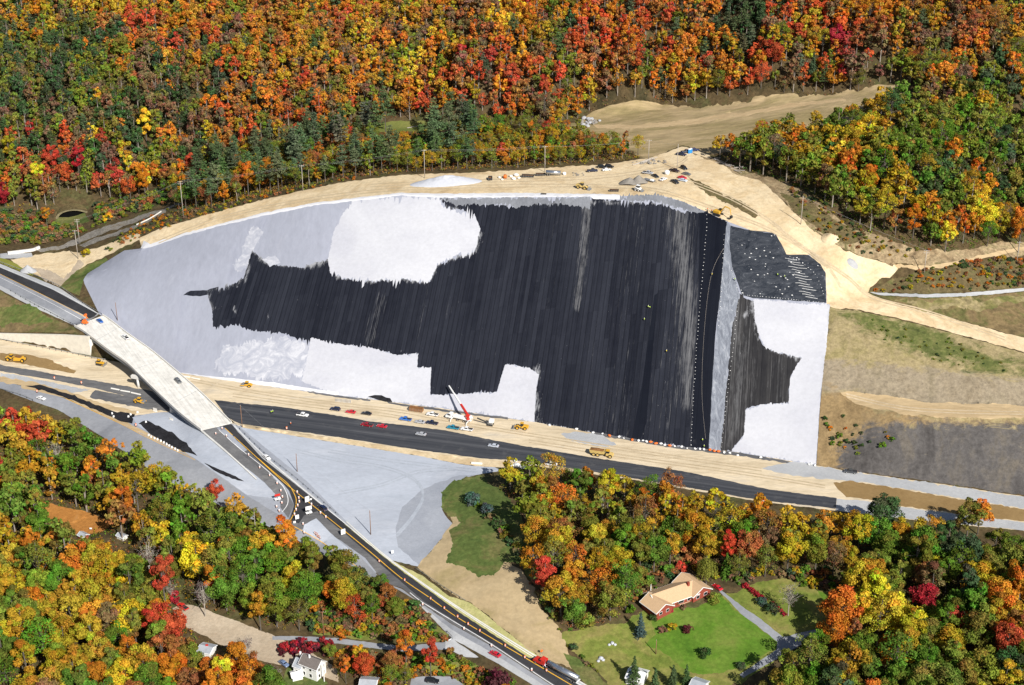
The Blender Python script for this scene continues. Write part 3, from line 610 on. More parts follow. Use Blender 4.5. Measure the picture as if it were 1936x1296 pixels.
region('side_road', 'asphalt_old', [(515,1203),(560,1203),(640,1207),(700,1215),(760,1222),(842,1214),(842,1228),(760,1232),(690,1224),(640,1217),(560,1211),(515,1210)], 0.8)
region('parking_pad', 'asphalt_old', [(778,1283),(800,1278),(850,1280),(900,1297),(900,1330),(770,1330)], 1)
region('orange_dirt', 'orangedirt', [(40,965),(70,945),(110,955),(150,965),(200,980),(212,990),(190,1008),(160,1016),(130,1010),(110,985),(70,975)], 3)
region('orange_dirt', 'orangedirt', [(-30,880),(20,875),(25,900),(-10,905)], 3)
region('dry_grass', 'rough', [(600,1180),(640,1185),(720,1205),(700,1212),(640,1204),(590,1200)], 2)
region('dry_grass', 'rough', [(790,1160),(850,1200),(842,1212),(760,1218),(745,1208),(790,1190)], 3)
region('dry_grass', 'rough', [(800,1240),(870,1240),(930,1275),(960,1297),(880,1297),(850,1275),(790,1268)], 3)
region('grass_patch', 'greengrass', [(545,1255),(590,1268),(620,1290),(590,1310),(530,1300)], 2)
# left gully
region('gravel_road', 'roughtrack', [(60,473),(120,463),(180,434),(250,414),(330,388),(345,381),(340,388),(260,420),(190,444),(130,468),(80,477)], 3)
region('concrete_channel', 'roughtrack', [(150,464),(180,450),(215,441),(262,424),(310,398),(314,401),(265,429),(215,447),(185,457),(160,468)], 1.5)
region('gravel_road', 'sand', [(20,492),(60,484),(120,476),(150,478),(190,466),(235,448),(265,440),(264,452),(215,478),(165,500),(140,520),(120,545),(110,542),(80,525),(50,510)], 1.5)
region('dirt_track', 'dirtroad', [(60,505),(95,512),(120,528),(150,490),(160,500),(140,522),(120,545),(85,530)], 2.5)
region('gravel_road', 'shoulder', [(0,480),(60,478),(62,486),(20,490),(0,488)], 1)
region('grass_verge', 'greengrass', [(112,544),(125,530),(145,512),(175,498),(200,488),(204,493),(160,522),(150,560),(140,555)], 1)
region('meadow', 'greengrass', [(80,440),(110,410),(160,405),(170,420),(130,430),(100,450)], 4)

# ------------------------------------------------------------------ build one shared triangulation and split it by region
polys_w = []
for name, m, poly in REG:
    w = tin_rays(poly)
    polys_w.append(w[:, :2])

def inside(poly, p):
    x, y = p[:, 0], p[:, 1]
    res = np.zeros(len(p), bool)
    n = len(poly)
    x0, y0 = poly[:, 0], poly[:, 1]
    x1, y1 = np.roll(x0, -1), np.roll(y0, -1)
    for i in range(n):
        c = (y0[i] > y) != (y1[i] > y)
        if not c.any():
            continue
        xi = (x1[i] - x0[i]) * (y - y0[i]) / (y1[i] - y0[i] + 1e-15) + x0[i]
        res ^= c & (x < xi)
    return res
pts = []
seen = {}
def add_pt(x, y):
    k = (round(x, 2), round(y, 2))
    i = seen.get(k)
    if i is None:
        i = len(pts)
        seen[k] = i
        pts.append(Vector((x, y)))
    return i
edges = []
for w in polys_w:
    ids = [add_pt(x, y) for x, y in w]
    for a, b2 in zip(ids, ids[1:] + ids[:1]):
        if a != b2:
            edges.append((a, b2))
nb = len(pts)
# every control edge too, so that breaks of slope are crisp
for v in TV:
    add_pt(v[0], v[1])
eset = set()
done_e = set()
for f in TF:
    for a, b2 in ((0, 1), (1, 2), (2, 0)):
        A, B = TV[f[a]], TV[f[b2]]
        if max(abs(A[0]), abs(B[0])) < 420 and 380 < A[1] < 1150 and 380 < B[1] < 1150:
            kk = (min(tuple(A[:2]), tuple(B[:2])), max(tuple(A[:2]), tuple(B[:2])))
            if kk in done_e:
                continue
            done_e.add(kk)
            n_ = max(1, int(np.linalg.norm(A[:2] - B[:2]) / 3.5))
            ids = [add_pt(*(A[:2] + (B[:2] - A[:2]) * q / n_)) for q in range(n_ + 1)]
            for i, j in zip(ids[:-1], ids[1:]):
                if i != j:
                    eset.add((min(i, j), max(i, j)))
edges += list(eset)
gx = np.arange(-330, 331, 4.0)
gy = np.arange(420, 1120, 4.0)
for ix, x in enumerate(gx):
    for iy, y in enumerate(gy):
        add_pt(x + random.uniform(-1.2, 1.2), y + random.uniform(-1.2, 1.2))
sl_w = tin_rays(densify(slope_poly, 14.0))[:, :2]
sx, sy = np.meshgrid(np.arange(sl_w[:, 0].min(), sl_w[:, 0].max(), 2.0), np.arange(sl_w[:, 1].min(), sl_w[:, 1].max(), 2.0))
fine_pts = np.column_stack([sx.ravel(), sy.ravel()]) + RNG.uniform(-0.5, 0.5, (sx.size, 2))
for x, y in fine_pts[inside(sl_w, fine_pts)]:
    add_pt(x, y)
gv, ge, gf, gov, goe, gof = delaunay_2d_cdt(pts, edges, [], 0, 1e-3, False)
GV = np.array([(v.x, v.y) for v in gv])
GZ = tin_z(GV)
GF = np.array([f for f in gf if len(f) == 3])
cen = GV[GF].mean(1)

owner = np.full(len(GF), -1)
for k, w in enumerate(polys_w):
    lo, hi = w.min(0), w.max(0)
    idx = np.nonzero((cen[:, 0] > lo[0]) & (cen[:, 0] < hi[0]) & (cen[:, 1] > lo[1]) & (cen[:, 1] < hi[1]))[0]
    ins = inside(w, cen[idx])
    owner[idx[ins]] = k

# ease the breaks of slope where the ground is natural or graded by machine
SOFT = {'slopegrey': 1, 'patchy': 1, 'white': 1, 'liner': 1, 'floor': 0.6, 'sand': 0.3, 'clearing': 0.6, 'taupe': 0.5, 'seeded': 0.5, 'brownslope': 0.4, 'hill': 0.4, 'brush': 0.5, 'straw': 0.5, 'greengrass': 0.3, 'rough': 0.5, 'lawn': 0.5, 'gravel': 0.25, 'gravel_dark': 0.25, 'liner_streak': 1, 'liner_smooth': 1, 'liner_dusty': 1, 'silver': 1, 'meadow': 0.5}
wgt = np.ones(len(GV))
for fi, f in enumerate(GF):
    a = SOFT.get(REG[owner[fi]][1] if owner[fi] >= 0 else 'floor', 0.0)
    for vi in f:
        wgt[vi] = min(wgt[vi], a)
far = (abs(GV[:, 0]) > 345) | (GV[:, 1] < 410) | (GV[:, 1] > 1130)
wgt[far] = 0
ring = np.unique(GF[far[GF].any(1)].ravel())
wgt[ring] = 0
# keep the crest, the foot and the retaining wall where they are
def near_line(world_line, d, pts_=None):
    Q_ = GV if pts_ is None else pts_
    L = np.array(world_line)[:, :2]
    best = np.full(len(Q_), 1e9)
    for p, q in zip(L[:-1], L[1:]):
        e = q - p
        t = np.clip(((Q_ - p) @ e) / max(e @ e, 1e-9), 0, 1)
        best = np.minimum(best, np.linalg.norm(Q_ - (p + t[:, None] * e), axis=1))
    return best < d
PIN = []
for ln in (CREST, BASE_LINE, [(188, 595), (208, 606), (252, 643), (300, 682), (340, 705)], [(0, 641), (172, 673), (340, 705)], [(1543, 880), (1640, 895), (1780, 915), (2060, 958)],
           [(1608, 742), (1700, 754), (1800, 762), (2060, 768)], [(1600, 760), (1700, 784), (2060, 792)], [(0, 629), (90, 629), (150, 629)], [(1569, 576), (1551, 770), (1543, 880)]):
    PIN.append(tin_rays(densify(ln, 8.0)[:-max(1, int(math.hypot(ln[0][0] - ln[-1][0], ln[0][1] - ln[-1][1]) / 8.0))] + [ln[-1]]))
    wgt[near_line(PIN[-1], 0.6)] = 0
# smooth on a regular grid (a plane stays a plane), then read the heights back
GX = np.arange(-346, 347, 2.0); GY = np.arange(408, 1133, 2.0)
gxx, gyy = np.meshgrid(GX, GY)
gp = np.column_stack([gxx.ravel(), gyy.ravel()])
gz = tin_z(gp)
gown = np.full(len(gp), -1)
for k, w in enumerate(polys_w):
    lo, hi = w.min(0), w.max(0)
    idx = np.nonzero((gp[:, 0] > lo[0]) & (gp[:, 0] < hi[0]) & (gp[:, 1] > lo[1]) & (gp[:, 1] < hi[1]))[0]
    if len(idx):
        gown[idx[inside(w, gp[idx])]] = k
softk = np.array([SOFT.get(r[1], 0.0) for r in REG] + [SOFT['floor']])
gw = softk[gown]
for ln in PIN:
    gw[near_line(ln, 1.3, gp)] = 0
shape = gxx.shape
Z, W = gz.reshape(shape), np.clip(gw.reshape(shape), 0, 1)
W[0, :] = W[-1, :] = 0; W[:, 0] = W[:, -1] = 0
for it in range(160):
    avg = (np.roll(Z, 1, 0) + np.roll(Z, -1, 0) + np.roll(Z, 1, 1) + np.roll(Z, -1, 1)) / 4
    Z = Z + W * 0.8 * (avg - Z)
    if it == 14:
        W = W * (W >= 1)      # only the engineered slope is eased further
fx = (GV[:, 0] - GX[0]) / 2.0; fy = (GV[:, 1] - GY[0]) / 2.0
ix = np.clip(fx.astype(int), 0, len(GX) - 2); iy = np.clip(fy.astype(int), 0, len(GY) - 2)
tx, ty = fx - ix, fy - iy
bl = Z[iy, ix] * (1 - tx) * (1 - ty) + Z[iy, ix + 1] * tx * (1 - ty) + Z[iy + 1, ix] * (1 - tx) * ty + Z[iy + 1, ix + 1] * tx * ty
GZ = np.where(wgt > 0, bl, GZ)

# natural unevenness away from roads
ROUGH = {'floor': 0.5, 'sand': 0.25, 'clearing': 0.4, 'brush': 0.5, 'hill': 0.45, 'seeded': 0.4, 'brownslope': 0.4, 'straw': 0.2, 'rough': 0.25, 'greengrass': 0.25, 'crinkle': 0.25, 'orangedirt': 0.3}
amp = np.zeros(len(GV))
cnt = np.full(len(GV), 9.0)
for fi, f in enumerate(GF):
    a = ROUGH.get(REG[owner[fi]][1] if owner[fi] >= 0 else 'floor', 0.0)
    for vi in f:
        cnt[vi] = min(cnt[vi], a)
for i in range(len(GV)):
    if 0 < cnt[i] < 9:
        x, y = GV[i]
        GZ[i] += cnt[i] * (mnoise.noise(Vector((x * 0.12, y * 0.12, 1.7))) + 0.6 * mnoise.noise(Vector((x * 0.35, y * 0.35, 5.1))))
GVZ = np.column_stack([GV, GZ])

STRUCT_COUNT = {}
def tagp(o, label=None, cat=None, group=None, kind=None):
    if label: o['label'] = label
    if cat: o['category'] = cat
    if group: o['group'] = group
    if kind: o['kind'] = kind
    return o

def mesh_obj(name, verts, faces, m, parent=None, smooth=False):
    me = bpy.data.meshes.new(name)
    me.from_pydata([tuple(v) for v in verts], [], [tuple(f) for f in faces])
    if m is not None:
        me.materials.append(m)
    if smooth:
        me.polygons.foreach_set('use_smooth', [True] * len(me.polygons))
    me.update()
    o = bpy.data.objects.new(name, me)
    COL.objects.link(o)
    if parent is not None:
        o.parent = parent
    return o

# where the sheets are worn or dusty (lines in photo pixels, reach, strength)
WEAR = [([(1285,388),(1290,480),(1302,640),(1300,760)], 36, 1.0), ([(1262,380),(1275,520)], 24, 0.7), ([(1112,378),(1104,470),(1090,580)], 15, 1.0), ([(1150,380),(1130,600),(1110,800)], 40, 0.35), ([(1060,385),(1020,560)], 60, 0.3), ([(1200,380),(1180,600),(1170,820)], 60, 0.45),
        ([(720,560),(700,650)], 22, 0.7), ([(808,540),(790,680)], 18, 0.5), ([(640,540),(620,640)], 30, 0.25), ([(870,420),(830,740)], 25, 0.3), ([(1095,560),(1090,580)], 12, 1.0), ([(1000,390),(940,700)], 60, 0.2), ([(1310,420),(1304,840)], 22, 0.6), ([(1390,580),(1400,700),(1385,820)], 60, 0.8), ([(1470,680),(1480,760)], 60, 0.6), ([(1230,600),(1215,820)], 40, 0.4), ([(1270,640),(1260,840)], 40, 0.5)]
DUST = [([(640,522),(700,529),(757,525),(811,532),(828,496),(898,475),(908,440)], 20, 1.0), ([(477,476),(504,492),(571,503),(621,492)], 24, 1.0), ([(470,497),(460,527),(413,545),(391,552),(400,588)], 26, 0.9), ([(831,374),(1000,382),(1120,382),(1250,384)], 18, 0.9), ([(1014,700),(1016,800)], 30, 0.9), ([(1424,568),(1436,640),(1474,666),(1516,677)], 24, 1.0), ([(1427,570),(1405,600)], 22, 0.8), ([(841,390),(880,400)], 12, 0.8), ([(1020,800),(1164,826),(1290,846)], 8, 0.8), ([(584,648),(690,655),(790,668)], 7, 0.7), ([(430,560),(452,600)], 14, 0.8), ([(500,580),(512,620)], 7, 0.8), ([(1440,770),(1491,764)], 8, 0.7)]
SMOOTH_M = {'floor'}
for k in range(-1, len(REG)):
    sel = np.nonzero(owner == k)[0]
    if not len(sel):
        continue
    fs = GF[sel]
    used, inv = np.unique(fs.ravel(), return_inverse=True)
    fs2 = inv.reshape(fs.shape)
    name, mk = ('woodland_floor', 'floor') if k < 0 else REG[k][:2]
    o = mesh_obj(name, GVZ[used], fs2, MAT[mk], None, True)
    tagp(o, kind='structure')
    if mk == 'hill':
        Q = np.array([project(p)[:2] for p in GVZ[used]])
        for nm, (pl, soft) in HILL.items():
            pa = np.array(pl, float)
            best = np.full(len(Q), 1e9)
            for p, q in zip(pa, np.roll(pa, -1, 0)):
                e = q - p
                t = np.clip(((Q - p) @ e) / max(e @ e, 1e-9), 0, 1)
                best = np.minimum(best, np.linalg.norm(Q - (p + t[:, None] * e), axis=1))
            sgn = np.where(inside(pa, Q), 1.0, -1.0)
            a_ = o.data.attributes.new(nm, 'FLOAT', 'POINT')
            a_.data.foreach_set('value', np.clip(0.5 + 0.5 * sgn * best / soft, 0, 1).astype(np.float32))
    if mk.startswith('liner'):
        P_ = GVZ[used]
        fz = P_[:, 1] * math.cos(PITCH) - (P_[:, 2] - CAMZ) * math.sin(PITCH)
        qx = CX + F * P_[:, 0] / fz
        qy = CY - F * (P_[:, 1] * math.sin(PITCH) + (P_[:, 2] - CAMZ) * math.cos(PITCH)) / fz
        Q = np.column_stack([qx, qy])
        def seg_d(line):
            best = np.full(len(Q), 1e9); L = np.array(line, float)
            for p, q in zip(L[:-1], L[1:]):
                e = q - p
                t = np.clip(((Q - p) @ e) / max(e @ e, 1e-9), 0, 1)
                best = np.minimum(best, np.linalg.norm(Q - (p + t[:, None] * e), axis=1))
            return best
        wear = np.zeros(len(Q))
        for line, wd, st in WEAR:
            wear = np.maximum(wear, st * np.clip(1 - seg_d(line) / wd, 0, 1) ** 0.7)
        dust = np.zeros(len(Q))
        for line, wd, st in DUST:
            dust = np.maximum(dust, st * np.clip(1 - seg_d(line) / wd, 0, 1))
        for nm, val in (('scuff', wear), ('dust', dust)):
            a_ = o.data.attributes.new(nm, 'FLOAT', 'POINT')
            a_.data.foreach_set('value', val.astype(np.float32))
GROUND = BVHTree.FromPolygons([Vector(v) for v in GVZ], [tuple(f) for f in GF])

def at(px, py):
    """point on the ground seen at a photo pixel"""
    hit = GROUND.ray_cast(CAM, ray(px, py).normalized())
    if hit[0] is None:
        return at_z(px, py, 0)
    return hit[0]

def ground_z(x, y):
    hit = GROUND.ray_cast(Vector((x, y, 600)), Vector((0, 0, -1)))
    return hit[0].z if hit[0] is not None else 0.0
# ------------------------------------------------------------------ trees
PAL = {   # leaf colours
 'R': ('red', (0.52, 0.085, 0.04)), 'C': ('crimson', (0.42, 0.035, 0.05)), 'O': ('orange', (0.55, 0.215, 0.028)),
 'U': ('rust brown', (0.37, 0.16, 0.055)), 'G': ('golden', (0.43, 0.30, 0.03)), 'Y': ('yellow', (0.68, 0.52, 0.04)),
 'L': ('olive', (0.21, 0.225, 0.038)), 'N': ('green', (0.125, 0.215, 0.03)), 'D': ('dark green', (0.075, 0.125, 0.05)),
 'B': ('brown', (0.25, 0.165, 0.085)), 'P': ('deep purple', (0.12, 0.03, 0.04)), 'K': ('blue green', (0.075, 0.12, 0.105)),
}
HINTS = [(50,30,'OGGLU'),(200,40,'OGLUR'),(350,40,'OGGUR'),(500,40,'OUGL'),(650,30,'RUOG'),(100,100,'GLND'),(50,150,'NDLL'),(150,180,'DLNB'),(250,130,'LUBON'),(350,150,'OLUBG'),(100,250,'DLBLN'),(50,330,'LBRG'),(100,300,'RRCULO'),(170,300,'RCUB'),(250,250,'YOLGN'),(300,200,'LGOB'),(380,300,'OUGB'),(450,230,'RUGO'),(520,200,'ROUO'),(450,120,'GLOB'),(560,100,'UOGG'),(620,200,'ROUB'),(600,60,'OGU'),
(720,40,'OUGG'),(800,80,'GGYLO'),(760,130,'GYLO'),(700,200,'BOUGL'),(850,180,'UOGR'),(880,60,'OUBO'),(950,120,'RRCOU'),(990,40,'GYO'),(1030,80,'GLLO'),(1000,160,'UORB'),(1080,100,'RUON'),(1150,60,'ROUR'),(1130,130,'OUGL'),(1200,50,'RROU'),(1250,80,'ORGO'),(1230,150,'OUGO'),(1300,50,'GOOU'),(1330,90,'ROGO'),(1400,60,'DDNB'),(1450,100,'RROG'),(1400,130,'OGRO'),(1550,50,'ORGC'),(1600,80,'OCRG'),(1650,40,'OUGB'),(1750,60,'OGUL'),(1850,40,'OUUB'),(1900,80,'OUGL'),(1550,140,'OGLB'),(1650,130,'OLBU'),(1800,130,'LLOB'),(1900,140,'OLNG'),
(1420,250,'LGOB'),(1480,230,'LLRG'),(1550,230,'NLGL'),(1620,260,'GGYLN'),(1700,230,'LNOL'),(1800,200,'LNGO'),(1900,250,'NLDL'),(1600,330,'OGLLB'),(1680,300,'LNNG'),(1800,330,'NDLN'),(1900,350,'NDLO'),(1650,380,'OULG'),(1750,400,'NGLO'),(1850,410,'YGNO'),(1700,460,'OGUR'),(1920,430,'ONGO'),
(450,310,'OGUL'),(650,300,'OGUL'),(800,280,'NLGO'),(900,260,'LLGN'),(1000,270,'LLGO'),(960,300,'GOLR'),(1100,290,'GLOU'),(1180,280,'UOGL'),(60,420,'LBND'),(150,370,'LBLR'),(230,390,'LBGD'),
(60,800,'LBGR'),(150,820,'LGNO'),(220,850,'GOLN'),(300,880,'LNGO'),(380,920,'NNLG'),(450,960,'NLNG'),(230,920,'OGUU'),(330,950,'OGLN'),(500,1000,'LNOG'),(560,1050,'LGNO'),(500,1100,'LNNG'),(420,1060,'OGOL'),(350,1020,'YGLN'),(50,1000,'NNGL'),(80,1080,'NGLO'),(30,1150,'GGNL'),(130,1100,'GOGN'),(250,1100,'YGLB'),(150,1200,'GGOY'),(250,1200,'GGYL'),(300,1150,'RUO'),(330,1260,'OOU'),(60,1270,'GNLG'),(180,1270,'LNBG'),(450,1240,'ORO'),(660,1100,'NLGO'),(700,1120,'LNDR'),(750,1170,'UBLO'),(660,1040,'LNL'),(700,1270,'LOGN'),
(900,930,'DDNL'),(960,930,'LGLN'),(1050,920,'LGLU'),(1150,930,'GGOL'),(1200,960,'GOLU'),(1250,960,'LNGO'),(1350,950,'LGUB'),(1430,970,'OULG'),(1050,1000,'OGLU'),(1130,1030,'LNGO'),(1080,1060,'OORL'),(1200,1040,'LOGN'),(1120,1130,'GGNO'),(1080,1160,'LGNO'),(1280,1010,'OGGU'),(1360,1020,'GGLO'),(1450,1040,'GLUB'),(1550,1010,'GGLO'),(1600,1050,'LGGB'),(1680,1060,'GLON'),
(1750,1030,'LGNN'),(1850,980,'LNGO'),(1900,1020,'LNL'),(1800,1080,'NDLB'),(1750,1120,'RULN'),(1880,1130,'OOGL'),(1900,1220,'OUOG'),(1650,1160,'GYNN'),(1580,1200,'OOUN'),(1700,1220,'NLGN'),(1800,1250,'LNGL'),(1600,1270,'OGLN'),(1530,1250,'NLU'),(1850,1200,'LNDN')]

def pick_colour(px, py, rnd):
    d = sorted(((px - h[0]) ** 2 + (py - h[1]) ** 2 + 400 * rnd.random(), h[2]) for h in HINTS)[:3]
    wts = [1.0 / (q[0] + 300) for q in d]
    s = rnd.choices([q[1] for q in d], wts)[0]
    return s[min(len(s) - 1, int(max(0, min(0.999, 0.5 + 0.75 * mnoise.noise(Vector((px * 0.013, py * 0.02, 9.0))) + rnd.uniform(-0.42, 0.42))) * len(s)))]

def jitter_col(c, rnd, a=0.16):
    k = 1 + rnd.uniform(-a, a)
    return (max(0.004, c[0] * k * (1 + rnd.uniform(-.08, .08))), max(0.004, c[1] * k * (1 + rnd.uniform(-a, a))), max(0.003, c[2] * k * (1 + rnd.uniform(-.2, .2))))

m = bpy.data.materials.new('autumn_leaves')
m.use_nodes = True
nt = m.node_tree
nt.nodes.clear()
out = nt.nodes.new('ShaderNodeOutputMaterial')
oi = nt.nodes.new('ShaderNodeObjectInfo')
at_ = nt.nodes.new('ShaderNodeAttribute'); at_.attribute_name = 'tint'
colr = mixc(nt, 1.0, at_.outputs['Color'], oi.outputs['Color'], 'MULTIPLY')
df = nt.nodes.new('ShaderNodeBsdfDiffuse')
tl = nt.nodes.new('ShaderNodeBsdfTranslucent')
mx = nt.nodes.new('ShaderNodeMixShader'); mx.inputs[0].default_value = 0.28
nt.links.new(colr, df.inputs['Color']); nt.links.new(colr, tl.inputs['Color'])
nt.links.new(df.outputs[0], mx.inputs[1]); nt.links.new(tl.outputs[0], mx.inputs[2])
nt.links.new(mx.outputs[0], out.inputs['Surface'])
LEAF = m
BARK = soil_mat('grey_bark', [(0.3, (0.085, 0.072, 0.06)), (0.7, (0.16, 0.14, 0.12))], 0.5, 2.0, bmp=0)
BARKM = soil_mat('mixed_bark', [(0.35, (0.12, 0.10, 0.085)), (0.6, (0.33, 0.29, 0.25))], 0.09, 2.0, bmp=0)
BARKP = soil_mat('pale_bark', [(0.3, (0.28, 0.25, 0.21)), (0.7, (0.42, 0.38, 0.33))], 0.5, 2.0, bmp=0)

def cards(P, N, size, rng, aspect=0.75):
    """one diamond leaf spray per point, facing N"""
    n = len(P)
    N = N / np.maximum(np.linalg.norm(N, axis=1, keepdims=True), 1e-6)
    ref = rng.normal(size=(n, 3))
    T = np.cross(N, ref); T /= np.maximum(np.linalg.norm(T, axis=1, keepdims=True), 1e-6)
    B = np.cross(N, T)
    s = (size * rng.uniform(0.7, 1.3, n))[:, None]
    bend = N * s * rng.uniform(-0.25, 0.25, n)[:, None]
    V = np.stack([P - T * s, P - B * s * aspect + bend, P + T * s, P + B * s * aspect + bend], 1)
    return V.reshape(-1, 3)

def crown_round(rng, n, rx=3.8, rz=4.2, zc=9.0, nclump=24, leaf=0.42, open_=0.0, lift=0.15):
    dirs = rng.normal(size=(nclump, 3)); dirs[:, 2] = dirs[:, 2] * 0.9 + lift
    dirs /= np.linalg.norm(dirs, axis=1, keepdims=True)
    rad = rng.uniform(0.45, 1.0, nclump) ** 0.6
    C = dirs * rad[:, None] * np.array([rx * 0.78, rx * 0.78, rz * 0.8]) + np.array([0, 0, zc])
    C[:, :2] += rng.normal(size=(nclump, 2)) * 0.16 * rx
    C[:, 2] += rng.normal(size=nclump) * 0.10 * rz
    C[:, :2] *= (1.0 - 0.32 * np.clip((C[:, 2:3] - zc) / rz, -0.3, 1))
    cr = rng.uniform(0.20, 0.44, nclump) * rx
    ctint = rng.uniform(0.74, 1.2, nclump)
    w = cr ** 2; w /= w.sum()
    k = rng.choice(nclump, n, p=w)
    d = rng.normal(size=(n, 3)); d[:, 2] += 0.35
    d += 0.6 * dirs[k]
    d /= np.linalg.norm(d, axis=1, keepdims=True)
    r = cr[k] * rng.uniform(0.55, 1.08, n)
    P = C[k] + d * r[:, None] * np.array([1, 1, 0.8])
    N = d + rng.normal(size=(n, 3)) * 0.55
    V = cards(P, N, leaf, rng)
    t = ctint[k] * rng.uniform(0.72, 1.22, n)
    hue = rng.normal(0, 0.2, nclump)[k] + rng.uniform(-0.1, 0.1, n)
    hue = np.clip(hue, -0.5, 0.5)
    col = np.stack([t * (1 - 0.25 * hue), t * (1 + 0.8 * hue), t * (1 + 0.15 * hue), np.ones(n)], 1)
    return V, col, C

def tube(p0, p1, r0, r1, sides=6):
    p0 = np.array(p0, float); p1 = np.array(p1, float)
    d = p1 - p0; d /= max(np.linalg.norm(d), 1e-6)
    a = np.cross(d, (0.3, 0.9, 0.1)); a /= max(np.linalg.norm(a), 1e-6); b = np.cross(d, a)
    vs, fs = [], []
    for p, r in ((p0, r0), (p1, r1)):
        for i in range(sides):
            t = 2 * math.pi * i / sides
            vs.append(p + r * (math.cos(t) * a + math.sin(t) * b))
    for i in range(sides):
        j = (i + 1) % sides
        fs.append((i, j, sides + j, sides + i))
    return vs, fs

class MB:
    """collects pieces of one mesh"""
    def __init__(s):
        s.v, s.f = [], []
    def add(s, vs, fs):
        o = len(s.v)
        s.v += [tuple(p) for p in vs]
        s.f += [tuple(i + o for i in f) for f in fs]
        return s
    def tube(s, p0, p1, r0, r1=None, sides=6, caps=True):
        vs, fs = tube(p0, p1, r0, r0 if r1 is None else r1, sides)
        if caps:
            fs = fs + [tuple(range(sides))[::-1], tuple(range(sides, 2 * sides))]
        return s.add(vs, fs)
    def box(s, c, d, rz=0.0, taper=(1, 1)):
        x, y, z = d[0] / 2, d[1] / 2, d[2] / 2
        vs = []
        for sz in (-1, 1):
            tx, ty = (1, 1) if sz < 0 else taper
            for sx, sy in ((-1, -1), (1, -1), (1, 1), (-1, 1)):
                px_, py_ = sx * x * tx, sy * y * ty
                vs.append((c[0] + px_ * math.cos(rz) - py_ * math.sin(rz), c[1] + px_ * math.sin(rz) + py_ * math.cos(rz), c[2] + sz * z))
        return s.add(vs, [(3, 2, 1, 0), (4, 5, 6, 7), (0, 1, 5, 4), (1, 2, 6, 5), (2, 3, 7, 6), (3, 0, 4, 7)])
    def prism(s, poly, y0, y1):
        """side profile (x, z) drawn out from y0 to y1"""
        n = len(poly)
        vs = [(x, y0, z) for x, z in poly] + [(x, y1, z) for x, z in poly]
        fs = [tuple(range(n)), tuple(range(n, 2 * n))[::-1]]
        for i in range(n):
            j = (i + 1) % n
            fs.append((j, i, n + i, n + j))
        return s.add(vs, fs)
    def build(s, name, m, parent=None, smooth=False, bevel=0.0):
        o = mesh_obj(name, s.v, s.f, m, parent, smooth)
        if bevel:
            bm = bmesh.new(); bm.from_mesh(o.data)
            bmesh.ops.recalc_face_normals(bm, faces=bm.faces)
            bmesh.ops.bevel(bm, geom=[e for e in bm.edges], offset=bevel, segments=2, profile=0.5, affect='EDGES', clamp_overlap=True)
            bm.to_mesh(o.data); bm.free()
        return o

def trunk_mesh(rng, h, r, C=None, limbs=6, base=0.35, lean=0.3, sides=6):
    b = MB()
    top = np.array([rng.uniform(-lean, lean), rng.uniform(-lean, lean), h])
    midp = np.array([rng.uniform(-lean, lean) * .5, rng.uniform(-lean, lean) * .5, h * 0.55])
    b.tube((0, 0, -0.8), midp, r, r * 0.7, sides, False)
    b.tube(midp, top, r * 0.7, r * 0.25, sides, False)
    if C is not None:
        sel = rng.choice(len(C), min(limbs, len(C)), replace=False)
        for k in sel:
            t = rng.uniform(base, 0.8)
            p = midp * (t / 0.55) if t < 0.55 else midp + (top - midp) * ((t - 0.55) / 0.45)
            e = C[k]
            mid = (p + e) / 2 + np.array([0, 0, -0.3])
            b.tube(p, mid, r * 0.36, r * 0.22, 5, False)
            b.tube(mid, e, r * 0.22, r * 0.08, 4, False)
    return b

def leaf_mesh(name, V, col):
    n = len(V) // 4
    me = bpy.data.meshes.new(name)
    me.vertices.add(len(V)); me.vertices.foreach_set('co', V.astype(np.float32).ravel())
    me.loops.add(4 * n); me.loops.foreach_set('vertex_index', np.arange(4 * n, dtype=np.int32))
    me.polygons.add(n)
    me.polygons.foreach_set('loop_start', np.arange(0, 4 * n, 4, dtype=np.int32))
    me.polygons.foreach_set('loop_total', np.full(n, 4, dtype=np.int32))
    me.update(calc_edges=True)
    a = me.color_attributes.new('tint', 'FLOAT_COLOR', 'POINT')
    a.data.foreach_set('color', np.repeat(col, 4, 0).astype(np.float32).ravel())
    me.materials.append(LEAF)
    return me

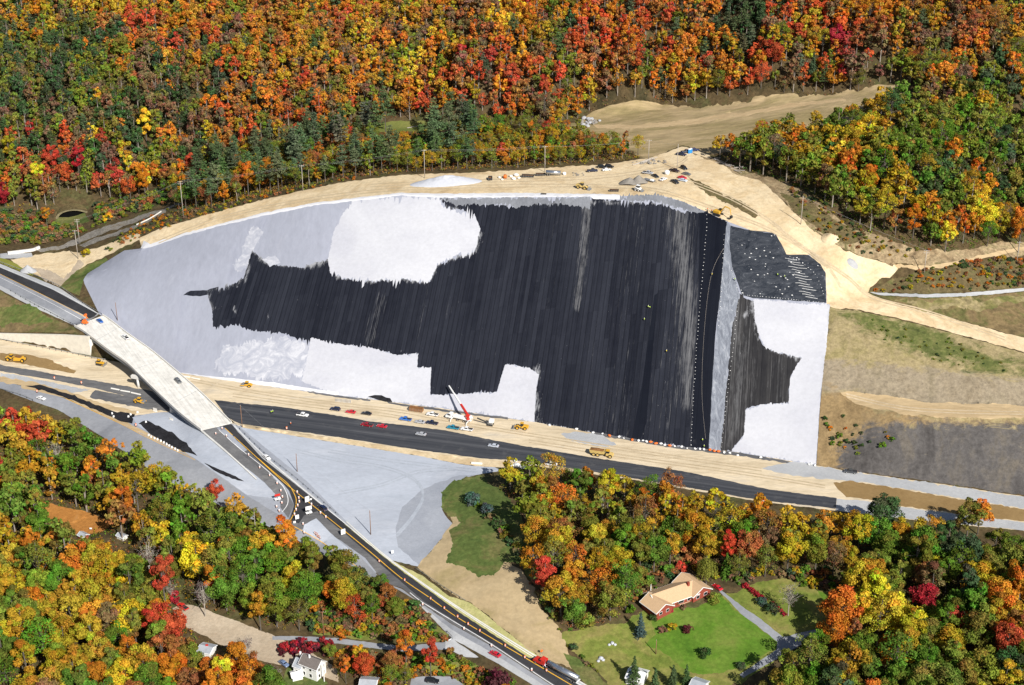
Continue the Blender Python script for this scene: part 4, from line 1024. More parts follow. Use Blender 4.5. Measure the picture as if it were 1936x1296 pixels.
class Proto:
    pass
def proto(kind, seed, leafn=1700):
    rng = np.random.default_rng(seed)
    p = Proto(); p.kind = kind
    if kind == 'round':
        rx = rng.uniform(3.6, 4.6); rz = rng.uniform(4.2, 5.4); h = rz * 2 + rng.uniform(2.2, 4.0)
        V, col, C = crown_round(rng, leafn, rx, rz, h - rz, int(rng.integers(26, 40)), 0.25)
        tb = trunk_mesh(rng, h * 0.85, 0.26, C, 8)
    elif kind == 'tall':
        rx = rng.uniform(2.7, 3.5); rz = rng.uniform(5.0, 6.8); h = rz * 2 + rng.uniform(4.0, 7.0)
        V, col, C = crown_round(rng, leafn, rx, rz, h - rz, int(rng.integers(22, 34)), 0.25)
        tb = trunk_mesh(rng, h * 0.9, 0.24, C, 7, 0.45)
    elif kind == 'sparse':
        rx = rng.uniform(3.2, 4.2); rz = rng.uniform(4.5, 5.5); h = rz * 2 + rng.uniform(3.0, 5.0)
        V, col, C = crown_round(rng, int(leafn * 0.42), rx, rz, h - rz, int(rng.integers(28, 40)), 0.22)
        tb = trunk_mesh(rng, h * 0.92, 0.24, C, 22)
    elif kind == 'bare':
        h = rng.uniform(12, 15)
        C = rng.normal(size=(46, 3)); C /= np.linalg.norm(C, axis=1, keepdims=True)
        C = C * np.array([3.2, 3.2, 4.5]) * rng.uniform(0.5, 1, (46, 1)) + np.array([0, 0, h - 4.6])
        V, col, _ = crown_round(rng, 150, 3.3, 4.6, h - 4.6, 26, 0.26)
        tb = trunk_mesh(rng, h * 0.93, 0.22, C, 46, 0.3)
        for q in C:
            for _k in range(3):
                tb.tube(q, q + rng.normal(size=3) * 0.8 + np.array([0, 0, 0.5]), 0.035, 0.012, 3, False)
    elif kind == 'pine':
        h = rng.uniform(17, 21)
        Ps, Ns, ct, C = [], [], [], []
        z = h * rng.uniform(0.36, 0.5)
        while z < h - 0.4:
            f = (h - z) / (h * 0.6)
            L = 0.5 + 3.6 * min(1, f) ** 0.7
            for k in range(int(rng.integers(3, 6))):
                a = rng.uniform(0, 6.283); l = L * rng.uniform(0.6, 1.1)
                e = np.array([math.cos(a) * l, math.sin(a) * l, z + rng.uniform(-0.2, 0.5)])
                C.append(e); q = int(26 * l / 3) + 6; t = rng.uniform(0.25, 1.05, q)
                P = np.array([0, 0, z]) + (e - np.array([0, 0, z])) * t[:, None] + rng.normal(size=(q, 3)) * np.array([0.42, 0.42, 0.18])
                Ps.append(P); Ns.append(rng.normal(size=(q, 3)) * 0.5 + np.array([0, 0, 1.0])); ct.append(np.full(q, rng.uniform(0.75, 1.2)))
            z += rng.uniform(0.7, 1.25)
        P = np.vstack(Ps); N = np.vstack(Ns); t = np.concatenate(ct) * rng.uniform(0.7, 1.25, len(P))
        V = cards(P, N, 0.42, rng, 0.55); col = np.stack([t, t, t, np.ones(len(P))], 1)
        tb = trunk_mesh(rng, h, 0.24, np.array(C), len(C), 0.4, 0.2)
        tb = MB().tube((0, 0, -0.8), (0, 0, h), 0.24, 0.05, 6, False)
        for e in C:
            tb.tube((0, 0, e[2] - 0.2), e, 0.06, 0.02, 3, False)
    elif kind == 'spruce':
        h = rng.uniform(9.5, 11.5)
        Ps, Ns, ct = [], [], []
        z = 0.6
        while z < h:
            L = (h - z) / h * 3.0 + 0.15
            nb_ = 9 if L > 1 else 6
            for k in range(nb_):
                a = rng.uniform(0, 6.283); l = L * rng.uniform(0.75, 1.1); q = int(9 * l) + 4
                t = rng.uniform(0.15, 1, q)
                P = np.stack([math.cos(a) * l * t, math.sin(a) * l * t, z - 0.28 * l * t], 1) + rng.normal(size=(q, 3)) * 0.14
                Ps.append(P); Ns.append(rng.normal(size=(q, 3)) * 0.4 + np.array([math.cos(a) * 0.6, math.sin(a) * 0.6, 0.8])); ct.append(np.full(q, rng.uniform(0.7, 1.2)))
            z += 0.5
        P = np.vstack(Ps); N = np.vstack(Ns); t = np.concatenate(ct) * rng.uniform(0.7, 1.3, len(P))
        V = cards(P, N, 0.27, rng, 0.5); col = np.stack([t, t, t, np.ones(len(P))], 1)
        tb = MB().tube((0, 0, -0.5), (0, 0, h * 0.97), 0.2, 0.03, 6, False)
    elif kind == 'willow':
        h = 11.0
        Ps, Ns, ct = [], [], []
        for k in range(120):
            a = rng.uniform(0, 6.283); rr = 3.8 * math.sqrt(rng.uniform(0.05, 1)); top = h - 0.35 * rr ** 1.6 * 0.6
            Lh = rng.uniform(3.5, 6.5); q = 22; t = rng.uniform(0, 1, q)
            P = np.stack([math.cos(a) * (rr + 0.5 * t), math.sin(a) * (rr + 0.5 * t), top - Lh * t], 1) + rng.normal(size=(q, 3)) * 0.16
            P[:, 2] = np.maximum(P[:, 2], 0.6)
            Ps.append(P); Ns.append(rng.normal(size=(q, 3)) * 0.4 + np.array([math.cos(a), math.sin(a), 0.3])); ct.append(np.full(q, rng.uniform(0.7, 1.25)))
        P = np.vstack(Ps); N = np.vstack(Ns); t = np.concatenate(ct) * rng.uniform(0.75, 1.25, len(P))
        V = cards(P, N, 0.3, rng, 0.5); col = np.stack([t, t, t, np.ones(len(P))], 1)
        tb = trunk_mesh(rng, h * 0.85, 0.4, np.array([[1.5, 0, 8], [-1.2, 1, 8.5], [0, -1.5, 8]]), 3)
    elif kind == 'shrub':
        V, col, C = crown_round(rng, int(leafn * 0.35), 1.7, 1.25, 1.15, 12, 0.26, lift=0.4)
        tb = trunk_mesh(rng, 1.2, 0.08, C, 8, 0.1, 0.1, 5)
    elif kind == 'mound':
        V, col, C = crown_round(rng, int(leafn * 0.6), 2.2, 1.9, 1.6, 40, 0.22, lift=0.5)
        tb = trunk_mesh(rng, 1.6, 0.12, C, 8, 0.1, 0.1, 5)
    p.V, p.col = V, col
    p.h = V[:, 2].max(); p.zc = 0.5 * (V[:, 2].max() + np.percentile(V[:, 2], 4)); p.rx = np.percentile(abs(V[:, 0]), 95)
    p.tb = tb
    return p

def realise(p, lname):
    p.crown = leaf_mesh(lname + '_crown', p.V, p.col)
    b = p.tb
    me = bpy.data.meshes.new(lname + '_trunk')
    me.from_pydata(b.v, [], b.f); me.materials.append(BARKP if p.kind == 'bare' else BARK)
    me.update(); p.trunk = me
    return p

KIND_NAME = {'round': 'broadleaf_tree', 'tall': 'broadleaf_tree', 'sparse': 'thin_leaved_tree', 'bare': 'bare_tree', 'pine': 'pine_tree', 'spruce': 'spruce_tree', 'willow': 'weeping_willow', 'shrub': 'shrub', 'mound': 'garden_bush'}
PROTO = {}
for kind, k, n in (('round', 10, 4200), ('tall', 7, 3800), ('sparse', 5, 4000), ('bare', 3, 0), ('pine', 4, 0), ('spruce', 2, 0), ('willow', 1, 0), ('shrub', 4, 1200), ('mound', 2, 1500)):
    PROTO[kind] = [realise(proto(kind, 100 * len(PROTO) + i, n or 1700), KIND_NAME[kind]) for i in range(k)]
FAR = {k: [proto(k, 900 + 10 * j + i, 300) for i in range(5)] for j, k in enumerate(('tall', 'round', 'sparse'))}
for k in FAR:      # the same forms with fewer, larger leaf sprays for the distant mass
    FAR[k] = []
    for i in range(9):
        rng = np.random.default_rng(700 + i + 50 * len(k))
        p = Proto(); p.kind = k
        if k == 'tall':
            rx, rz = rng.uniform(2.7, 3.5), rng.uniform(4.8, 6.6); h = rz * 2 + rng.uniform(1.5, 4.5)
        else:
            rx, rz = rng.uniform(3.4, 4.4), rng.uniform(4.0, 5.0); h = rz * 2 + rng.uniform(2.5, 4)
        p.V, p.col, C = crown_round(rng, 620 if k != 'sparse' else 330, rx, rz, h - rz, 24, 0.46 if k != 'sparse' else 0.34)
        p.tb = trunk_mesh(rng, h * 0.85, 0.26, C, 3 if k != 'sparse' else 9, sides=4)
        p.h = h; p.zc = h - rz; p.rx = rx
        FAR[k].append(p)

THINGS = []
def place_tree(kind, x, y, z, scale, colour, rnd, zs=1.0, name=None):
    p = rnd.choice(PROTO[kind])
    e = bpy.data.objects.new(name or KIND_NAME[kind], None)
    e.empty_display_size = 0.5
    COL.objects.link(e)
    e.location = (x, y, z); e.rotation_euler = (0, 0, rnd.uniform(0, 6.283)); e.scale = (scale, scale, scale * zs)
    for nm, me in (('trunk', p.trunk), ('crown', p.crown)):
        o = bpy.data.objects.new(nm, me); COL.objects.link(o); o.parent = e
        o.color = (colour[0], colour[1], colour[2], 1)
    return e, p

def in_poly(poly, x, y):
    r = False
    n = len(poly)
    for i in range(n):
        x0, y0 = poly[i]; x1, y1 = poly[(i + 1) % n]
        if (y0 > y) != (y1 > y) and x < (x1 - x0) * (y - y0) / (y1 - y0) + x0:
            r = not r
    return r

FLOOR_OK = {'floor'}
def on_floor(x, y, extra=()):
    hit = GROUND.ray_cast(Vector((x, y, 600)), Vector((0, 0, -1)))
    if hit[0] is None:
        return None
    k = owner[hit[2]]
    mk = 'floor' if k < 0 else REG[k][1]
    if mk in FLOOR_OK or mk in extra:
        return hit[0].z
    return None

cellmap = {}
def free(x, y, d):
    c = 6.0
    ix, iy = int(x // c), int(y // c)
    for i in range(ix - 2, ix + 3):
        for j in range(iy - 2, iy + 3):
            for (qx, qy, qd) in cellmap.get((i, j), ()):
                if (qx - x) ** 2 + (qy - y) ** 2 < min(d, qd) ** 2:
                    return False
    return True
def occupy(x, y, d):
    cellmap.setdefault((int(x // 6.0), int(y // 6.0)), []).append((x, y, d))

rnd = random.Random(5)
TREES = []    # dicts: everything that grows, before deciding what is an individual

# --- trees one would point at: (crown centre px, py, kind, colour, scale, label)
NOTABLE = [
 (53,822,'round','R',0.95,'bright red maple at the upper left edge of the wood below the ramp road'),
 (1665,968,'round','D',1.2,'large lone dark green oak standing at the lower edge of the highway'),
 (1148,905,'tall','G',1.15,'tall golden tree rising highest above the paved highway edge'),
 (1828,975,'round','L',1.0,'olive tree at the lower highway edge near the right border'),
 (1848,958,'tall','O',0.9,'slender orange tree at the highway edge near the right border'),
 (1745,1135,'round','C',1.0,'crimson round tree among green ones in the lower right wood'),
 (1795,1170,'round','R',0.95,'bright orange red tree right of the crimson one in the lower right wood'),
 (1880,1140,'round','O',1.25,'broad orange tree close to the right border of the lower right wood'),
 (1895,1215,'tall','R',1.1,'reddish orange tall tree in the lower right corner wood'),
 (1625,1150,'tall','Y',1.0,'bright yellow tree on the left flank of the lower right wood'),
 (1575,1200,'round','O',1.0,'vivid orange tree beside the bend of the asphalt driveway'),
 (1675,1215,'tall','O',0.95,'orange tree between green ones in the lower right wood'),
 (1570,1275,'tall','G',1.0,'tall golden tree at the bottom border right of the driveway'),
 (1375,1030,'tall','R',0.75,'scarlet slim tree behind the ranch house'),
 (1305,1045,'shrub','U',2.6,'rust red spreading bush behind the ranch house roof'),
 (1287,1070,'shrub','R',1.6,'red bush against the back of the ranch house roof'),
 (1335,1072,'willow','L',1.0,'weeping willow right behind the ranch house'),
 (1372,1068,'spruce','N',1.0,'green conifer beside the weeping willow'),
 (1210,1180,'spruce','K',0.95,'blue spruce at the left end of the lawn'),
 (1198,1268,'spruce','D',1.15,'tall dark spruce in front of the small white house'),
 (1238,1285,'spruce','D',0.9,'second dark spruce right of the tallest one'),
 (1272,1280,'spruce','D',0.9,'dark spruce right of the other two at the bottom border'),
 (1297,1275,'spruce','D',0.8,'rightmost dark spruce beside the grey roofed house'),
 (655,1070,'round','L',1.05,'olive yellow tree at the top of the narrow wood beside the cross road'),
 (650,1130,'round','G',0.9,'golden tree left in the narrow wood beside the cross road'),
 (768,1215,'tall','O',0.8,'orange tree above the side road below the cross road'),
 (815,1235,'tall','R',0.75,'bright red tree below the side road junction'),
 (690,1255,'round','R',0.7,'red orange tree above the small grey house'),
 (681,1228,'tall','Y',0.55,'slim yellow tree on the side road'),
 (647,1198,'shrub','O',1.5,'vivid orange bush beside the side road'),
 (940,1285,'mound','P',2.3,'large dark purple bush at the bottom border beside the parked black car'),
 (450,1240,'round','O',0.95,'vivid orange maple between the two houses at the bottom left'),
 (480,1262,'round','U',0.75,'rusty orange tree left of the white gabled house'),
 (330,1262,'round','O',1.2,'large orange maple left of the small grey shed roof'),
 (425,1268,'tall','Y',0.8,'bright yellow tree in front of the dirt yard'),
 (380,1278,'tall','Y',0.55,'very slim yellow tree at the bottom border'),
 (292,1180,'tall','R',0.85,'salmon red tree left of the dirt yard entrance'),
 (330,1128,'shrub','C',1.7,'crimson bush at the entrance of the dirt yard'),
 (440,1000,'round','N',1.1,'fresh green tree in the upper part of the left wood'),
 (300,905,'round','G',1.0,'golden tree on the left wood edge below the gravel lot'),
 (410,925,'round','R',0.6,'salmon tree at the left wood edge beside the ramp road'),
 (240,945,'tall','O',1.0,'orange tree overhanging the orange dirt clearing'),
 (405,1085,'tall','O',0.95,'orange tree in the middle of the left wood'),
 (360,1030,'round','Y',0.9,'clear yellow tree in the middle of the left wood'),
 (80,985,'round','N',1.1,'bright green round tree left of the orange dirt clearing'),
 (30,1060,'round','G',1.05,'golden tree beside the left border above the corner'),
 (250,1080,'tall','Y',1.0,'yellow tree right of the green one in the lower left wood'),
 (110,850,'bare','B',0.9,'bare grey tree at the top of the left wood'),
 (285,1045,'bare','B',1.0,'bare grey tree in the dark gap of the left wood'),
 (388,1120,'bare','B',0.9,'bare pale tree above the dirt yard'),
 (325,1110,'bare','B',0.6,'small bare tree beside the crimson bush'),
 (470,1215,'bare','B',0.55,'small bare tree leaning over the dirt yard'),
 (520,1275,'bare','B',0.8,'bare tree in front of the white gabled house'),
 (895,940,'mound','K',1.6,'blue green bush at the left end of the middle wood'),
 (920,960,'mound','K',1.3,'smaller blue green bush right of the first one'),
 (1080,1040,'round','R',0.7,'reddish tree inside the middle wood'),
 (1060,1120,'round','G',1.1,'large golden tree at the lower end of the middle wood'),
 (1085,1085,'round','O',0.9,'orange tree at the lower end of the middle wood'),
 (1105,1172,'mound','L',1.7,'grey green bush at the foot of the middle wood'),
 (1085,1222,'mound','D',0.75,'small round dark bush on the yard grass beside the cross road'),
 (1299,1188,'mound','P',0.95,'round purple bush on the lawn'),
 (1331,1233,'mound','D',1.1,'low dark green bush in the middle of the lawn'),
 (1401,1257,'mound','D',0.85,'dark green bush at the lower lawn edge beside the driveway'),
 (1350,1130,'mound','L',1.25,'olive bush at the right corner of the ranch house'),
 (1236,1167,'mound','D',0.75,'dark clipped bush at the left corner of the ranch house'),
 (1265,1150,'shrub','C',1.0,'crimson shrub at the front wall of the ranch house'),
 (1278,1137,'mound','D',0.7,'dark green conifer shrub at the front of the ranch house'),
 (1293,1148,'shrub','B',0.8,'brown shrub in the flower bed of the ranch house'),
 (1270,1185,'shrub','G',1.1,'golden shrub on the lawn left of the purple bush'),
 (1252,1190,'shrub','B',1.0,'brown shrub right of the blue spruce'),
 (1460,1150,'mound','D',1.2,'dark green shrub beside the driveway'),
 (1440,1135,'mound','K',1.0,'grey green shrub beside the upper driveway'),
 (1490,1120,'bare','B',0.85,'lone bare tree on the yard grass behind the driveway'),
 (205,410,'shrub','Y',2.0,'golden yellow bush beside the stone arch'),
 (163,477,'shrub','G',1.7,'golden bush beside the dirt track at the left'),
 (90,405,'tall','O',0.6,'small orange tree left of the stone arch'),
 (75,325,'tall','Y',0.95,'bright yellow tree left on the mountain foot'),
 (60,322,'tall','U',0.95,'rust purple tree left of the bright yellow one'),
 (103,285,'tall','R',1.05,'brilliant red tree on the left mountain side'),
 (152,300,'tall','C',1.05,'crimson tree right of the brilliant red one on the left mountain side'),
 (10,365,'round','C',0.9,'crimson tree at the left border below the mountain'),
 (22,278,'tall','G',1.0,'golden tree at the left border on the mountain side'),
 (278,225,'tall','Y',1.05,'bright golden yellow tree in the left middle of the mountain side'),
 (237,92,'round','L',1.3,'large yellow green tree high on the left mountain side'),
 (362,305,'round','R',0.75,'small scarlet tree above the utility poles'),
 (470,325,'tall','O',0.95,'bright orange tree at the pine strip'),
 (275,330,'tall','O',0.95,'salmon orange tree beside the grey pine'),
 (967,135,'tall','R',1.25,'blazing red tree in the middle of the mountain side'),
 (1460,95,'round','R',1.0,'crimson round tree right of the dark pines on the mountain side'),
 (1580,70,'round','C',1.0,'crimson tree high on the right mountain side'),
 (1535,125,'spruce','D',1.4,'dark spruce at the upper edge of the cleared field'),
 (1860,408,'round','Y',1.05,'bright yellow tree in the lower part of the right wood'),
 (1925,425,'tall','O',1.0,'orange tree at the right border of the right wood'),
 (1725,405,'tall','O',0.9,'orange red tree on the lower edge of the right wood'),
 (1610,262,'round','G',1.1,'golden tree in the upper right wood'),
 (1640,330,'round','O',1.0,'brownish orange tree at the front of the right wood'),
 (1440,245,'round','R',0.6,'pink red tree at the left tip of the right wood'),
]
sinP, cosP = math.sin(PITCH), math.cos(PITCH)
for px, py, kind, ck, sc, label in NOTABLE:
    if kind in ('round', 'tall', 'sparse', 'bare'):
        sc *= 1.3
    p0 = PROTO[kind][0]
    # the crown centre stands zc*scale above its foot: find the foot under it
    zc = p0.zc * sc
    P = at(px, py)
    for _ in range(8):
        f = project(P)[2]
        P = at(px, py + zc * F / f * math.cos(math.atan2(CAMZ - P.z, P.y)))
    TREES.append(dict(x=P.x, y=P.y, z=P.z, kind=kind, ck=ck, sc=sc, label=label, zs=1.0, wood=None))
    occupy(P.x, P.y, {'shrub': 2.5, 'mound': 2.5}.get(kind, 4.8) * sc)

PROTECT = [   # places the photograph shows between the trees (photo pixels): no crown may hide them
 [(60,950),(150,958),(205,978),(216,1000),(245,998),(245,1030),(215,1030),(150,1022),(105,990)],
 [(322,1148),(350,1138),(420,1165),(480,1190),(520,1212),(600,1250),(645,1272),(640,1290),(600,1274),(500,1250),(430,1216),(350,1190)],
 [(556,1236),(612,1240),(614,1286),(556,1290)], [(372,1212),(412,1214),(412,1246),(376,1246)],
 [(515,1203),(640,1206),(760,1221),(842,1213),(905,1240),(880,1244),(842,1230),(760,1232),(640,1217),(515,1211)],
 [(775,1283),(850,1278),(900,1297),(775,1300)], [(682,1282),(714,1282),(714,1300),(682,1300)],
 [(1215,1090),(1290,1078),(1350,1108),(1385,1120),(1480,1205),(1560,1185),(1560,1200),(1480,1245),(1405,1285),(1330,1275),(1250,1240),(1215,1215),(1120,1225),(1090,1240),(1070,1215),(1180,1190),(1215,1160)],
 [(1400,1100),(1450,1130),(1490,1165),(1470,1170),(1395,1115)], [(1485,1095),(1570,1112),(1590,1150),(1520,1180),(1470,1130)],
 [(594,1062),(612,1075),(618,1150),(598,1160)], [(1115,226),(1240,203),(1450,190),(1690,172),(1640,185),(1560,198),(1440,230),(1340,264),(1280,262),(1160,236)],
 [(112,390),(170,390),(170,412),(112,412)], [(690,243),(740,229),(850,231),(940,234),(940,242),(850,245),(700,248)],
 [(560,900),(660,990),(760,1085),(880,1165),(1000,1245),(985,1250),(862,1172),(790,1122),(745,1088),(655,1012),(575,985)],
 [(0,719),(60,735),(124,754),(222,798),(285,829),(369,868),(468,938),(420,935),(340,880),(240,820),(120,768),(0,736)],
 [(835,930),(870,915),(880,960),(930,1000),(985,1080),(1020,1150),(1060,1200),(1075,1240),(960,1190),(800,1085),(850,1010)],
 [(1588,915),(1700,935),(1936,975),(1936,1003),(1750,985),(1585,962)], [(1450,928),(1582,945),(1580,962),(1450,945)],
]
WOODS = [
 # name for labels, polygon of feet, spacing, kinds, height factor
 ('left', 'left wood', [(-110,800),(40,798),(120,828),(200,860),(290,918),(380,968),(440,995),(545,1045),(600,1085),(590,1150),(560,1195),(500,1185),(400,1150),(345,1130),(320,1125),(330,1160),(400,1225),(480,1262),(520,1310),(520,1420),(-110,1420)], 6.3, ['round'] * 6 + ['tall'] * 2 + ['sparse'] * 1, 1.38),
 ('narrow', 'narrow wood', [(622,1082),(660,1095),(700,1115),(740,1125),(775,1152),(740,1180),(690,1190),(640,1170),(610,1140)], 5.0, ['round'] * 4 + ['tall', 'sparse'], 1.0),
 ('roadside', 'roadside thicket', [(620,1228),(700,1232),(760,1236),(850,1240),(900,1270),(960,1300),(1000,1340),(960,1400),(640,1420),(640,1300),(610,1260)], 4.6, ['round', 'sparse', 'shrub', 'shrub', 'tall'], 0.62),
 ('middle', 'middle wood', [(905,930),(960,912),(1050,918),(1200,938),(1350,968),(1500,990),(1640,1008),(1650,1060),(1560,1085),(1480,1085),(1400,1100),(1380,1090),(1340,1070),(1290,1068),(1240,1095),(1205,1130),(1180,1160),(1120,1195),(1065,1185),(1035,1140),(1010,1095),(975,1050),(985,1015),(940,985),(905,970)], 6.3, ['round'] * 6 + ['tall'] * 2 + ['sparse'] * 2, 1.3),
 ('corner', 'lower right wood', [(1655,1010),(1750,1035),(1936,1062),(2060,1075),(2060,1420),(1420,1420),(1420,1310),(1520,1235),(1600,1185),(1615,1105)], 6.6, ['round'] * 7 + ['tall'] * 2 + ['sparse'], 1.42),
 ('right', 'right wood', [(1350,296),(1440,276),(1500,254),(1560,241),(1620,229),(1700,214),(1780,196),(2060,165),(2060,452),(1936,462),(1780,478),(1720,468),(1640,440),(1570,396),(1500,352),(1400,324)], 6.2, ['round'] * 6 + ['tall'] * 1 + ['sparse'], 1.32),
 ('strip', 'pine strip', [(300,350),(380,335),(500,300),(640,262),(700,256),(860,252),(950,248),(1060,248),(1150,276),(1222,298),(1150,306),(1010,316),(900,321),(760,326),(640,340),(500,369),(400,394),(340,402)], 4.8, ['tall'] * 3 + ['sparse'] * 4 + ['pine'] * 3, 1.0),
 ('mountain', 'mountain wood', [(-110,-115),(2060,-115),(2060,170),(1760,196),(1700,172),(1600,179),(1450,189),(1240,203),(1110,219),(1060,239),(960,240),(850,229),(740,227),(640,254),(500,292),(380,330),(300,350),(250,378),(180,380),(172,368),(110,366),(100,396),(-110,405)], 4.85, ['tall'] * 6 + ['round'] * 2 + ['sparse'] * 2, 1.2),
]
for wname, wlabel, poly, sp, kinds, hf in WOODS:
    dy = 12 if wname in ('left', 'middle', 'corner') else 0
    w_ = tin_rays([(x, y + dy) for x, y in poly])
    lo, hi = w_[:, :2].min(0), w_[:, :2].max(0)
    area = (hi - lo).prod()
    wl = [tuple(q[:2]) for q in w_]
    tries = int(area / (sp * sp) * 5)
    for _ in range(tries):
        x, y = rnd.uniform(lo[0], hi[0]), rnd.uniform(lo[1], hi[1])
        if not in_poly(wl, x, y):
            continue
        sc = hf * rnd.uniform(0.72, 1.15)
        if not free(x, y, sp * (0.72 + 0.28 * sc / hf)):
            continue
        z = on_floor(x, y, ('clearing', 'brush') if wname == 'right' else ())
        if z is None:
            continue
        kind = rnd.choice(kinds)
        px, py, f = project((x, y, z + 8))
        pp = PROTO[kind][0]
        hid = False
        rr_ = pp.rx * sc * 0.7
        for zz, q in ((pp.zc, 0), (pp.zc, -rr_), (pp.zc, rr_), (pp.h * 0.92, 0), (pp.zc * 0.55, 0)):
            qx, qy, _f = project((x + q, y, z + zz * sc))
            if any(in_poly(pl, qx, qy) for pl in PROTECT):
                hid = True
                break
        if hid:
            continue
        if wname == 'strip' and kind == 'pine' and not (360 < px < 900):
            kind = 'tall'
        if wname == 'strip' and px > 880:
            sc *= 0.85
        if wname == 'mountain' and px < 560 and rnd.random() < 0.08:
            kind = 'sparse'
        if wname == 'mountain' and rnd.random() < (0.22 if (abs(px - 1400) < 70 and py < 110) else 0.035):
            kind = 'pine'; sc *= 0.8
        ck = pick_colour(px, py, rnd)
        if wname in ('middle', 'corner', 'right') and ck in 'OURC' and rnd.random() < 0.5:
            ck = rnd.choice('NLLGD' if wname != 'middle' else 'NLLG')
        if wname == 'left' and ck in 'OYRU' and rnd.random() < 0.3:
            ck = rnd.choice('NLGNL')
        if wname == 'left' and ck == 'G' and rnd.random() < 0.1:
            ck = rnd.choice('NL')
        if wname == 'mountain' and rnd.random() < 0.08:
            ck = rnd.choice('LBO')
        if wname == 'mountain' and px < 430 and 60 < py < 330 and ck in 'OGUYL' and rnd.random() < 0.55:
            ck = rnd.choice('DDLDB')
        if wname == 'strip' and ck in 'OUR' and rnd.random() < 0.5:
            ck = rnd.choice('LLGN')
        if wname == 'strip':
            sc *= 1.22 if kind == 'pine' else 0.92
        if wname == 'mountain' and ck == 'N':
            ck = rnd.choice('LLDN')
        occupy(x, y, sp * (0.72 + 0.28 * sc / hf))
        TREES.append(dict(x=x, y=y, z=z, kind=kind, ck=ck, sc=sc, label=None, zs=rnd.uniform(0.9, 1.1), wood=(wname, wlabel)))

# undergrowth on the brushy ground and along the wood edges
SHRUBS = [
 ([(1490,345),(1570,395),(1640,440),(1720,468),(1790,478),(1700,492),(1600,470),(1545,435),(1500,395)], 80, 'LBGDU', ('brush', 'brushdark'), 'brush under the right wood', 0.7),
 ([(1650,552),(1735,515),(1936,490),(2040,482),(2040,530),(1936,543),(1840,550)], 150, 'ULGBOD', ('brushdark',), 'brush above the swale', 0.75),
 ([(1555,770),(1640,800),(1700,830),(1640,870),(1560,845)], 24, 'DNOLD', ('hill',), 'dark rock face', 0.75),
 ([(320,395),(400,385),(500,365),(640,338),(760,325),(640,345),(500,376),(400,404),(300,436),(262,452),(200,478),(230,440)], 190, 'GLUBOLD', ('sand',), 'sandy bench edge', 0.6),
 ([(-60,400),(100,400),(220,380),(330,360),(330,380),(250,408),(180,428),(100,460),(-60,462)], 300, 'LDBNDBLU', ('greengrass',), 'left gully', 1.25),
 ([(870,920),(960,1000),(1000,1090),(1060,1190),(1030,1150),(985,1060),(930,990)], 60, 'DNLBD', ('greengrass',), 'middle wood flank', 1.1),
 ([(600,1170),(740,1180),(850,1205),(840,1214),(720,1208),(600,1198)], 60, 'ULGNB', ('rough',), 'bank above the side road', 0.95),
 ([(620,1225),(850,1238),(970,1297),(900,1300),(700,1300),(640,1270)], 110, 'LUGNBO', ('rough',), 'roadside thicket', 1.0),
 ([(1480,1092),(1600,1110),(1600,1160),(1530,1200),(1500,1180)], 14, 'LBGN', (), 'edge behind the driveway', 1.0),
 ([(1180,1080),(1300,1060),(1400,1085),(1500,1080),(1600,1085),(1600,1110),(1480,1095),(1380,1105),(1300,1075),(1215,1135),(1190,1170),(1170,1150)], 70, 'LUBDGN', (), 'bank behind the ranch house', 1.1),
 ([(596,1100),(700,1108),(790,1150),(840,1208),(740,1205),(640,1200),(585,1195)], 110, 'LBUGODN', ('rough',), 'narrow wood', 1.25),
 ([(1590,600),(1700,610),(1800,640),(1900,690),(1930,705),(1800,695),(1660,640)], 40, 'LDLN', ('hill',), 'green hillside band', 0.4),
 ([(1040,1185),(1120,1195),(1180,1240),(1150,1290),(1090,1250)], 10, 'LNB', (), 'yard edge', 0.6),
]
for poly, n, cols, extra, where, hf in SHRUBS:
    w_ = tin_rays(poly); wl = [tuple(q[:2]) for q in w_]
    lo, hi = w_[:, :2].min(0), w_[:, :2].max(0)
    c = 0
    for _ in range(n * 40):
        if c >= n:
            break
        x, y = rnd.uniform(lo[0], hi[0]), rnd.uniform(lo[1], hi[1])
        if not in_poly(wl, x, y) or not free(x, y, 2.0):
            continue
        z = on_floor(x, y, extra)
        if z is None:
            continue
        qx, qy, _f = project((x, y, z + 1.5))
        if 100 < qx < 180 and 383 < qy < 424:      # the mouth of the arch stays open
            continue
        occupy(x, y, 2.0); c += 1
        TREES.append(dict(x=x, y=y, z=z, kind='shrub', ck=rnd.choice(cols), sc=hf * rnd.uniform(0.6, 1.25), label=None, zs=rnd.uniform(0.8, 1.2), wood=('brush', where)))

# the red hedges
for pa, pb, n, ck, sc, lab in (((1408,1106),(1443,1132),9,'C',0.75,'crimson hedge beside the driveway'), ((1462,1140),(1482,1160),4,'C',0.6,'lower crimson hedge')):
    for i in range(n):
        t = i / (n - 1)
        P = at(pa[0] + (pb[0] - pa[0]) * t, pa[1] + (pb[1] - pa[1]) * t + 4)
        TREES.append(dict(x=P.x, y=P.y, z=P.z, kind='shrub', ck=ck, sc=sc, label=None, zs=1.0, wood=('hedge', lab)))
for i in range(34):
    P = at(rnd.uniform(532, 628), rnd.uniform(1216, 1242))
    if 1205 + (P.x * 0) and True:
        TREES.append(dict(x=P.x, y=P.y, z=P.z, kind='shrub', ck=rnd.choice('PCC'), sc=rnd.uniform(0.7, 1.0), label=None, zs=1.3, wood=('hedge', 'thicket above the white house')))

for t in TREES:
    px, py, f = project((t['x'], t['y'], t['z'] + 6 * t['sc']))
    t['px'], t['py'], t['f'] = px, py, f
    t['seen'] = -40 < px < 1976 and -40 < py < 1340

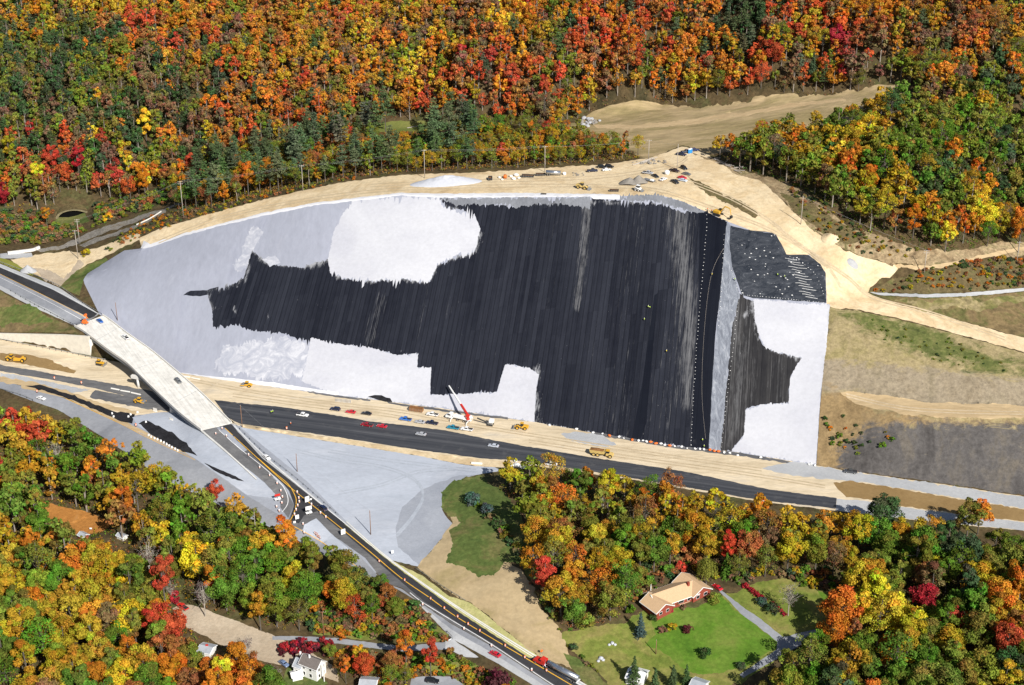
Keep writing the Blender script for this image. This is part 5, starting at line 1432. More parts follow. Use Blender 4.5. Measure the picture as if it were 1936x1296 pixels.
LIMIT = 300
by_name = {}
for t in TREES:
    by_name.setdefault(KIND_NAME[t['kind']], []).append(t)
for nm, lst in by_name.items():
    lst.sort(key=lambda t: (t['label'] is None, not t['seen'], t['f']))
    for i, t in enumerate(lst):
        t['own'] = i < LIMIT and (t['seen'] or t['label'] is not None)
print('TREES', {k: (len(v), sum(t['own'] for t in v)) for k, v in by_name.items()})

ORD = ['first', 'second', 'third', 'fourth', 'fifth', 'sixth', 'seventh', 'eighth', 'ninth', 'tenth', 'eleventh', 'twelfth']
SHAPE = {'round': 'round tree', 'tall': 'slim tree', 'sparse': 'thin tree', 'bare': 'bare tree', 'pine': 'pine', 'spruce': 'spruce', 'shrub': 'shrub', 'mound': 'bush'}
groups = {}
for t in TREES:
    if t['own'] and t['label'] is None:
        groups.setdefault((t['wood'][1], t['kind'], 'D' if t['kind'] == 'pine' else t['ck']), []).append(t)
BANDS = {1: [''], 2: ['back', 'front'], 3: ['back', 'middle', 'front'], 4: ['far back', 'back', 'front', 'very front']}
for (wl, kind, ck), lst in groups.items():
    nb_ = min(4, max(1, math.ceil(len(lst) / 8)))
    lst.sort(key=lambda t: -t['f'])
    per = math.ceil(len(lst) / nb_)
    for bi in range(nb_):
        row = sorted(lst[bi * per:(bi + 1) * per], key=lambda t: t['px'])
        for i, t in enumerate(row):
            col = PAL[ck][0]
            if len(row) == 1:
                o_, tail = 'the only', ''
            elif i >= len(ORD):
                j = len(row) - 1 - i
                o_, tail = (ORD[j], 'from right') if j < len(ORD) else ('middle', 'of many')
            else:
                o_, tail = ORD[i], 'from left'
            band = BANDS[nb_][bi]
            t['label'] = ' '.join(f"{o_} {col} {SHAPE[kind]} {tail} in the {band + ' of the ' if band else ''}{wl}".split())
            t['grp'] = f"{SHAPE[kind]}s of the {wl}"

def colour_of(t):
    c = PAL[t['ck']][1]
    if t['kind'] == 'pine':
        c = (0.115, 0.17, 0.075) if rnd.random() < 0.75 else (0.16, 0.19, 0.10)
    if t['kind'] == 'bare':
        c = (0.16, 0.12, 0.10)
    if t['wood'] and t['wood'][0] == 'mountain' and t['kind'] != 'pine' and t['ck'] not in 'DLB':
        c = tuple(0.78 * a + 0.22 * b for a, b in zip(c, (0.46, 0.21, 0.045)))
        c = tuple(v * 1.12 for v in c)
    return jitter_col(c, rnd)

far_V, far_F, far_C, far_M = [], [], [], []
nv = 0
leafV, leafC = [], []
barkV, barkF = [], []
nbv = 0
rf = np.random.default_rng(3)
shV, shC = [], []
for t in TREES:
    c = colour_of(t)
    if t['own']:
        e, p = place_tree(t['kind'], t['x'], t['y'], t['z'] - 0.1, t['sc'], c, rnd, t['zs'])
        cat = {'pine': 'pine', 'spruce': 'spruce', 'shrub': 'shrub', 'mound': 'bush', 'willow': 'tree'}.get(t['kind'], 'tree')
        tagp(e, t['label'], cat, t.get('grp'))
    else:
        if t['kind'] in ('pine', 'spruce', 'bare'):
            p = rnd.choice(PROTO[t['kind']])
        elif t['kind'] in ('shrub', 'mound'):
            p = rnd.choice(PROTO['shrub'])
        else:
            p = rnd.choice(FAR[t['kind']])
        a = rnd.uniform(0, 6.283); ca, sa = math.cos(a), math.sin(a)
        M = np.array([[ca, -sa, 0], [sa, ca, 0], [0, 0, 1]]) * t['sc']
        M[2] *= t['zs']
        V = p.V @ M.T + np.array([t['x'], t['y'], t['z'] - 0.1])
        leafV.append(V); leafC.append(p.col * np.array([c[0], c[1], c[2], 1]))
        bv = np.array(p.tb.v) @ M.T + np.array([t['x'], t['y'], t['z'] - 0.1])
        barkV.append(bv); barkF += [tuple(i + nbv for i in f) for f in p.tb.f]; nbv += len(bv)
if leafV:
    me = leaf_mesh('autumn_woodland', np.vstack(leafV), np.vstack(leafC))
    o = bpy.data.objects.new('autumn_woodland', me); COL.objects.link(o)
    tagp(o, 'dense autumn woodland of red, orange, golden and green trees covering the mountain side', 'woodland', None, 'stuff')
    o2 = mesh_obj('trunks', np.vstack(barkV), barkF, BARKM, o)
    o2['kind'] = 'stuff'

# low undergrowth that hides the leaf litter between the trunks
ugV, ugC = [], []
ug = np.random.default_rng(17)
for wname, wlabel, poly, *_r in WOODS:
    w_ = tin_rays(poly)[:, :2]
    lo, hi = w_.min(0) - 3, w_.max(0) + 3
    n = int((hi - lo).prod() * (0.10 if wname == 'mountain' else 0.30))
    xy = ug.uniform(lo, hi, (n, 2))
    xy = xy[inside(w_, xy)]
    cols = {'left': 'LBUGN', 'narrow': 'LBUR', 'roadside': 'LBUG', 'middle': 'LBDU', 'corner': 'DLBN', 'right': 'DLBN', 'strip': 'LBUG', 'mountain': 'BLUBG'}[wname]
    for x, y in xy:
        z = on_floor(x, y)
        if z is None:
            continue
        c = np.array(jitter_col(PAL[rnd.choice(cols)][1], rnd, 0.25)) * 0.85
        k = 7
        sc = rnd.uniform(0.5, 1.3)
        P = np.array([x, y, z]) + ug.normal(size=(k, 3)) * np.array([0.7, 0.7, 0.35]) * sc + np.array([0, 0, 0.6 * sc])
        N = ug.normal(size=(k, 3)) + np.array([0, 0, 0.8])
        ugV.append(cards(P, N, 0.34 * sc, ug)); t = ug.uniform(0.7, 1.25, k)[:, None]
        ugC.append(np.column_stack([t * c, np.ones(k)]))
me = leaf_mesh('undergrowth', np.vstack(ugV), np.vstack(ugC))
o = bpy.data.objects.new('undergrowth', me); COL.objects.link(o)
tagp(o, 'low brown and olive undergrowth covering the ground between the trees', 'undergrowth', None, 'stuff')
# ------------------------------------------------------------------ paints
def plain(name, c, rough=0.6, metal=0.0, spec=0.4, vary=0.08, scale=1.5):
    m, nt, b = mat(name)
    n = noise_node(nt, pos_vec(nt), scale, 4, 0.6)
    col = ramp(nt, n, [(0.3, tuple(v * (1 - vary) for v in c)), (0.7, tuple(min(1, v * (1 + vary)) for v in c))])
    nt.links.new(col, b.inputs['Base Color'])
    b.inputs['Roughness'].default_value = rough
    b.inputs['Metallic'].default_value = metal
    b.inputs['Specular IOR Level'].default_value = spec
    return m
m, nt, b = mat('car_paint')
oi = nt.nodes.new('ShaderNodeObjectInfo')
n = noise_node(nt, pos_vec(nt), 3.0, 3, 0.6)
c = mixc(nt, 1.0, oi.outputs['Color'], ramp(nt, n, [(0.3, 0.9), (0.7, 1.05)]), 'MULTIPLY')
nt.links.new(c, b.inputs['Base Color'])
b.inputs['Roughness'].default_value = 0.3
b.inputs['Specular IOR Level'].default_value = 0.6
b.inputs['Coat Weight'].default_value = 0.5
PAINT = m
GLASS = plain('dark_window_glass', (0.015, 0.018, 0.022), 0.08, 0, 0.8)
TYRE = plain('black_rubber', (0.018, 0.018, 0.018), 0.8, 0, 0.2)
RIM = plain('wheel_metal', (0.5, 0.5, 0.5), 0.35, 0.6)
STEEL = plain('grey_steel', (0.30, 0.31, 0.32), 0.45, 0.5)
CHROME = plain('polished_steel', (0.55, 0.58, 0.63), 0.25, 0.85)
DARK = plain('dark_steel', (0.03, 0.03, 0.032), 0.6)
YELLOW = plain('machine_yellow', (0.62, 0.34, 0.03), 0.5)
PALEY = plain('dusty_machine_yellow', (0.55, 0.39, 0.13), 0.65)
WHITEP = plain('white_paint', (0.78, 0.78, 0.77), 0.45)
REDP = plain('red_paint', (0.55, 0.03, 0.02), 0.4)
ORANGE = plain('safety_orange', (0.75, 0.16, 0.025), 0.6)
HIVIS = plain('high_visibility_green', (0.50, 0.75, 0.04), 0.7)
m, nt, b = mat('white_deck_concrete')
g = nt.nodes.new('ShaderNodeNewGeometry')
mp = nt.nodes.new('ShaderNodeMapping'); mp.vector_type = 'TEXTURE'; mp.inputs['Rotation'].default_value = (0, 0, R(-60))
nt.links.new(g.outputs['Position'], mp.inputs['Vector'])
mp2 = nt.nodes.new('ShaderNodeMapping'); mp2.inputs['Scale'].default_value = (0.025, 1, 1)
nt.links.new(mp.outputs[0], mp2.inputs['Vector'])
c = ramp(nt, noise_node(nt, mp2.outputs[0], 0.9, 5, 0.7), [(0.35, (0.58, 0.56, 0.52)), (0.5, (0.70, 0.68, 0.63)), (0.65, (0.75, 0.73, 0.69))])
c = mixc(nt, 1.0, c, ramp(nt, noise_node(nt, pos_vec(nt), 0.35, 5, 0.7), [(0.35, 0.84), (0.6, 1.03)]), 'MULTIPLY')
nt.links.new(c, b.inputs['Base Color'])
DECKC = m
CONC = plain('pale_concrete', (0.66, 0.64, 0.60), 0.85, 0, 0.2, 0.05, 0.4)
WALLC = plain('retaining_wall_concrete', (0.64, 0.60, 0.52), 0.9, 0, 0.15, 0.10, 0.5)
GIRDER = plain('bridge_girder_paint', (0.20, 0.22, 0.25), 0.6)
WOOD = plain('weathered_pole_wood', (0.22, 0.12, 0.07), 0.9)
PALEWOOD = plain('pale_dead_wood', (0.40, 0.36, 0.32), 0.9)
GALV = plain('galvanised_steel', (0.42, 0.44, 0.46), 0.5, 0.5)
WIRE = plain('wire_aluminium', (0.38, 0.38, 0.38), 0.6, 0.2)
BRICK = plain('red_brick', (0.26, 0.06, 0.04), 0.9, 0, 0.1, 0.2, 4.0)
SHINGLE = plain('tan_shingles', (0.55, 0.375, 0.225), 0.95, 0, 0.1, 0.07, 1.5)
DARKROOF = plain('grey_brown_shingles', (0.16, 0.14, 0.13), 0.95, 0, 0.1, 0.12, 1.5)
GREYROOF = plain('grey_metal_roof', (0.42, 0.45, 0.49), 0.5, 0.2, 0.4, 0.15, 0.6)
SIDING = plain('white_siding', (0.72, 0.72, 0.70), 0.7, 0, 0.2, 0.05)
WHITESTONE = plain('pale_pile_stone', (0.46, 0.475, 0.52), 0.95, 0, 0.1, 0.07, 0.7)
GREYSTONE = plain('grey_pile_stone', (0.235, 0.215, 0.19), 0.95, 0, 0.1, 0.15, 0.8)
MIDSTONE = plain('mid_grey_pile_stone', (0.36, 0.365, 0.38), 0.95, 0, 0.1, 0.1, 0.8)
SOILLOAD = plain('brown_soil_load', (0.20, 0.10, 0.04), 0.95, 0, 0.1, 0.2, 1.5)
ARCHSTONE = plain('mossy_arch_stone', (0.20, 0.17, 0.10), 0.95, 0, 0.1, 0.3, 0.8)
YLINE = plain('yellow_road_paint', (0.72, 0.40, 0.04), 0.7, 0, 0.2, 0.06)
WLINE = plain('white_road_paint', (0.72, 0.72, 0.72), 0.7, 0, 0.2, 0.06)
RUST = plain('rusty_brown_steel', (0.25, 0.12, 0.05), 0.85, 0, 0.2, 0.3, 1.5)
SKIN = plain('skin', (0.45, 0.27, 0.19), 0.6)
JEANS = plain('dark_work_trousers', (0.03, 0.035, 0.05), 0.85)
CURB = plain('kerb_concrete', (0.62, 0.61, 0.58), 0.9, 0, 0.15, 0.06, 0.5)
RED_C, DRED, WHT, BLK, NVY, SIL, BLU, TRQ, GRY = (0.55, 0.015, 0.03), (0.30, 0.008, 0.018), (0.80, 0.80, 0.80), (0.012, 0.013, 0.016), (0.012, 0.02, 0.06), (0.42, 0.43, 0.46), (0.03, 0.16, 0.55), (0.02, 0.24, 0.36), (0.13, 0.135, 0.14)

def empty(name, loc, rz=0.0, label=None, cat=None, group=None):
    e = bpy.data.objects.new(name, None)
    e.empty_display_size = 0.5
    COL.objects.link(e)
    e.location = loc; e.rotation_euler = (0, 0, rz)
    return tagp(e, label, cat, group)

def copy_tree(o, parent=None, color=None):
    c = o.copy(); COL.objects.link(c); c.parent = parent
    if color is not None and c.type == 'MESH':
        c.color = (color[0], color[1], color[2], 1)
    for ch in list(CHILD.get(o.name, [])):
        copy_tree(ch, c, color)
    CHILD[c.name] = [q for q in c.children] if False else CHILD_TMP.pop(c.name, [])
    if parent is not None:
        CHILD_TMP.setdefault(parent.name, []).append(c)
    return c
CHILD, CHILD_TMP = {}, {}
def register(root):
    """remember children lists (Object.children is slow in big scenes)"""
    stack = [root]
    kids = {}
    for o in bpy.data.objects:
        if o.parent is not None:
            kids.setdefault(o.parent.name, []).append(o)
    while stack:
        o = stack.pop()
        CHILD[o.name] = kids.get(o.name, [])
        stack += CHILD[o.name]

def heading(px, py, dx, dy):
    a, b_ = at(px, py), at(px + dx, py + dy)
    return math.atan2(b_.y - a.y, b_.x - a.x)

def wheel(parent, x, y, r, w, tyre=None, rim=None, name='wheel'):
    t = MB().tube((x, y - w / 2, r), (x, y + w / 2, r), r, r, 16).build(name, tyre or TYRE, parent, False, 0.02)
    MB().tube((x, y - w / 2 - 0.012, r), (x, y + w / 2 + 0.012, r), r * 0.62, r * 0.62, 12).build('rim', rim or RIM, t)
    return t

# ------------------------------------------------------------------ cars
def body_prism(profile, width, tuck=0.9):
    """car shell: side profile with a top that leans inward"""
    zmax = max(z for x, z in profile); zmin = min(z for x, z in profile)
    b = MB(); n = len(profile)
    def hw(z):
        t = (z - zmin) / (zmax - zmin)
        return width / 2 * (1 - (1 - tuck) * t ** 1.5)
    vs = [(x, -hw(z), z) for x, z in profile] + [(x, hw(z), z) for x, z in profile]
    fs = [tuple(range(n)), tuple(range(n, 2 * n))[::-1]] + [((i + 1) % n, i, n + i, n + (i + 1) % n) for i in range(n)]
    return b.add(vs, fs)

def make_car(kind, color, loc, rz, label):
    e = empty({'pickup': 'pickup_truck', 'sedan': 'sedan_car', 'suv': 'suv_car', 'van': 'van'}[kind], loc, rz, label, {'pickup': 'pickup', 'sedan': 'car', 'suv': 'car', 'van': 'van'}[kind])
    if kind == 'sedan':
        L, W, wb, wr = 4.7, 1.82, 1.4, 0.33
        low = [(-2.32,0.35),(-2.35,0.75),(-2.2,0.93),(-1.2,0.97),(1.0,0.95),(2.1,0.80),(2.34,0.62),(2.34,0.32)]
        top = [(-1.75,0.95),(-1.0,1.40),(0.25,1.43),(1.15,0.94)]
    elif kind == 'suv':
        L, W, wb, wr = 4.8, 1.92, 1.42, 0.38
        low = [(-2.35,0.40),(-2.4,0.85),(-2.3,1.05),(1.0,1.06),(2.2,0.95),(2.4,0.72),(2.4,0.40)]
        top = [(-2.28,1.04),(-2.0,1.72),(0.35,1.75),(1.15,1.04)]
    elif kind == 'van':
        L, W, wb, wr = 5.4, 2.0, 1.7, 0.38
        low = [(-2.6,0.40),(-2.65,1.1),(1.9,1.1),(2.5,0.95),(2.65,0.7),(2.65,0.40)]
        top = [(-2.6,1.08),(-2.5,2.05),(1.0,2.08),(1.95,1.08)]
    else:
        L, W, wb, wr = 5.6, 1.98, 1.72, 0.40
        low = [(-2.75,0.48),(-2.78,0.95),(-2.74,1.02),(1.2,1.06),(2.55,1.02),(2.78,0.8),(2.78,0.45)]
        top = [(-0.72,1.04),(-0.55,1.78),(0.75,1.80),(1.45,1.04)]
    bd = body_prism(low, W, 0.94).build('body', PAINT, e, False, 0.06)
    rf = body_prism([(x, z) for x, z in top], W * 0.9, 0.82).build('cabin', PAINT, e, False, 0.05)
    # glass band set a little proud of the cabin sides, and screens
    zt = top[1][1]; zb = top[0][1]
    x0, x1, x2, x3 = top[0][0], top[1][0], top[2][0], top[3][0]
    for s in (-1, 1):
        g = MB()
        y0 = s * (W * 0.45 + 0.008); y1 = s * (W * 0.45 * 0.86 + 0.008)
        pts_ = [(x0 + 0.28, y0, zb + 0.07), (x3 - 0.28, y0, zb + 0.07), (x2 - 0.02, y1, zt - 0.12), (x1 + 0.10, y1, zt - 0.12)]
        ins = [(p[0], p[1] - s * 0.05, p[2]) for p in pts_]
        g.add(pts_ + ins, [(0, 1, 2, 3), (4, 7, 6, 5), (0, 4, 5, 1), (1, 5, 6, 2), (2, 6, 7, 3), (3, 7, 4, 0)])
        g.build('side_window', GLASS, e)
    for nm, xa, xb, sg in (('windscreen', x3, x2, 1), ('rear_window', x0, x1, -1)):
        yb, yt = W * 0.40, W * 0.345
        pts_ = [(xa + (xb - xa) * 0.12 + sg * 0.012, -yb, zb + 0.09), (xa + (xb - xa) * 0.12 + sg * 0.012, yb, zb + 0.09), (xa + (xb - xa) * 0.9 + sg * 0.012, yt, zb + (zt - zb) * 0.9), (xa + (xb - xa) * 0.9 + sg * 0.012, -yt, zb + (zt - zb) * 0.9)]
        ins = [(p[0] - sg * 0.06, p[1], p[2] - 0.02) for p in pts_]
        MB().add(pts_ + ins, [(0, 1, 2, 3), (4, 7, 6, 5), (0, 4, 5, 1), (1, 5, 6, 2), (2, 6, 7, 3), (3, 7, 4, 0)]).build(nm, GLASS, e)
    if kind == 'pickup':
        MB().box((-1.72, 0, 1.045), (1.85, W * 0.78, 0.06)).build('load_bed', DARK, e)
    for sx in (-1, 1):
        for sy in (-1, 1):
            wheel(e, sx * wb, sy * (W / 2 - 0.10), wr, 0.23)
    zf = low[-2][1]
    for s in (-1, 1):
        MB().box((low[-2][0] - 0.02, s * W * 0.36, zf + 0.02), (0.10, 0.32, 0.14)).build('headlight', WHITEP, e)
        MB().box((low[1][0] + 0.02, s * W * 0.38, low[1][1] - 0.04), (0.10, 0.22, 0.16)).build('tail_light', REDP, e)
    MB().box((low[0][0] - 0.03, 0, low[0][1] + 0.08), (0.14, W * 0.9, 0.18)).build('bumper', STEEL, e)
    for o in bpy.data.objects:
        pass
    return e

CARPROTO = {}
CGROUP = {'pickup': 'pickup trucks on the site', 'sedan': 'saloon cars', 'suv': 'sport utility cars', 'van': 'vans'}
def car(kind, px, py, dx, dy, color, label, z=None):
    P = at(px, py) if z is None else at_z(px, py, z)
    rz = heading(px, py, dx, dy) if z is None else math.atan2((at_z(px + dx, py + dy, z) - P).y, (at_z(px + dx, py + dy, z) - P).x)
    if kind not in CARPROTO:
        e = make_car(kind, color, P, rz, label)
        register(e)
        CARPROTO[kind] = e
        for ch in CHILD[e.name]:
            ch.color = (*color, 1)
    else:
        e = copy_tree(CARPROTO[kind], None, color)
        e.location = P; e.rotation_euler = (0, 0, rz); e['label'] = label
    e['group'] = CGROUP[kind]
    return e

car('suv', 634, 776, -20, -3, NVY, 'navy sport utility car, leftmost of the row parked on the sand')
car('sedan', 663, 781, -20, -3, RED_C, 'bright red saloon between the navy and the black parked cars')
car('sedan', 693, 784, -20, -3, BLK, 'black saloon right of the bright red one on the sand')
car('pickup', 694, 806, -20, -4, DRED, 'dark red pickup parked on the edge of the new paving')
car('sedan', 722, 808, -20, -4, RED_C, 'red saloon behind the dark red pickup on the paving edge')
car('pickup', 767, 795, -20, -3, BLU, 'bright blue pickup parked alone on the sand')
car('sedan', 794, 800, -20, -3, SIL, 'silver lilac saloon between two blue pickups')
car('pickup', 817, 802, -20, -3, NVY, 'dark blue pickup with silver sill right of the silver saloon')
car('pickup', 818, 786, -20, -3, WHT, 'white pickup beside the brown open container')
car('pickup', 857, 811, -20, -3, TRQ, 'turquoise pickup below the white boom truck')
car('pickup', 883, 814, -20, -3, WHT, 'white pickup at the right outrigger of the boom truck')
car('sedan', 796, 823, -20, -3, SIL, 'silver saloon on the edge of the new highway paving')
car('sedan', 933, 845, -20, -3, (0.5, 0.53, 0.6), 'pale silver blue saloon on the highway paving left of the middle wood')
car('pickup', 572, 787, 20, 3, WHT, 'white pickup on the highway paving near the bridge')
car('pickup', 1042, 880, 20, 3, WHT, 'white pickup half hidden behind the treetops of the middle wood')
car('pickup', 1608, 894, -20, -2, (0.06, 0.065, 0.075), 'black and grey pickup on the gravel road at the slope foot')
car('sedan', 504, 867, 20, 17, WHT, 'white saloon on the cross road behind the bridge')
car('suv', 610, 963, -20, -16, NVY, 'dark navy car on the cross road beside the junction signs')
car('sedan', 936, 1239, -20, -11, RED_C, 'red saloon on the gravel shoulder of the cross road')
car('suv', 818, 1290, 20, 2, BLK, 'black car parked on the pad at the bottom border')
car('sedan', 78, 755, 20, 8, WHT, 'white saloon on the ramp road at the left')
car('sedan', 1356, 1113, -20, -16, RED_C, 'red car at the driveway end beside the ranch house')
car('sedan', 537, 1257, 16, 12, (0.16, 0.22, 0.36), 'blue grey saloon in the dirt yard by the white house')
car('pickup', 346, 1150, -16, -10, (0.6, 0.03, 0.02), 'red pickup at the entrance of the dirt yard')
car('sedan', 30, 880, 20, 4, WHT, 'white saloon in the clearing at the left border')
car('pickup', 1120, 325, 20, -1, NVY, 'dark blue pickup at the wood edge on the bench')
car('sedan', 1147, 323, 20, -2, WHT, 'white saloon right of the dark blue pickup on the bench')
car('suv', 1138, 318, 20, 2, BLK, 'black car parked behind the white saloon on the bench')
car('suv', 1152, 317, 20, 3, BLK, 'second black car behind the white saloon')
car('pickup', 1225, 329, 20, 2, SIL, 'silver pickup above the grey stone pile')
car('sedan', 1239, 335, 14, 7, BLK, 'black saloon overlapping the silver pickup')
car('sedan', 1254, 341, 14, -7, WHT, 'white car turned towards the trees by the dark pickup')
car('pickup', 1276, 346, 14, 8, BLK, 'black pickup below the red car on the bench')
car('pickup', 1275, 325, 18, 4, (0.03, 0.012, 0.015), 'very dark maroon pickup under the utility pole')
car('sedan', 1290, 338, 20, 4, (0.6, 0.02, 0.04), 'red car beside the pale blue one on the bench')
car('sedan', 1291, 343, 20, 5, (0.55, 0.62, 0.72), 'pale blue car in front of the red one')
car('sedan', 1298, 331, 20, 4, GRY, 'grey saloon at the right end of the parking group')
car('suv', 1293, 320, 14, 8, BLK, 'black car with pale roof nearest the haul road')
car('pickup', 1288, 294, 20, 3, NVY, 'navy pickup at the left of the blue row by the clearing')
car('pickup', 1297, 289, 20, -3, NVY, 'navy pickup in the middle of the blue row by the clearing')
car('suv', 1313, 286, 20, -3, (0.012, 0.03, 0.11), 'deep blue car at the right of the blue row')

# ------------------------------------------------------------------ bridge
def lerp(a, b_, t):
    return a + (b_ - a) * t
LE = [(141,617),(161,629),(203,661),(240,687),(267,713),(313,757),(344,785),(381,814)]
RE = [(194,597),(209,607),(244,634),(284,662),(329,699),(366,731),(397,760),(437,800)]
def deck_z(t):
    return 10.55 - 5.45 * t
def edge_pts(E):
    # arc-length parameter along the traced edge
    d = [0]
    for p, q in zip(E, E[1:]):
        d.append(d[-1] + math.hypot(q[0] - p[0], q[1] - p[1]))
    S = spline(E, False, 4)
    out = []
    dd = [0]
    for p, q in zip(S, S[1:]):
        dd.append(dd[-1] + math.hypot(q[0] - p[0], q[1] - p[1]))
    for p, s in zip(S, dd):
        out.append(at_z(p[0], p[1], deck_z(s / dd[-1])))
    return out
LP, RP = edge_pts(LE), edge_pts(RE)
NB = len(LP)
bridge = empty('road_bridge', (LP[0] + RP[-1]) * 0.5 * Vector((1, 1, 0)) if False else Vector(((LP[0].x + RP[-1].x) / 2, (LP[0].y + RP[-1].y) / 2, 0)), 0, 'long white concrete road bridge crossing the highway corridor', 'bridge')
BO = Vector(bridge.location)
def ribbon(name, A, B_, up, down, m, parent, org):
    """slab between two edge lines"""
    v = []
    for a, b2 in zip(A, B_):
        v += [a + Vector((0, 0, up)) - org, b2 + Vector((0, 0, up)) - org, a - Vector((0, 0, down)) - org, b2 - Vector((0, 0, down)) - org]
    f = []
    for i in range(len(A) - 1):
        o = 4 * i
        f += [(o, o + 1, o + 5, o + 4), (o + 2, o + 6, o + 7, o + 3), (o, o + 4, o + 6, o + 2), (o + 1, o + 3, o + 7, o + 5)]
    o = 4 * (len(A) - 1)
    f += [(0, 2, 3, 1), (o, o + 1, o + 3, o + 2)]
    return mesh_obj(name, v, f, m, parent)
def off(A, B_, d):
    """line A moved d metres towards B"""
    return [a + (b2 - a).normalized() * d for a, b2 in zip(A, B_)]
ribbon('deck', LP, RP, 0.0, 0.3, DECKC, bridge, BO)
ribbon('parapet', off(LP, RP, -0.25), off(LP, RP, 0.12), 0.85, 0.3, CONC, bridge, BO)
ribbon('parapet', off(RP, LP, 0.12), off(RP, LP, -0.25), 0.85, 0.3, CONC, bridge, BO)
for k, d in enumerate((0.12, 2.6, 5.1, 7.6)):
    ribbon('girder', off(LP, RP, d), off(LP, RP, d + 0.45), -0.31, 2.1, GIRDER, bridge, BO)
ribbon('girder', off(RP, LP, 1.1), off(RP, LP, 0.65), -0.3, 1.9, GIRDER, bridge, BO)
# traffic lines on the deck
ribbon('edge_line', off(RP, LP, 0.9), off(RP, LP, 1.05), 0.01, -0.002, WLINE, bridge, BO)
# pier under the middle: cap parallel with the highway
PL = at_z(258, 732, 0)
hd = (at_z(420, 718, 0) - at_z(172, 673, 0)).normalized()
pier = MB()
capz = 5.5
def P3(s, z, w):
    return None
ang = math.atan2(hd.y, hd.x)
cen_ = PL + hd * 11.5 - BO
for t_ in (0.22, 0.5, 0.78):
    i_ = int(t_ * (NB - 1))
    d_ = (RP[i_] - LP[i_])
    e_ = (LP[i_ + 1] - LP[i_]).normalized() * 0.14
    ribbon('expansion_joint', [LP[i_], LP[i_] + e_], [RP[i_], RP[i_] + e_], 0.006, -0.001, GIRDER, bridge, BO)
cap = MB().box((cen_.x, cen_.y, 5.3), (27, 1.5, 1.5), ang).build('pier_cap', CONC, bridge)
for s in (1.2, 8.0, 15.0, 22.0):
    q = PL + hd * s - BO
    MB().tube((q.x, q.y, -0.5), (q.x, q.y, 4.6), 0.65, 0.65, 14).build('column', CONC, bridge, True)
# abutments and the long wing wall at the left
def wall_strip(name, base_px, heights, m, parent, org, th=0.9, z0=-0.6):
    A = [at_z(x, y, 0) for x, y in base_px]
    v, f = [], []
    n = len(A)
    for i, a in enumerate(A):
        d = (A[min(i + 1, n - 1)] - A[max(i - 1, 0)]).normalized()
        nrm = Vector((-d.y, d.x, 0))
        for q in (a, a + nrm * th):
            v += [Vector((q.x, q.y, z0)) - org, Vector((q.x, q.y, heights[i])) - org]
    for i in range(n - 1):
        o = 4 * i
        f += [(o, o + 4, o + 5, o + 1), (o + 2, o + 3, o + 7, o + 6), (o + 1, o + 5, o + 7, o + 3), (o, o + 2, o + 6, o + 4)]
    o = 4 * (n - 1)
    f += [(0, 1, 3, 2), (o, o + 2, o + 3, o + 1)]
    return mesh_obj(name, v, f, m, parent)
ww = empty('retaining_wall', at_z(90, 656, 0), 0, 'long pale concrete wing wall below the left bridge end', 'wall')
WO = Vector(ww.location)
wall_strip('wall_face', [(-60, 636), (0, 641), (60, 651), (120, 662), (172, 673)], [1.2, 2.9, 5.4, 8.2, 10.4], WALLC, ww, WO)
wall_strip('coping', [(-60, 635.8), (0, 640.6), (60, 650.6), (120, 661.6), (172, 672.6)], [1.35, 3.1, 5.6, 8.4, 10.6], CONC, ww, WO, 0.5, 0.9) if False else None
wall_strip('abutment', [(172, 673), (197, 664), (218, 656)], [8.3, 8.1, 7.8], CONC, bridge, BO, 1.2)
wall_strip('abutment', [(372, 775), (350, 779), (322, 781)], [3.6, 3.6, 3.6], CONC, bridge, BO, 1.0)
car('sedan', 189, 609, 20, 14, (0.03, 0.12, 0.42), 'blue saloon entering the left end of the bridge', z=10.35)
car('pickup', 237, 640, -18, -13, WHT, 'white pickup on the bridge beside the right parapet', z=9.3)
car('suv', 337, 723, 18, 15, GRY, 'dark grey car near the right end of the bridge', z=7.0)

# ------------------------------------------------------------------ road paint, kerbs, guardrails
def drape(pts_px, step=5.0):
    S = densify(spline(pts_px, False, 5) , step)
    k = max(1, int(math.hypot(S[0][0] - S[-1][0], S[0][1] - S[-1][1]) / step))
    pp = spline(pts_px, False, 5)
    out = [pp[0]]
    for p, q in zip(pp, pp[1:]):
        n_ = max(1, int(math.hypot(q[0] - p[0], q[1] - p[1]) / step))
        for i in range(1, n_ + 1):
            out.append((p[0] + (q[0] - p[0]) * i / n_, p[1] + (q[1] - p[1]) * i / n_))
    return [at(x, y) for x, y in out]
def strip(name, pts_px, width, m, lift=0.05, th=0.0):
    A = drape(pts_px)
    v, f = [], []
    for i, a in enumerate(A):
        d = A[min(i + 1, len(A) - 1)] - A[max(i - 1, 0)]
        nrm = Vector((-d.y, d.x, 0)).normalized()
        for s in (-0.5, 0.5):
            q = a + nrm * width * s
            zz = max(ground_z(q.x, q.y), a.z - 0.1)
            v.append((q.x, q.y, zz + lift + th))
        if th:
            for s in (-0.5, 0.5):
                q = a + nrm * width * s
                v.append((q.x, q.y, a.z - 0.2))
    n = len(A)
    k = 4 if th else 2
    for i in range(n - 1):
        o = k * i
        f.append((o, o + 1, o + k + 1, o + k))
        if th:
            f += [(o, o + k, o + k + 2, o + 2), (o + 1, o + 3, o + k + 3, o + k + 1)]
    o = mesh_obj(name, v, f, m)
    tagp(o, kind='structure')
    return o
strip('road_line', [(0,518.5),(90,562.5),(168,603)], 0.28, YLINE)
strip('road_line', [(-40,510),(0,525),(90,570),(158,607)], 0.25, WLINE)
strip('road_line', [(-40,487),(0,505),(100,547),(185,593.5)], 0.25, WLINE)
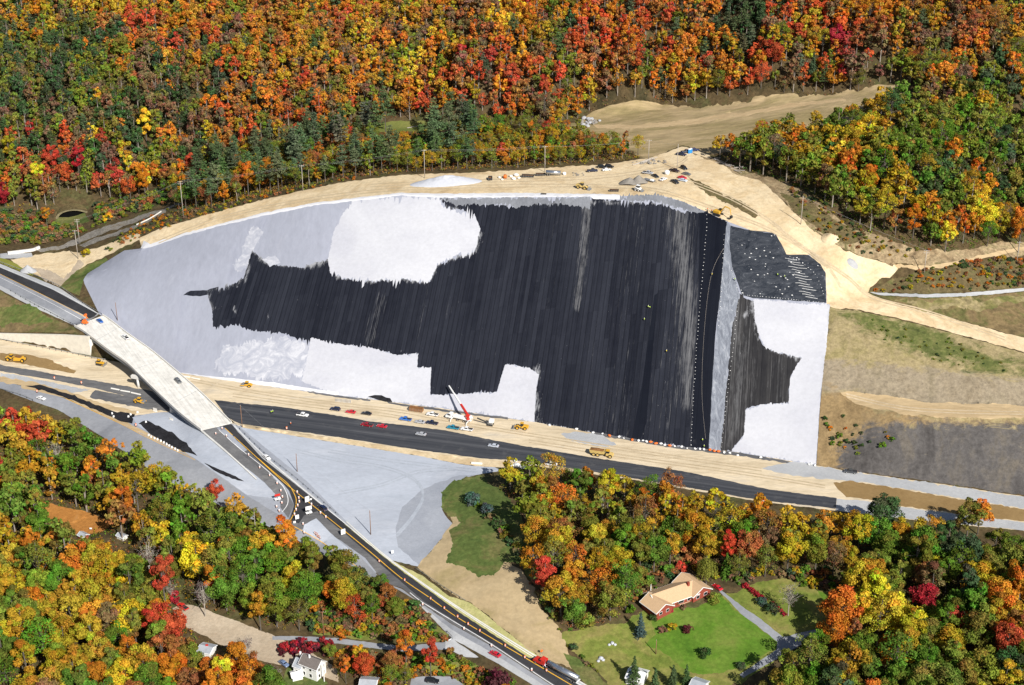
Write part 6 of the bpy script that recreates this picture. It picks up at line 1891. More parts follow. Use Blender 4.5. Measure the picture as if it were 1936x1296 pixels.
strip('road_line', [(421,806),(485,865),(530,906),(560,931),(600,963),(651,1004),(700,1044),(758,1093),(810,1129),(862,1166),(955,1222),(1079,1295),(1180,1357)], 0.32, YLINE)
strip('road_line', [(488,867),(520,895),(545,916),(558,938),(560,952),(556,970),(548,986)], 0.3, YLINE)
strip('road_line', [(408,808),(450,846),(486,874),(513,897),(535,920),(544,940),(543,955),(533,969)], 0.3, WLINE)
strip('road_line', [(437,800),(501,863),(556,911),(640,980),(741,1063),(870,1154),(1004,1240),(1096,1295),(1200,1355)], 0.3, WLINE)
strip('road_line', [(775,1121),(800,1140),(862,1178),(928,1218),(1046,1296),(1100,1330)], 0.25, WLINE)
strip('road_line', [(124,754),(222,799),(285,831),(369,870)], 0.25, YLINE)
strip('road_line', [(535,985),(600,1020),(640,1048),(690,1082)], 0.25, YLINE)
strip('kerb', [(655,987),(741,1061),(868,1150),(1006,1237),(1101,1292),(1200,1352)], 0.5, CURB, 0.0, 0.14)
strip('kerb', [(381,816),(444,870),(485,908)], 0.5, CURB, 0.0, 0.5)

RUT = soil_mat('wheel_rut_soil', [(0.3, (0.42, 0.33, 0.21)), (0.7, (0.58, 0.47, 0.32))], 0.2, 1.0, bmp=0.1)
RUTG = soil_mat('wheel_rut_gravel', [(0.3, (0.34, 0.37, 0.42)), (0.7, (0.42, 0.45, 0.505))], 0.2, 1.0, bmp=0.1)
for pts_, m_, n_ in (([(360,716),(470,737),(600,757),(760,776),(900,803),(1060,829),(1250,858),(1440,886)], RUT, 2), ([(440,745),(560,762),(660,774),(740,784),(800,797)], RUT, 2), ([(1000,832),(1200,864),(1400,892),(1560,918)], RUT, 2),
                     ([(300,455),(420,409),(560,379),(700,360),(850,352),(1000,349),(1150,350),(1245,358),(1330,385),(1440,425),(1520,468),(1600,520),(1650,560),(1760,590),(1900,638)], RUT, 2),
                     ([(700,349),(850,341),(1010,338),(1150,331),(1270,312),(1300,296)], RUT, 2), ([(1300,340),(1380,372),(1450,412),(1500,452),(1560,498),(1590,540)], RUT, 2), ([(1600,745),(1700,768),(1800,776),(1936,779)], RUT, 2),
                     ([(560,850),(640,868),(720,880),(780,902),(800,935),(780,975),(750,1010)], RUTG, 2), ([(620,850),(720,866),(830,880),(900,888)], RUTG, 2), ([(640,930),(720,915),(790,890),(860,885)], RUTG, 2)):
    for q in range(n_):
        strip('wheel_rut', [(x, y + 5.0 * q) for x, y in pts_], 0.9, m_, 0.03)

def guardrail(label, pts_px, spacing=3.8, posts=True):
    A = drape(pts_px, 3.0)
    root = empty('guardrail', A[len(A) // 2], 0, label, 'guardrail')
    org = Vector(root.location)
    v, f = [], []
    prof = [(0.0, 0.55), (0.05, 0.62), (0.0, 0.70), (0.05, 0.78), (0.0, 0.86), (-0.03, 0.70)]
    n = len(A)
    for i, a in enumerate(A):
        d = A[min(i + 1, n - 1)] - A[max(i - 1, 0)]
        nrm = Vector((-d.y, d.x, 0)).normalized()
        for y, z in prof:
            v.append(a + nrm * y + Vector((0, 0, z)) - org)
    k = len(prof)
    for i in range(n - 1):
        for j in range(k):
            f.append((k * i + j, k * i + (j + 1) % k, k * (i + 1) + (j + 1) % k, k * (i + 1) + j))
    mesh_obj('rail', v, f, GALV, root)
    first = None; acc = 1e9; last = A[0]
    cnt_ = 0
    for a in A:
        acc += (a - last).length; last = a
        if acc >= spacing and cnt_ < 95:
            acc = 0; cnt_ += 1
            if first is None:
                first = MB().box((0, 0, 0.25), (0.18, 0.2, 1.1)).build('post', DARK, root)
                first.location = a - org
            else:
                o = first.copy(); COL.objects.link(o); o.parent = root; o.location = a - org
    return root
guardrail('guardrail along the upper side of the road left of the bridge', [(-40,482),(0,497),(60,520),(111,542),(150,570),(192,595)])
guardrail('guardrail on the grassy side of the road left of the bridge', [(20,551),(60,574),(100,595),(138,615)])
guardrail('long guardrail beside the cross road right of the bridge', [(440,799),(502,860),(560,906),(640,976)])
guardrail('curved guardrail at the top of the straw field', [(786,1077),(810,1093),(840,1113),(880,1138)])
guardrail('guardrail along the ramp road at the left border', [(-30,729),(0,737),(35,747),(62,758)])
guardrail('low guardrail below the concrete wing wall', [(0,643),(60,655),(120,666),(170,677),(200,682)], 3.2)
guardrail('guardrail on the wood side of the cross road', [(845,1196),(855,1208),(848,1214)])

# ------------------------------------------------------------------ poles and wires
POLES = [
 ((148,437),(148,490),1,'pole beside the dirt track at the left',0), ((347,345),(347,411),2,'tall pole with cross arms above the curved bench end',0), ((573,314),(573,361),1,'pole at the bench edge before the pine strip',0), ((803,285),(803,337),1,'pole above the white stone pile',0),
 ((1030,278),(1030,326),1,'pole beside the grey tank on the bench',0), ((1226,266),(1226,303),1,'pole at the log pile',0), ((1280,275),(1280,321),0,'pole among the parked cars on the bench',0), ((1514,373),(1514,425),0,'pole on the brush slope below the right wood',0),
 ((1749,474),(1747,517),2,'pole with double cross arm on the brush hill',0), ((1926,458),(1922,497),1,'pole near the right border under the right wood',0), ((222,573),(222,606),0,'pole on the grey slope beside the bridge end',1), ((458,768),(458,808),0,'brown pole at the paving edge right of the bridge',1),
 ((562,859),(562,892),0,'pole on the gravel beside the cross road',1), ((703,967),(701,1011),0,'pole with long shadow on the grey gravel triangle',1), ((597,1024),(597,1047),0,'short pole at the gravel pad below the junction',1), ((611,1158),(612,1201),1,'pole with pale cross arm above the side road',1),
 ((1241,1212),(1240,1237),0,'short pole on the yard grass below the lawn',1), ((151,416),(151,462),2,'pole with two cross arms beside the gully road',0),
]
pole_top = {}
for (tx, ty), (bx, by), arms, lab, brown in POLES:
    B_ = at(bx, by)
    f = project(B_)[2]
    h = (by - ty) * f / F / math.cos(math.atan2(CAMZ - B_.z, B_.y)) * 1.02
    root = empty('utility_pole', B_, 0, lab, 'pole', 'utility poles')
    wm = WOOD if brown else PALEWOOD
    MB().tube((0, 0, -0.6), (0, 0, h), 0.19, 0.12, 8).build('shaft', wm, root, True)
    for k in range(arms):
        a = MB().box((0, 0.12, h - 0.5 - 1.1 * k), (2.6, 0.12, 0.14)).build('cross_arm', wm, root)
        for s in (-1.15, 0.4, 1.15):
            MB().tube((s, 0.12, h - 0.43 - 1.1 * k), (s, 0.12, h - 0.2 - 1.1 * k), 0.06, 0.04, 6).build('insulator', WHITEP, a)
    if not arms:
        MB().tube((0, 0, h), (0, 0, h + 0.25), 0.05, 0.04, 6).build('insulator', WHITEP, root)
    pole_top[(bx, by)] = B_ + Vector((0, 0, h - 0.2))
def wire(a, b_, label, offs=(0.0,), sag=0.035, r=0.03):
    m_ = MB()
    L = (b_ - a).length
    d = (b_ - a).normalized(); nrm = Vector((-d.y, d.x, 0)).normalized()
    for o_ in offs:
        prev = None
        for i in range(13):
            t = i / 12
            p = a.lerp(b_, t) + nrm * o_ - Vector((0, 0, 4 * sag * L * t * (1 - t)))
            if prev is not None:
                m_.tube(prev, p, r, r, 4, False)
            prev = p
    o = m_.build('power_line', WIRE)
    return tagp(o, label, 'wire', 'overhead wires')
PT = list(pole_top.values())
top_idx = [1, 2, 3, 4, 5, 6]
names = ['curved bench end', 'pine strip', 'white stone pile', 'grey tank', 'log pile']
for (i, j), nm in zip(zip(top_idx, top_idx[1:]), names):
    wire(PT[i], PT[j], f'overhead wires running right from the pole at the {nm}', (-1.1, 1.1) if i < 4 else (0,), 0.015, 0.022)
wire(PT[17], PT[1], 'overhead wires from the gully road up to the bench end', (-1.1, 1.1), 0.02, 0.02)
for (i, j), nm in zip(((10, 11), (11, 12), (12, 13)), ('grey slope across the highway', 'paving edge to the gravel', 'gravel along the cross road')):
    wire(PT[i], PT[j], f'thin single wire from the {nm}', (0,), 0.012, 0.025)
wire(PT[7], PT[8], 'thin wire over the brush slope at the right', (0,), 0.015, 0.025)
# ------------------------------------------------------------------ machines
def mach(name, px, py, dx, dy, label, cat):
    return empty(name, at(px, py), heading(px, py, dx, dy), label, cat)

def roller(px, py, dx, dy, label, single=True):
    e = mach('soil_compactor', px, py, dx, dy, label, 'roller')
    MB().tube((1.7, -1.05, 0.75), (1.7, 1.05, 0.75), 0.75, 0.75, 20).build('drum', STEEL, e)
    MB().box((1.7, 1.14, 0.85), (2.1, 0.12, 0.4)).box((1.7, -1.14, 0.85), (2.1, 0.12, 0.4)).box((0.7, 0, 0.95), (0.3, 2.4, 0.5)).build('drum_frame', YELLOW, e, False, 0.03)
    MB().prism([(-2.9, 0.7), (-2.9, 1.45), (-1.2, 1.7), (0.3, 1.5), (0.5, 0.7)], -0.75, 0.75).build('body', YELLOW, e, False, 0.06)
    c = MB().box((-0.35, 0, 2.05), (1.3, 1.4, 0.9)).build('cab', GLASS, e, False, 0.03)
    MB().box((-0.35, 0, 2.56), (1.6, 1.6, 0.12)).build('canopy', YELLOW, e, False, 0.03)
    for s in (-1, 1):
        wheel(e, -1.7, s * 0.95, 0.72, 0.5, None, YELLOW)
    return e
roller(466, 731, -20, -2, 'yellow soil roller on the graded sand right of the bridge')
roller(265, 762, 20, 3, 'yellow roller on the dark paving left of the bridge')

def scraper(px, py, dx, dy, label, paint):
    e = mach('wheel_scraper', px, py, dx, dy, label, 'scraper')
    MB().prism([(1.0, 1.1), (1.0, 2.0), (3.9, 1.9), (4.2, 1.2)], -0.8, 0.8).build('tractor_body', paint, e, False, 0.06)
    MB().box((1.2, 0, 2.55), (1.2, 1.3, 1.1)).build('cab', GLASS, e, False, 0.04)
    MB().box((1.2, 0, 3.14), (1.4, 1.5, 0.12)).build('cab_roof', paint, e)
    MB().prism([(-4.4, 0.8), (-4.8, 2.2), (-1.0, 2.4), (-0.4, 1.8), (-0.2, 0.5)], -1.45, 1.45).build('bowl', paint, e, False, 0.08)
    MB().box((-2.4, 0, 2.34), (3.2, 2.4, 0.2)).build('load', SOILLOAD, e)
    MB().tube((0.9, 0, 1.8), (-0.8, 0, 2.2), 0.28, 0.22, 8).build('gooseneck', paint, e)
    MB().prism([(-6.0, 1.0), (-6.0, 1.9), (-4.7, 2.1), (-4.6, 1.0)], -0.8, 0.8).build('engine_cover', paint, e, False, 0.05)
    for x in (2.6, -5.0):
        for s in (-1, 1):
            wheel(e, x, s * 1.25, 0.95, 0.7, None, paint)
    return e
scraper(27, 682, -20, -2, 'yellow wheel scraper at the left border beside the damp soil', YELLOW)

def dozer(px, py, dx, dy, label, paint):
    e = mach('bulldozer', px, py, dx, dy, label, 'bulldozer')
    for s in (-1, 1):
        MB().prism([(-1.9, 0.3), (-1.5, 0.0), (1.4, 0.0), (1.9, 0.35), (1.6, 0.9), (-1.6, 0.95)], s * 1.05 - 0.3, s * 1.05 + 0.3).build('track', DARK, e, False, 0.04)
    MB().prism([(-1.9, 0.7), (-1.9, 1.5), (-0.2, 1.6), (1.8, 1.5), (1.9, 0.7)], -0.72, 0.72).build('body', paint, e, False, 0.06)
    MB().box((-0.7, 0, 2.05), (1.4, 1.35, 1.0)).build('cab', GLASS, e, False, 0.04)
    MB().box((-0.7, 0, 2.62), (1.7, 1.6, 0.12)).build('cab_roof', paint, e)
    MB().prism([(2.6, 0.1), (2.45, 0.7), (2.7, 1.35), (2.85, 1.35), (2.62, 0.7), (2.8, 0.05)], -1.8, 1.8).build('blade', STEEL, e)
    MB().box((2.0, 1.3, 0.5), (1.5, 0.15, 0.25)).box((2.0, -1.3, 0.5), (1.5, 0.15, 0.25)).build('push_arm', paint, e)
    MB().tube((1.2, 0.3, 1.5), (1.2, 0.3, 2.3), 0.07, 0.07, 8).build('exhaust', DARK, e)
    return e
dozer(190, 690, 18, 3, 'yellow bulldozer at the bridge shadow on the sand', YELLOW)

def loader(px, py, dx, dy, label, paint, k=1.0):
    e = mach('wheel_loader', px, py, dx, dy, label, 'wheel loader')
    e.scale = (k, k, k)
    MB().prism([(-3.4, 0.9), (-3.4, 1.9), (-1.2, 2.1), (-0.3, 1.4), (-0.3, 0.8)], -0.95, 0.95).build('engine_body', paint, e, False, 0.07)
    MB().prism([(0.1, 0.8), (0.1, 1.5), (1.9, 1.5), (2.3, 0.8)], -0.6, 0.6).build('front_frame', paint, e, False, 0.05)
    c = MB().box((-0.45, 0, 2.35), (1.35, 1.4, 1.3)).build('cab', GLASS, e, False, 0.04)
    MB().box((-0.45, 0, 3.06), (1.6, 1.6, 0.14)).build('cab_roof', paint, e, False, 0.03)
    for s in (-1, 1):
        MB().tube((1.3, s * 0.55, 1.5), (3.2, s * 0.55, 0.75), 0.17, 0.15, 8).build('lift_arm', paint, e)
    MB().prism([(3.0, 0.15), (3.05, 1.25), (3.3, 1.3), (3.35, 0.5), (4.3, 0.2), (4.3, 0.1)], -1.45, 1.45).build('bucket', STEEL, e, False, 0.03)
    for x in (-2.0, 1.5):
        for s in (-1, 1):
            wheel(e, x, s * 1.05, 0.78, 0.6, None, paint)
    return e
loader(985, 811, -20, -2, 'yellow wheel loader with grey bucket beside the white stone cover', YELLOW, 1.0)
loader(1102, 357, 20, 3, 'dusty pale yellow loader on the sandy bench above the slope', PALEY, 1.05)

def dump_truck(px, py, dx, dy, label):
    e = mach('articulated_dump_truck', px, py, dx, dy, label, 'dump truck')
    MB().prism([(1.9, 0.9), (1.9, 1.9), (3.0, 2.0), (4.9, 1.6), (5.1, 0.9)], -1.2, 1.2).build('front_body', PALEY, e, False, 0.07)
    MB().box((2.6, 0, 2.5), (1.5, 1.7, 1.1)).build('cab', GLASS, e, False, 0.05)
    MB().box((2.6, 0, 3.1), (1.75, 1.95, 0.14)).build('cab_roof', YELLOW, e, False, 0.03)
    body = MB()
    prof = [(-5.0, 1.5), (-5.4, 2.7), (1.2, 2.8), (1.6, 3.1), (1.3, 1.6), (-3.6, 1.2)]
    body.prism(prof, -1.45, 1.45).build('dump_body', PALEY, e, False, 0.05)
    load = MB()
    vs = []
    for i in range(9):
        for j in range(5):
            x = -5.1 + i * 0.75; y = -1.25 + j * 0.625
            h = 2.78 + 0.75 * math.sin(math.pi * i / 8) * math.sin(math.pi * j / 4) + 0.08 * mnoise.noise(Vector((x, y, 3)))
            vs.append((x, y, h))
    load.add(vs, [(i * 5 + j, (i + 1) * 5 + j, (i + 1) * 5 + j + 1, i * 5 + j + 1) for i in range(8) for j in range(4)])
    load.build('load', SOILLOAD, e, True)
    MB().box((-1.6, 0, 1.05), (6.6, 0.9, 0.4)).build('frame', DARK, e)
    for x in (3.9, -1.6, -3.4):
        for s in (-1, 1):
            wheel(e, x, s * 1.2, 0.85, 0.65, None, PALEY)
    return e
dump_truck(1138, 862, 20, 3, 'yellow dump truck loaded with brown soil above the treetops')

def excavator(px, py, dx, dy, label):
    e = mach('excavator', px, py, dx, dy, label, 'excavator')
    for s in (-1, 1):
        MB().prism([(-1.9, 0.3), (-1.5, 0.0), (1.5, 0.0), (1.9, 0.3), (1.6, 0.85), (-1.6, 0.85)], s * 1.2 - 0.3, s * 1.2 + 0.3).build('track', DARK, e, False, 0.05)
    MB().box((-0.5, 0, 1.6), (3.2, 2.5, 1.1)).build('house', YELLOW, e, False, 0.1)
    MB().box((0.6, 0.8, 2.3), (1.4, 0.95, 1.4)).build('cab', GLASS, e, False, 0.06)
    MB().box((-1.9, 0, 1.6), (0.6, 2.4, 1.0)).build('counterweight', DARK, e, False, 0.08)
    b_ = MB().tube((0.9, -0.1, 1.7), (3.4, -0.1, 4.9), 0.30, 0.26, 8).tube((3.4, -0.1, 4.9), (5.8, -0.1, 4.5), 0.26, 0.2, 8).build('boom', YELLOW, e)
    MB().tube((5.8, -0.1, 4.6), (6.6, -0.1, 1.6), 0.22, 0.15, 8).build('stick', YELLOW, e)
    MB().prism([(6.2, 0.2), (6.1, 1.1), (6.7, 1.6), (7.2, 1.2), (7.3, 0.5), (6.9, 0.1)], -0.65, 0.45).build('bucket', DARK, e, False, 0.04)
    MB().tube((1.5, -0.1, 1.5), (3.0, -0.1, 3.6), 0.11, 0.08, 8).build('hydraulic_ram', STEEL, e)
    return e
ex = excavator(1358, 407, 12, 5, 'yellow excavator with bent boom at the top corner of the cut')
ex.scale = (1.1, 1.1, 1.1)

def skid(px, py, dx, dy, label, paint):
    e = mach('skid_steer_loader', px, py, dx, dy, label, 'loader')
    MB().box((0, 0, 0.95), (2.3, 1.1, 0.9)).build('body', paint, e, False, 0.08)
    MB().box((0.1, 0, 1.75), (1.2, 1.1, 0.8)).build('cab', GLASS, e, False, 0.05)
    MB().box((0.1, 0, 2.2), (1.35, 1.25, 0.1)).build('cab_roof', paint, e)
    for s in (-1, 1):
        MB().tube((-1.0, s * 0.7, 1.6), (1.5, s * 0.7, 0.6), 0.11, 0.09, 8).build('lift_arm', paint, e)
        for x in (-0.65, 0.65):
            wheel(e, x, s * 0.75, 0.42, 0.3, None, paint)
    MB().prism([(1.4, 0.1), (1.45, 0.8), (1.6, 0.8), (1.65, 0.35), (2.3, 0.12)], -0.95, 0.95).build('bucket', STEEL, e)
    return e
s1 = skid(1206, 361, 20, 3, 'small white loader on the bench above the grey collar', WHITEP); s1.scale = (1.35, 1.35, 1.35)
# hopper that feeds the boom truck
e = mach('feed_hopper', 927, 804, -20, -3, 'small tracked feeder with white hopper behind the boom truck', 'machine')
for s in (-1, 1):
    MB().prism([(-1.5, 0.2), (-1.2, 0), (1.2, 0), (1.5, 0.2), (1.3, 0.6), (-1.3, 0.6)], s * 0.9 - 0.22, s * 0.9 + 0.22).build('track', DARK, e)
MB().box((0, 0, 1.1), (2.2, 1.5, 0.9)).build('body', STEEL, e, False, 0.06)
MB().box((-0.6, 0, 2.3), (2.0, 2.2, 1.4), 0, (1, 1)).build('hopper', WHITEP, e, False, 0.1)
MB().tube((1.2, 0, 1.0), (6.2, 0, 2.6), 0.4, 0.35, 6).build('conveyor', DARK, e)

# boom truck that throws stone on to the slope
P = at(869, 795)
rz = heading(869, 795, 40, 9)
bt = empty('boom_truck', P, rz, 'white truck with long white and red telescopic boom over the slope', 'boom truck')
MB().box((0, 0, 1.15), (11.6, 1.1, 0.5)).build('frame', WHITEP, bt, False, 0.05)
MB().prism([(-6.6, 0.7), (-6.6, 1.7), (-5.4, 1.9), (-5.1, 2.9), (-3.7, 2.95), (-3.6, 0.7)], -1.2, 1.2).build('cab', WHITEP, bt, False, 0.08)
MB().prism([(-5.35, 2.0), (-5.12, 2.75), (-4.0, 2.75), (-4.0, 2.0)], -1.23, 1.23).build('side_window', GLASS, bt)
MB().box((-0.2, 0, 1.85), (5.4, 2.3, 0.9)).build('body_box', WHITEP, bt, False, 0.06)
for x in (-5.2, -0.6, 2.6, 3.9):
    for s in (-1, 1):
        wheel(bt, x, s * 1.05, 0.52, 0.35)
for x in (-3.0, 4.9):
    for s in (-1, 1):
        MB().tube((x, s * 1.0, 1.3), (x, s * 3.2, 1.1), 0.2, 0.18, 6).tube((x, s * 3.2, 1.3), (x, s * 3.3, 0.0), 0.16, 0.16, 6).build('outrigger', WHITEP, bt)
T = MB().tube((4.2, 0, 1.4), (4.2, 0, 3.0), 0.85, 0.7, 12).box((4.2, 0, 3.2), (1.8, 1.5, 0.9)).build('turret', REDP, bt, False, 0.04)
MB().box((5.4, 0.2, 2.9), (0.9, 1.4, 1.0)).build('counterweight', WHITEP, bt, False, 0.05)
def above(px, py, h):
    d = ray(px, py).normalized()
    lo_, hi_ = 300.0, 1300.0
    t = lo_
    while t < hi_:
        p = CAM + d * t
        if p.z - ground_z(p.x, p.y) < h:
            return p
        t += 0.5
    return CAM + d * hi_
tip = above(849, 730, 3.2)
Mi = (Matrix.Translation(P) @ Matrix.Rotation(rz, 4, 'Z')).inverted()
tl_ = Mi @ tip
bs = Vector((4.2, 0, 3.5))
def seg(a, b_, t0, t1, r0, r1, nm, mm):
    return MB().tube(bs.lerp(tl_, t0), bs.lerp(tl_, t1), r0, r1, 8).build(nm, mm, bt)
seg(bs, tl_, 0.0, 0.36, 0.62, 0.58, 'boom_section', REDP)
seg(bs, tl_, 0.30, 0.70, 0.48, 0.44, 'boom_section', WHITEP)
seg(bs, tl_, 0.66, 1.0, 0.40, 0.34, 'boom_section', WHITEP)
q = bs.lerp(tl_, 0.985)
MB().tube(q, q - Vector((0, 0, 1.6)), 0.3, 0.22, 8).build('discharge_chute', DARK, bt)
q = bs.lerp(tl_, 0.22)
MB().tube((3.2, 0, 2.4), q, 0.16, 0.12, 8).build('lift_cylinder', STEEL, bt)

# brown roll-off container
def container(px, py, dx, dy, label, d, paint, name='open_container'):
    e = mach(name, px, py, dx, dy, label, 'container')
    L, W, H = d
    b_ = MB()
    b_.box((0, 0, 0.2), (L, W, 0.15))
    for s in (-1, 1):
        b_.box((0, s * (W / 2 - 0.05), H / 2 + 0.2), (L, 0.1, H))
        b_.box((s * (L / 2 - 0.05), 0, H / 2 + 0.2), (0.1, W - 0.22, H))
    b_.build('body', paint, e)
    r_ = MB()
    n = int(L / 0.8)
    for i in range(n + 1):
        for s in (-1, 1):
            r_.box((-L / 2 + 0.1 + i * (L - 0.2) / n, s * (W / 2 + 0.05), H / 2 + 0.2), (0.1, 0.1, H))
    r_.build('rib', STEEL if paint is not STEEL else DARK, e)
    MB().box((0, 0, 0.2 + H * 0.55), (L - 0.4, W - 0.4, 0.1)).build('load', SOILLOAD, e)
    return e
container(787, 777, 20, 3, 'brown ribbed open container at the slope foot', (6.4, 2.4, 1.5), RUST)
container(927, 340, 2, 20, 'small dark skip standing across the bench edge', (3.4, 2.0, 1.3), DARK)
container(998, 335, 20, 0, 'dark flat container left of the grey tank', (6.2, 2.2, 1.0), DARK)
container(1022, 332, 20, -1, 'long low black container touching the grey tank', (5.0, 2.0, 0.9), DARK)
container(1161, 362, 20, 0, 'black open box on the bench between loader and stone pile', (4.6, 1.8, 0.7), DARK)
container(1028, 368, 20, 0, 'small black trough on the white crest', (2.6, 0.7, 0.4), DARK)

# grey tank trailer
e = mach('tank_trailer', 1046, 332, 20, 0, 'silver grey tank trailer at the wood edge on the bench', 'trailer')
MB().tube((-3.8, 0, 1.6), (3.8, 0, 1.6), 1.1, 1.1, 16).build('tank', CHROME, e, True)
MB().box((0, 0, 0.6), (7.6, 1.0, 0.3)).build('frame', DARK, e)
for x in (-2.8, -1.7):
    for s in (-1, 1):
        wheel(e, x, s * 0.95, 0.45, 0.3)
for px, py, r, lab in ((1067, 331, 0.9, 'white drum right of the grey tank'), (1261, 330, 1.25, 'white round tank among the cars on the bench')):
    e = mach('water_tank', px, py, 20, 0, lab, 'tank')
    MB().tube((0, 0, 0), (0, 0, r * 1.5), r, r, 18).build('vessel', WHITEP, e, True)
    MB().tube((0, 0, r * 1.5), (0, 0, r * 1.75), r, r * 0.3, 18).build('lid', WHITEP, e)
e = mach('boat_trailer', 1228, 343, 20, 5, 'flat grey trailer with pale bundle below the black saloon', 'trailer')
MB().box((0, 0, 0.7), (6.5, 2.1, 0.2)).build('bed', STEEL, e)
MB().box((1.5, 0, 1.1), (2.0, 1.4, 0.6), 0.1, (0.8, 0.8)).build('bundle', WHITEP, e, False, 0.1)
MB().tube((3.2, 0, 0.6), (4.6, 0, 0.5), 0.08, 0.06, 6).build('drawbar', DARK, e)
for s in (-1, 1):
    wheel(e, -0.4, s * 1.05, 0.38, 0.24)
e = mach('orange_tank', 955, 337, 20, 0, 'rust orange drum among white sacks on the bench', 'drum')
MB().tube((0, -0.9, 0.9), (0, 0.9, 0.9), 0.9, 0.9, 16).build('vessel', ORANGE, e, True)
MB().box((0, 0, 0.15), (1.6, 1.8, 0.3)).build('cradle', DARK, e)
def sack(px, py, k, label, m=None, group='white sacks and bundles'):
    b_ = MB()
    vs, fs = [], []
    for i in range(6):
        for j in range(8):
            ph = math.pi * i / 5; th = 2 * math.pi * j / 8
            n_ = 1 + 0.18 * mnoise.noise(Vector((px * 0.7 + math.cos(th), py * 0.7 + math.sin(th), ph)))
            vs.append((1.0 * n_ * math.sin(ph) * math.cos(th), 0.7 * n_ * math.sin(ph) * math.sin(th), 0.42 + 0.48 * n_ * math.cos(ph)))
    for i in range(5):
        for j in range(8):
            fs.append((i * 8 + j, (i + 1) * 8 + j, (i + 1) * 8 + (j + 1) % 8, i * 8 + (j + 1) % 8))
    o = b_.add(vs, fs).build('bundle_sack', m or WHITEP, None, True)
    o.location = at(px, py); o.scale = (k, k, k); o.rotation_euler = (0, 0, px * 1.3)
    return tagp(o, label, 'sack', group)
for i, (px, py, k) in enumerate(((944, 337, 1.0), (949, 341, 0.9), (966, 335, 1.2), (971, 340, 1.4), (976, 333, 1.5), (981, 338, 1.0))):
    sack(px, py, k, f"{ORD[i]} white sack from left in the heap beside the orange drum")
for i, (px, py, k) in enumerate(((960, 877, 1.2), (968, 884, 1.6), (978, 883, 2.0), (988, 886, 1.8), (975, 873, 1.2))):
    sack(px, py, k, f"{ORD[i]} white tarped bundle from left at the left tip of the middle wood")
# red and white bundles along the slope foot
for i, (px, py) in enumerate(((1152, 825), (1195, 833), (1230, 837), (1240, 840), (1266, 844), (1342, 852), (1350, 854), (1358, 855))):
    sack(px, py, 0.95, f"{ORD[i]} red orange bag from left along the foot of the black liner", ORANGE, 'red bags along the slope foot')
rr = random.Random(21)
FOOT = [(1040, 806), (1090, 814), (1120, 820), (1140, 823), (1170, 829), (1180, 831), (1205, 835), (1215, 836), (1222, 838), (1250, 842), (1258, 843), (1275, 846), (1290, 848), (1300, 849), (1312, 850), (1322, 851), (1332, 852), (1370, 857), (1380, 859), (1395, 862), (1440, 868), (1527, 880), (1533, 878), (1540, 882)]
for i, (px, py) in enumerate(FOOT):
    o = sack(px + rr.uniform(-2, 2), py - 1 + rr.uniform(-1, 1), rr.uniform(0.5, 0.95), 'pale sandbag in the untidy row along the foot of the black liner', None, 'sandbags along the slope foot')
# dotted rows of sandbags holding down the sheets
bag0 = None
def bag_row(pts_px, n, where):
    global bag0
    pp = spline(pts_px, False, 6)
    d = [0]
    for p, q in zip(pp, pp[1:]):
        d.append(d[-1] + math.hypot(q[0] - p[0], q[1] - p[1]))
    for i in range(n):
        s = d[-1] * (i + 0.5) / n + rr.uniform(-1.2, 1.2)
        k = max(j for j in range(len(d)) if d[j] <= max(0, s))
        k = min(k, len(pp) - 2)
        t = (s - d[k]) / max(d[k + 1] - d[k], 1e-6)
        x = pp[k][0] + (pp[k + 1][0] - pp[k][0]) * t; y = pp[k][1] + (pp[k + 1][1] - pp[k][1]) * t
        if bag0 is None:
            b_ = MB()
            vs, fs = [], []
            for a in range(5):
                for j in range(8):
                    ph = math.pi * a / 4; th = 2 * math.pi * j / 8
                    vs.append((0.36 * math.sin(ph) * math.cos(th), 0.24 * math.sin(ph) * math.sin(th), 0.12 + 0.13 * math.cos(ph)))
            for a in range(4):
                for j in range(8):
                    fs.append((a * 8 + j, (a + 1) * 8 + j, (a + 1) * 8 + (j + 1) % 8, a * 8 + (j + 1) % 8))
            o = b_.add(vs, fs).build('sandbag', WHITEP, None, True)
            bag0 = o
        else:
            o = bag0.copy(); COL.objects.link(o)
        o.location = at(x + rr.uniform(-.6, .6), y)
        k_ = rr.uniform(0.5, 0.95)
        o.scale = (k_, k_, k_); o.rotation_euler = (0, 0, rr.uniform(0, 3))
        tagp(o, f'white sandbag in the dotted row {where}', 'sandbag', f'sandbags {where}')
bag_row([(1336, 404), (1335, 440), (1322, 590), (1312, 730), (1306, 845)], 60, 'down the left seam of the smooth black strip')
bag_row([(1369, 440), (1364, 540), (1358, 620)], 20, 'along the left edge of the silver strip')
bag_row([(1397, 560), (1388, 640), (1378, 720), (1370, 790), (1363, 850)], 34, 'along the right edge of the silver strip')
bag_row([(1382, 510), (1388, 530), (1398, 556)], 9, 'at the bend of the silver strip')
bag_row([(1404, 558), (1460, 563), (1500, 567), (1560, 573)], 30, 'along the lower edge of the crinkled sheet')
bag_row([(1490, 484), (1520, 500), (1545, 525), (1558, 560)], 16, 'along the right edge of the crinkled sheet')
for i in range(46):
    px, py = rr.uniform(1390, 1550), rr.uniform(440, 560)
    if py < 485 and px > 1468:
        continue
    o = bag0.copy(); COL.objects.link(o); o.location = at(px, py); k_ = rr.uniform(0.9, 1.5); o.scale = (k_,) * 3
    tagp(o, 'white sandbag lying scattered on the crinkled black sheet', 'sandbag', 'sandbags scattered on the crinkled sheet')
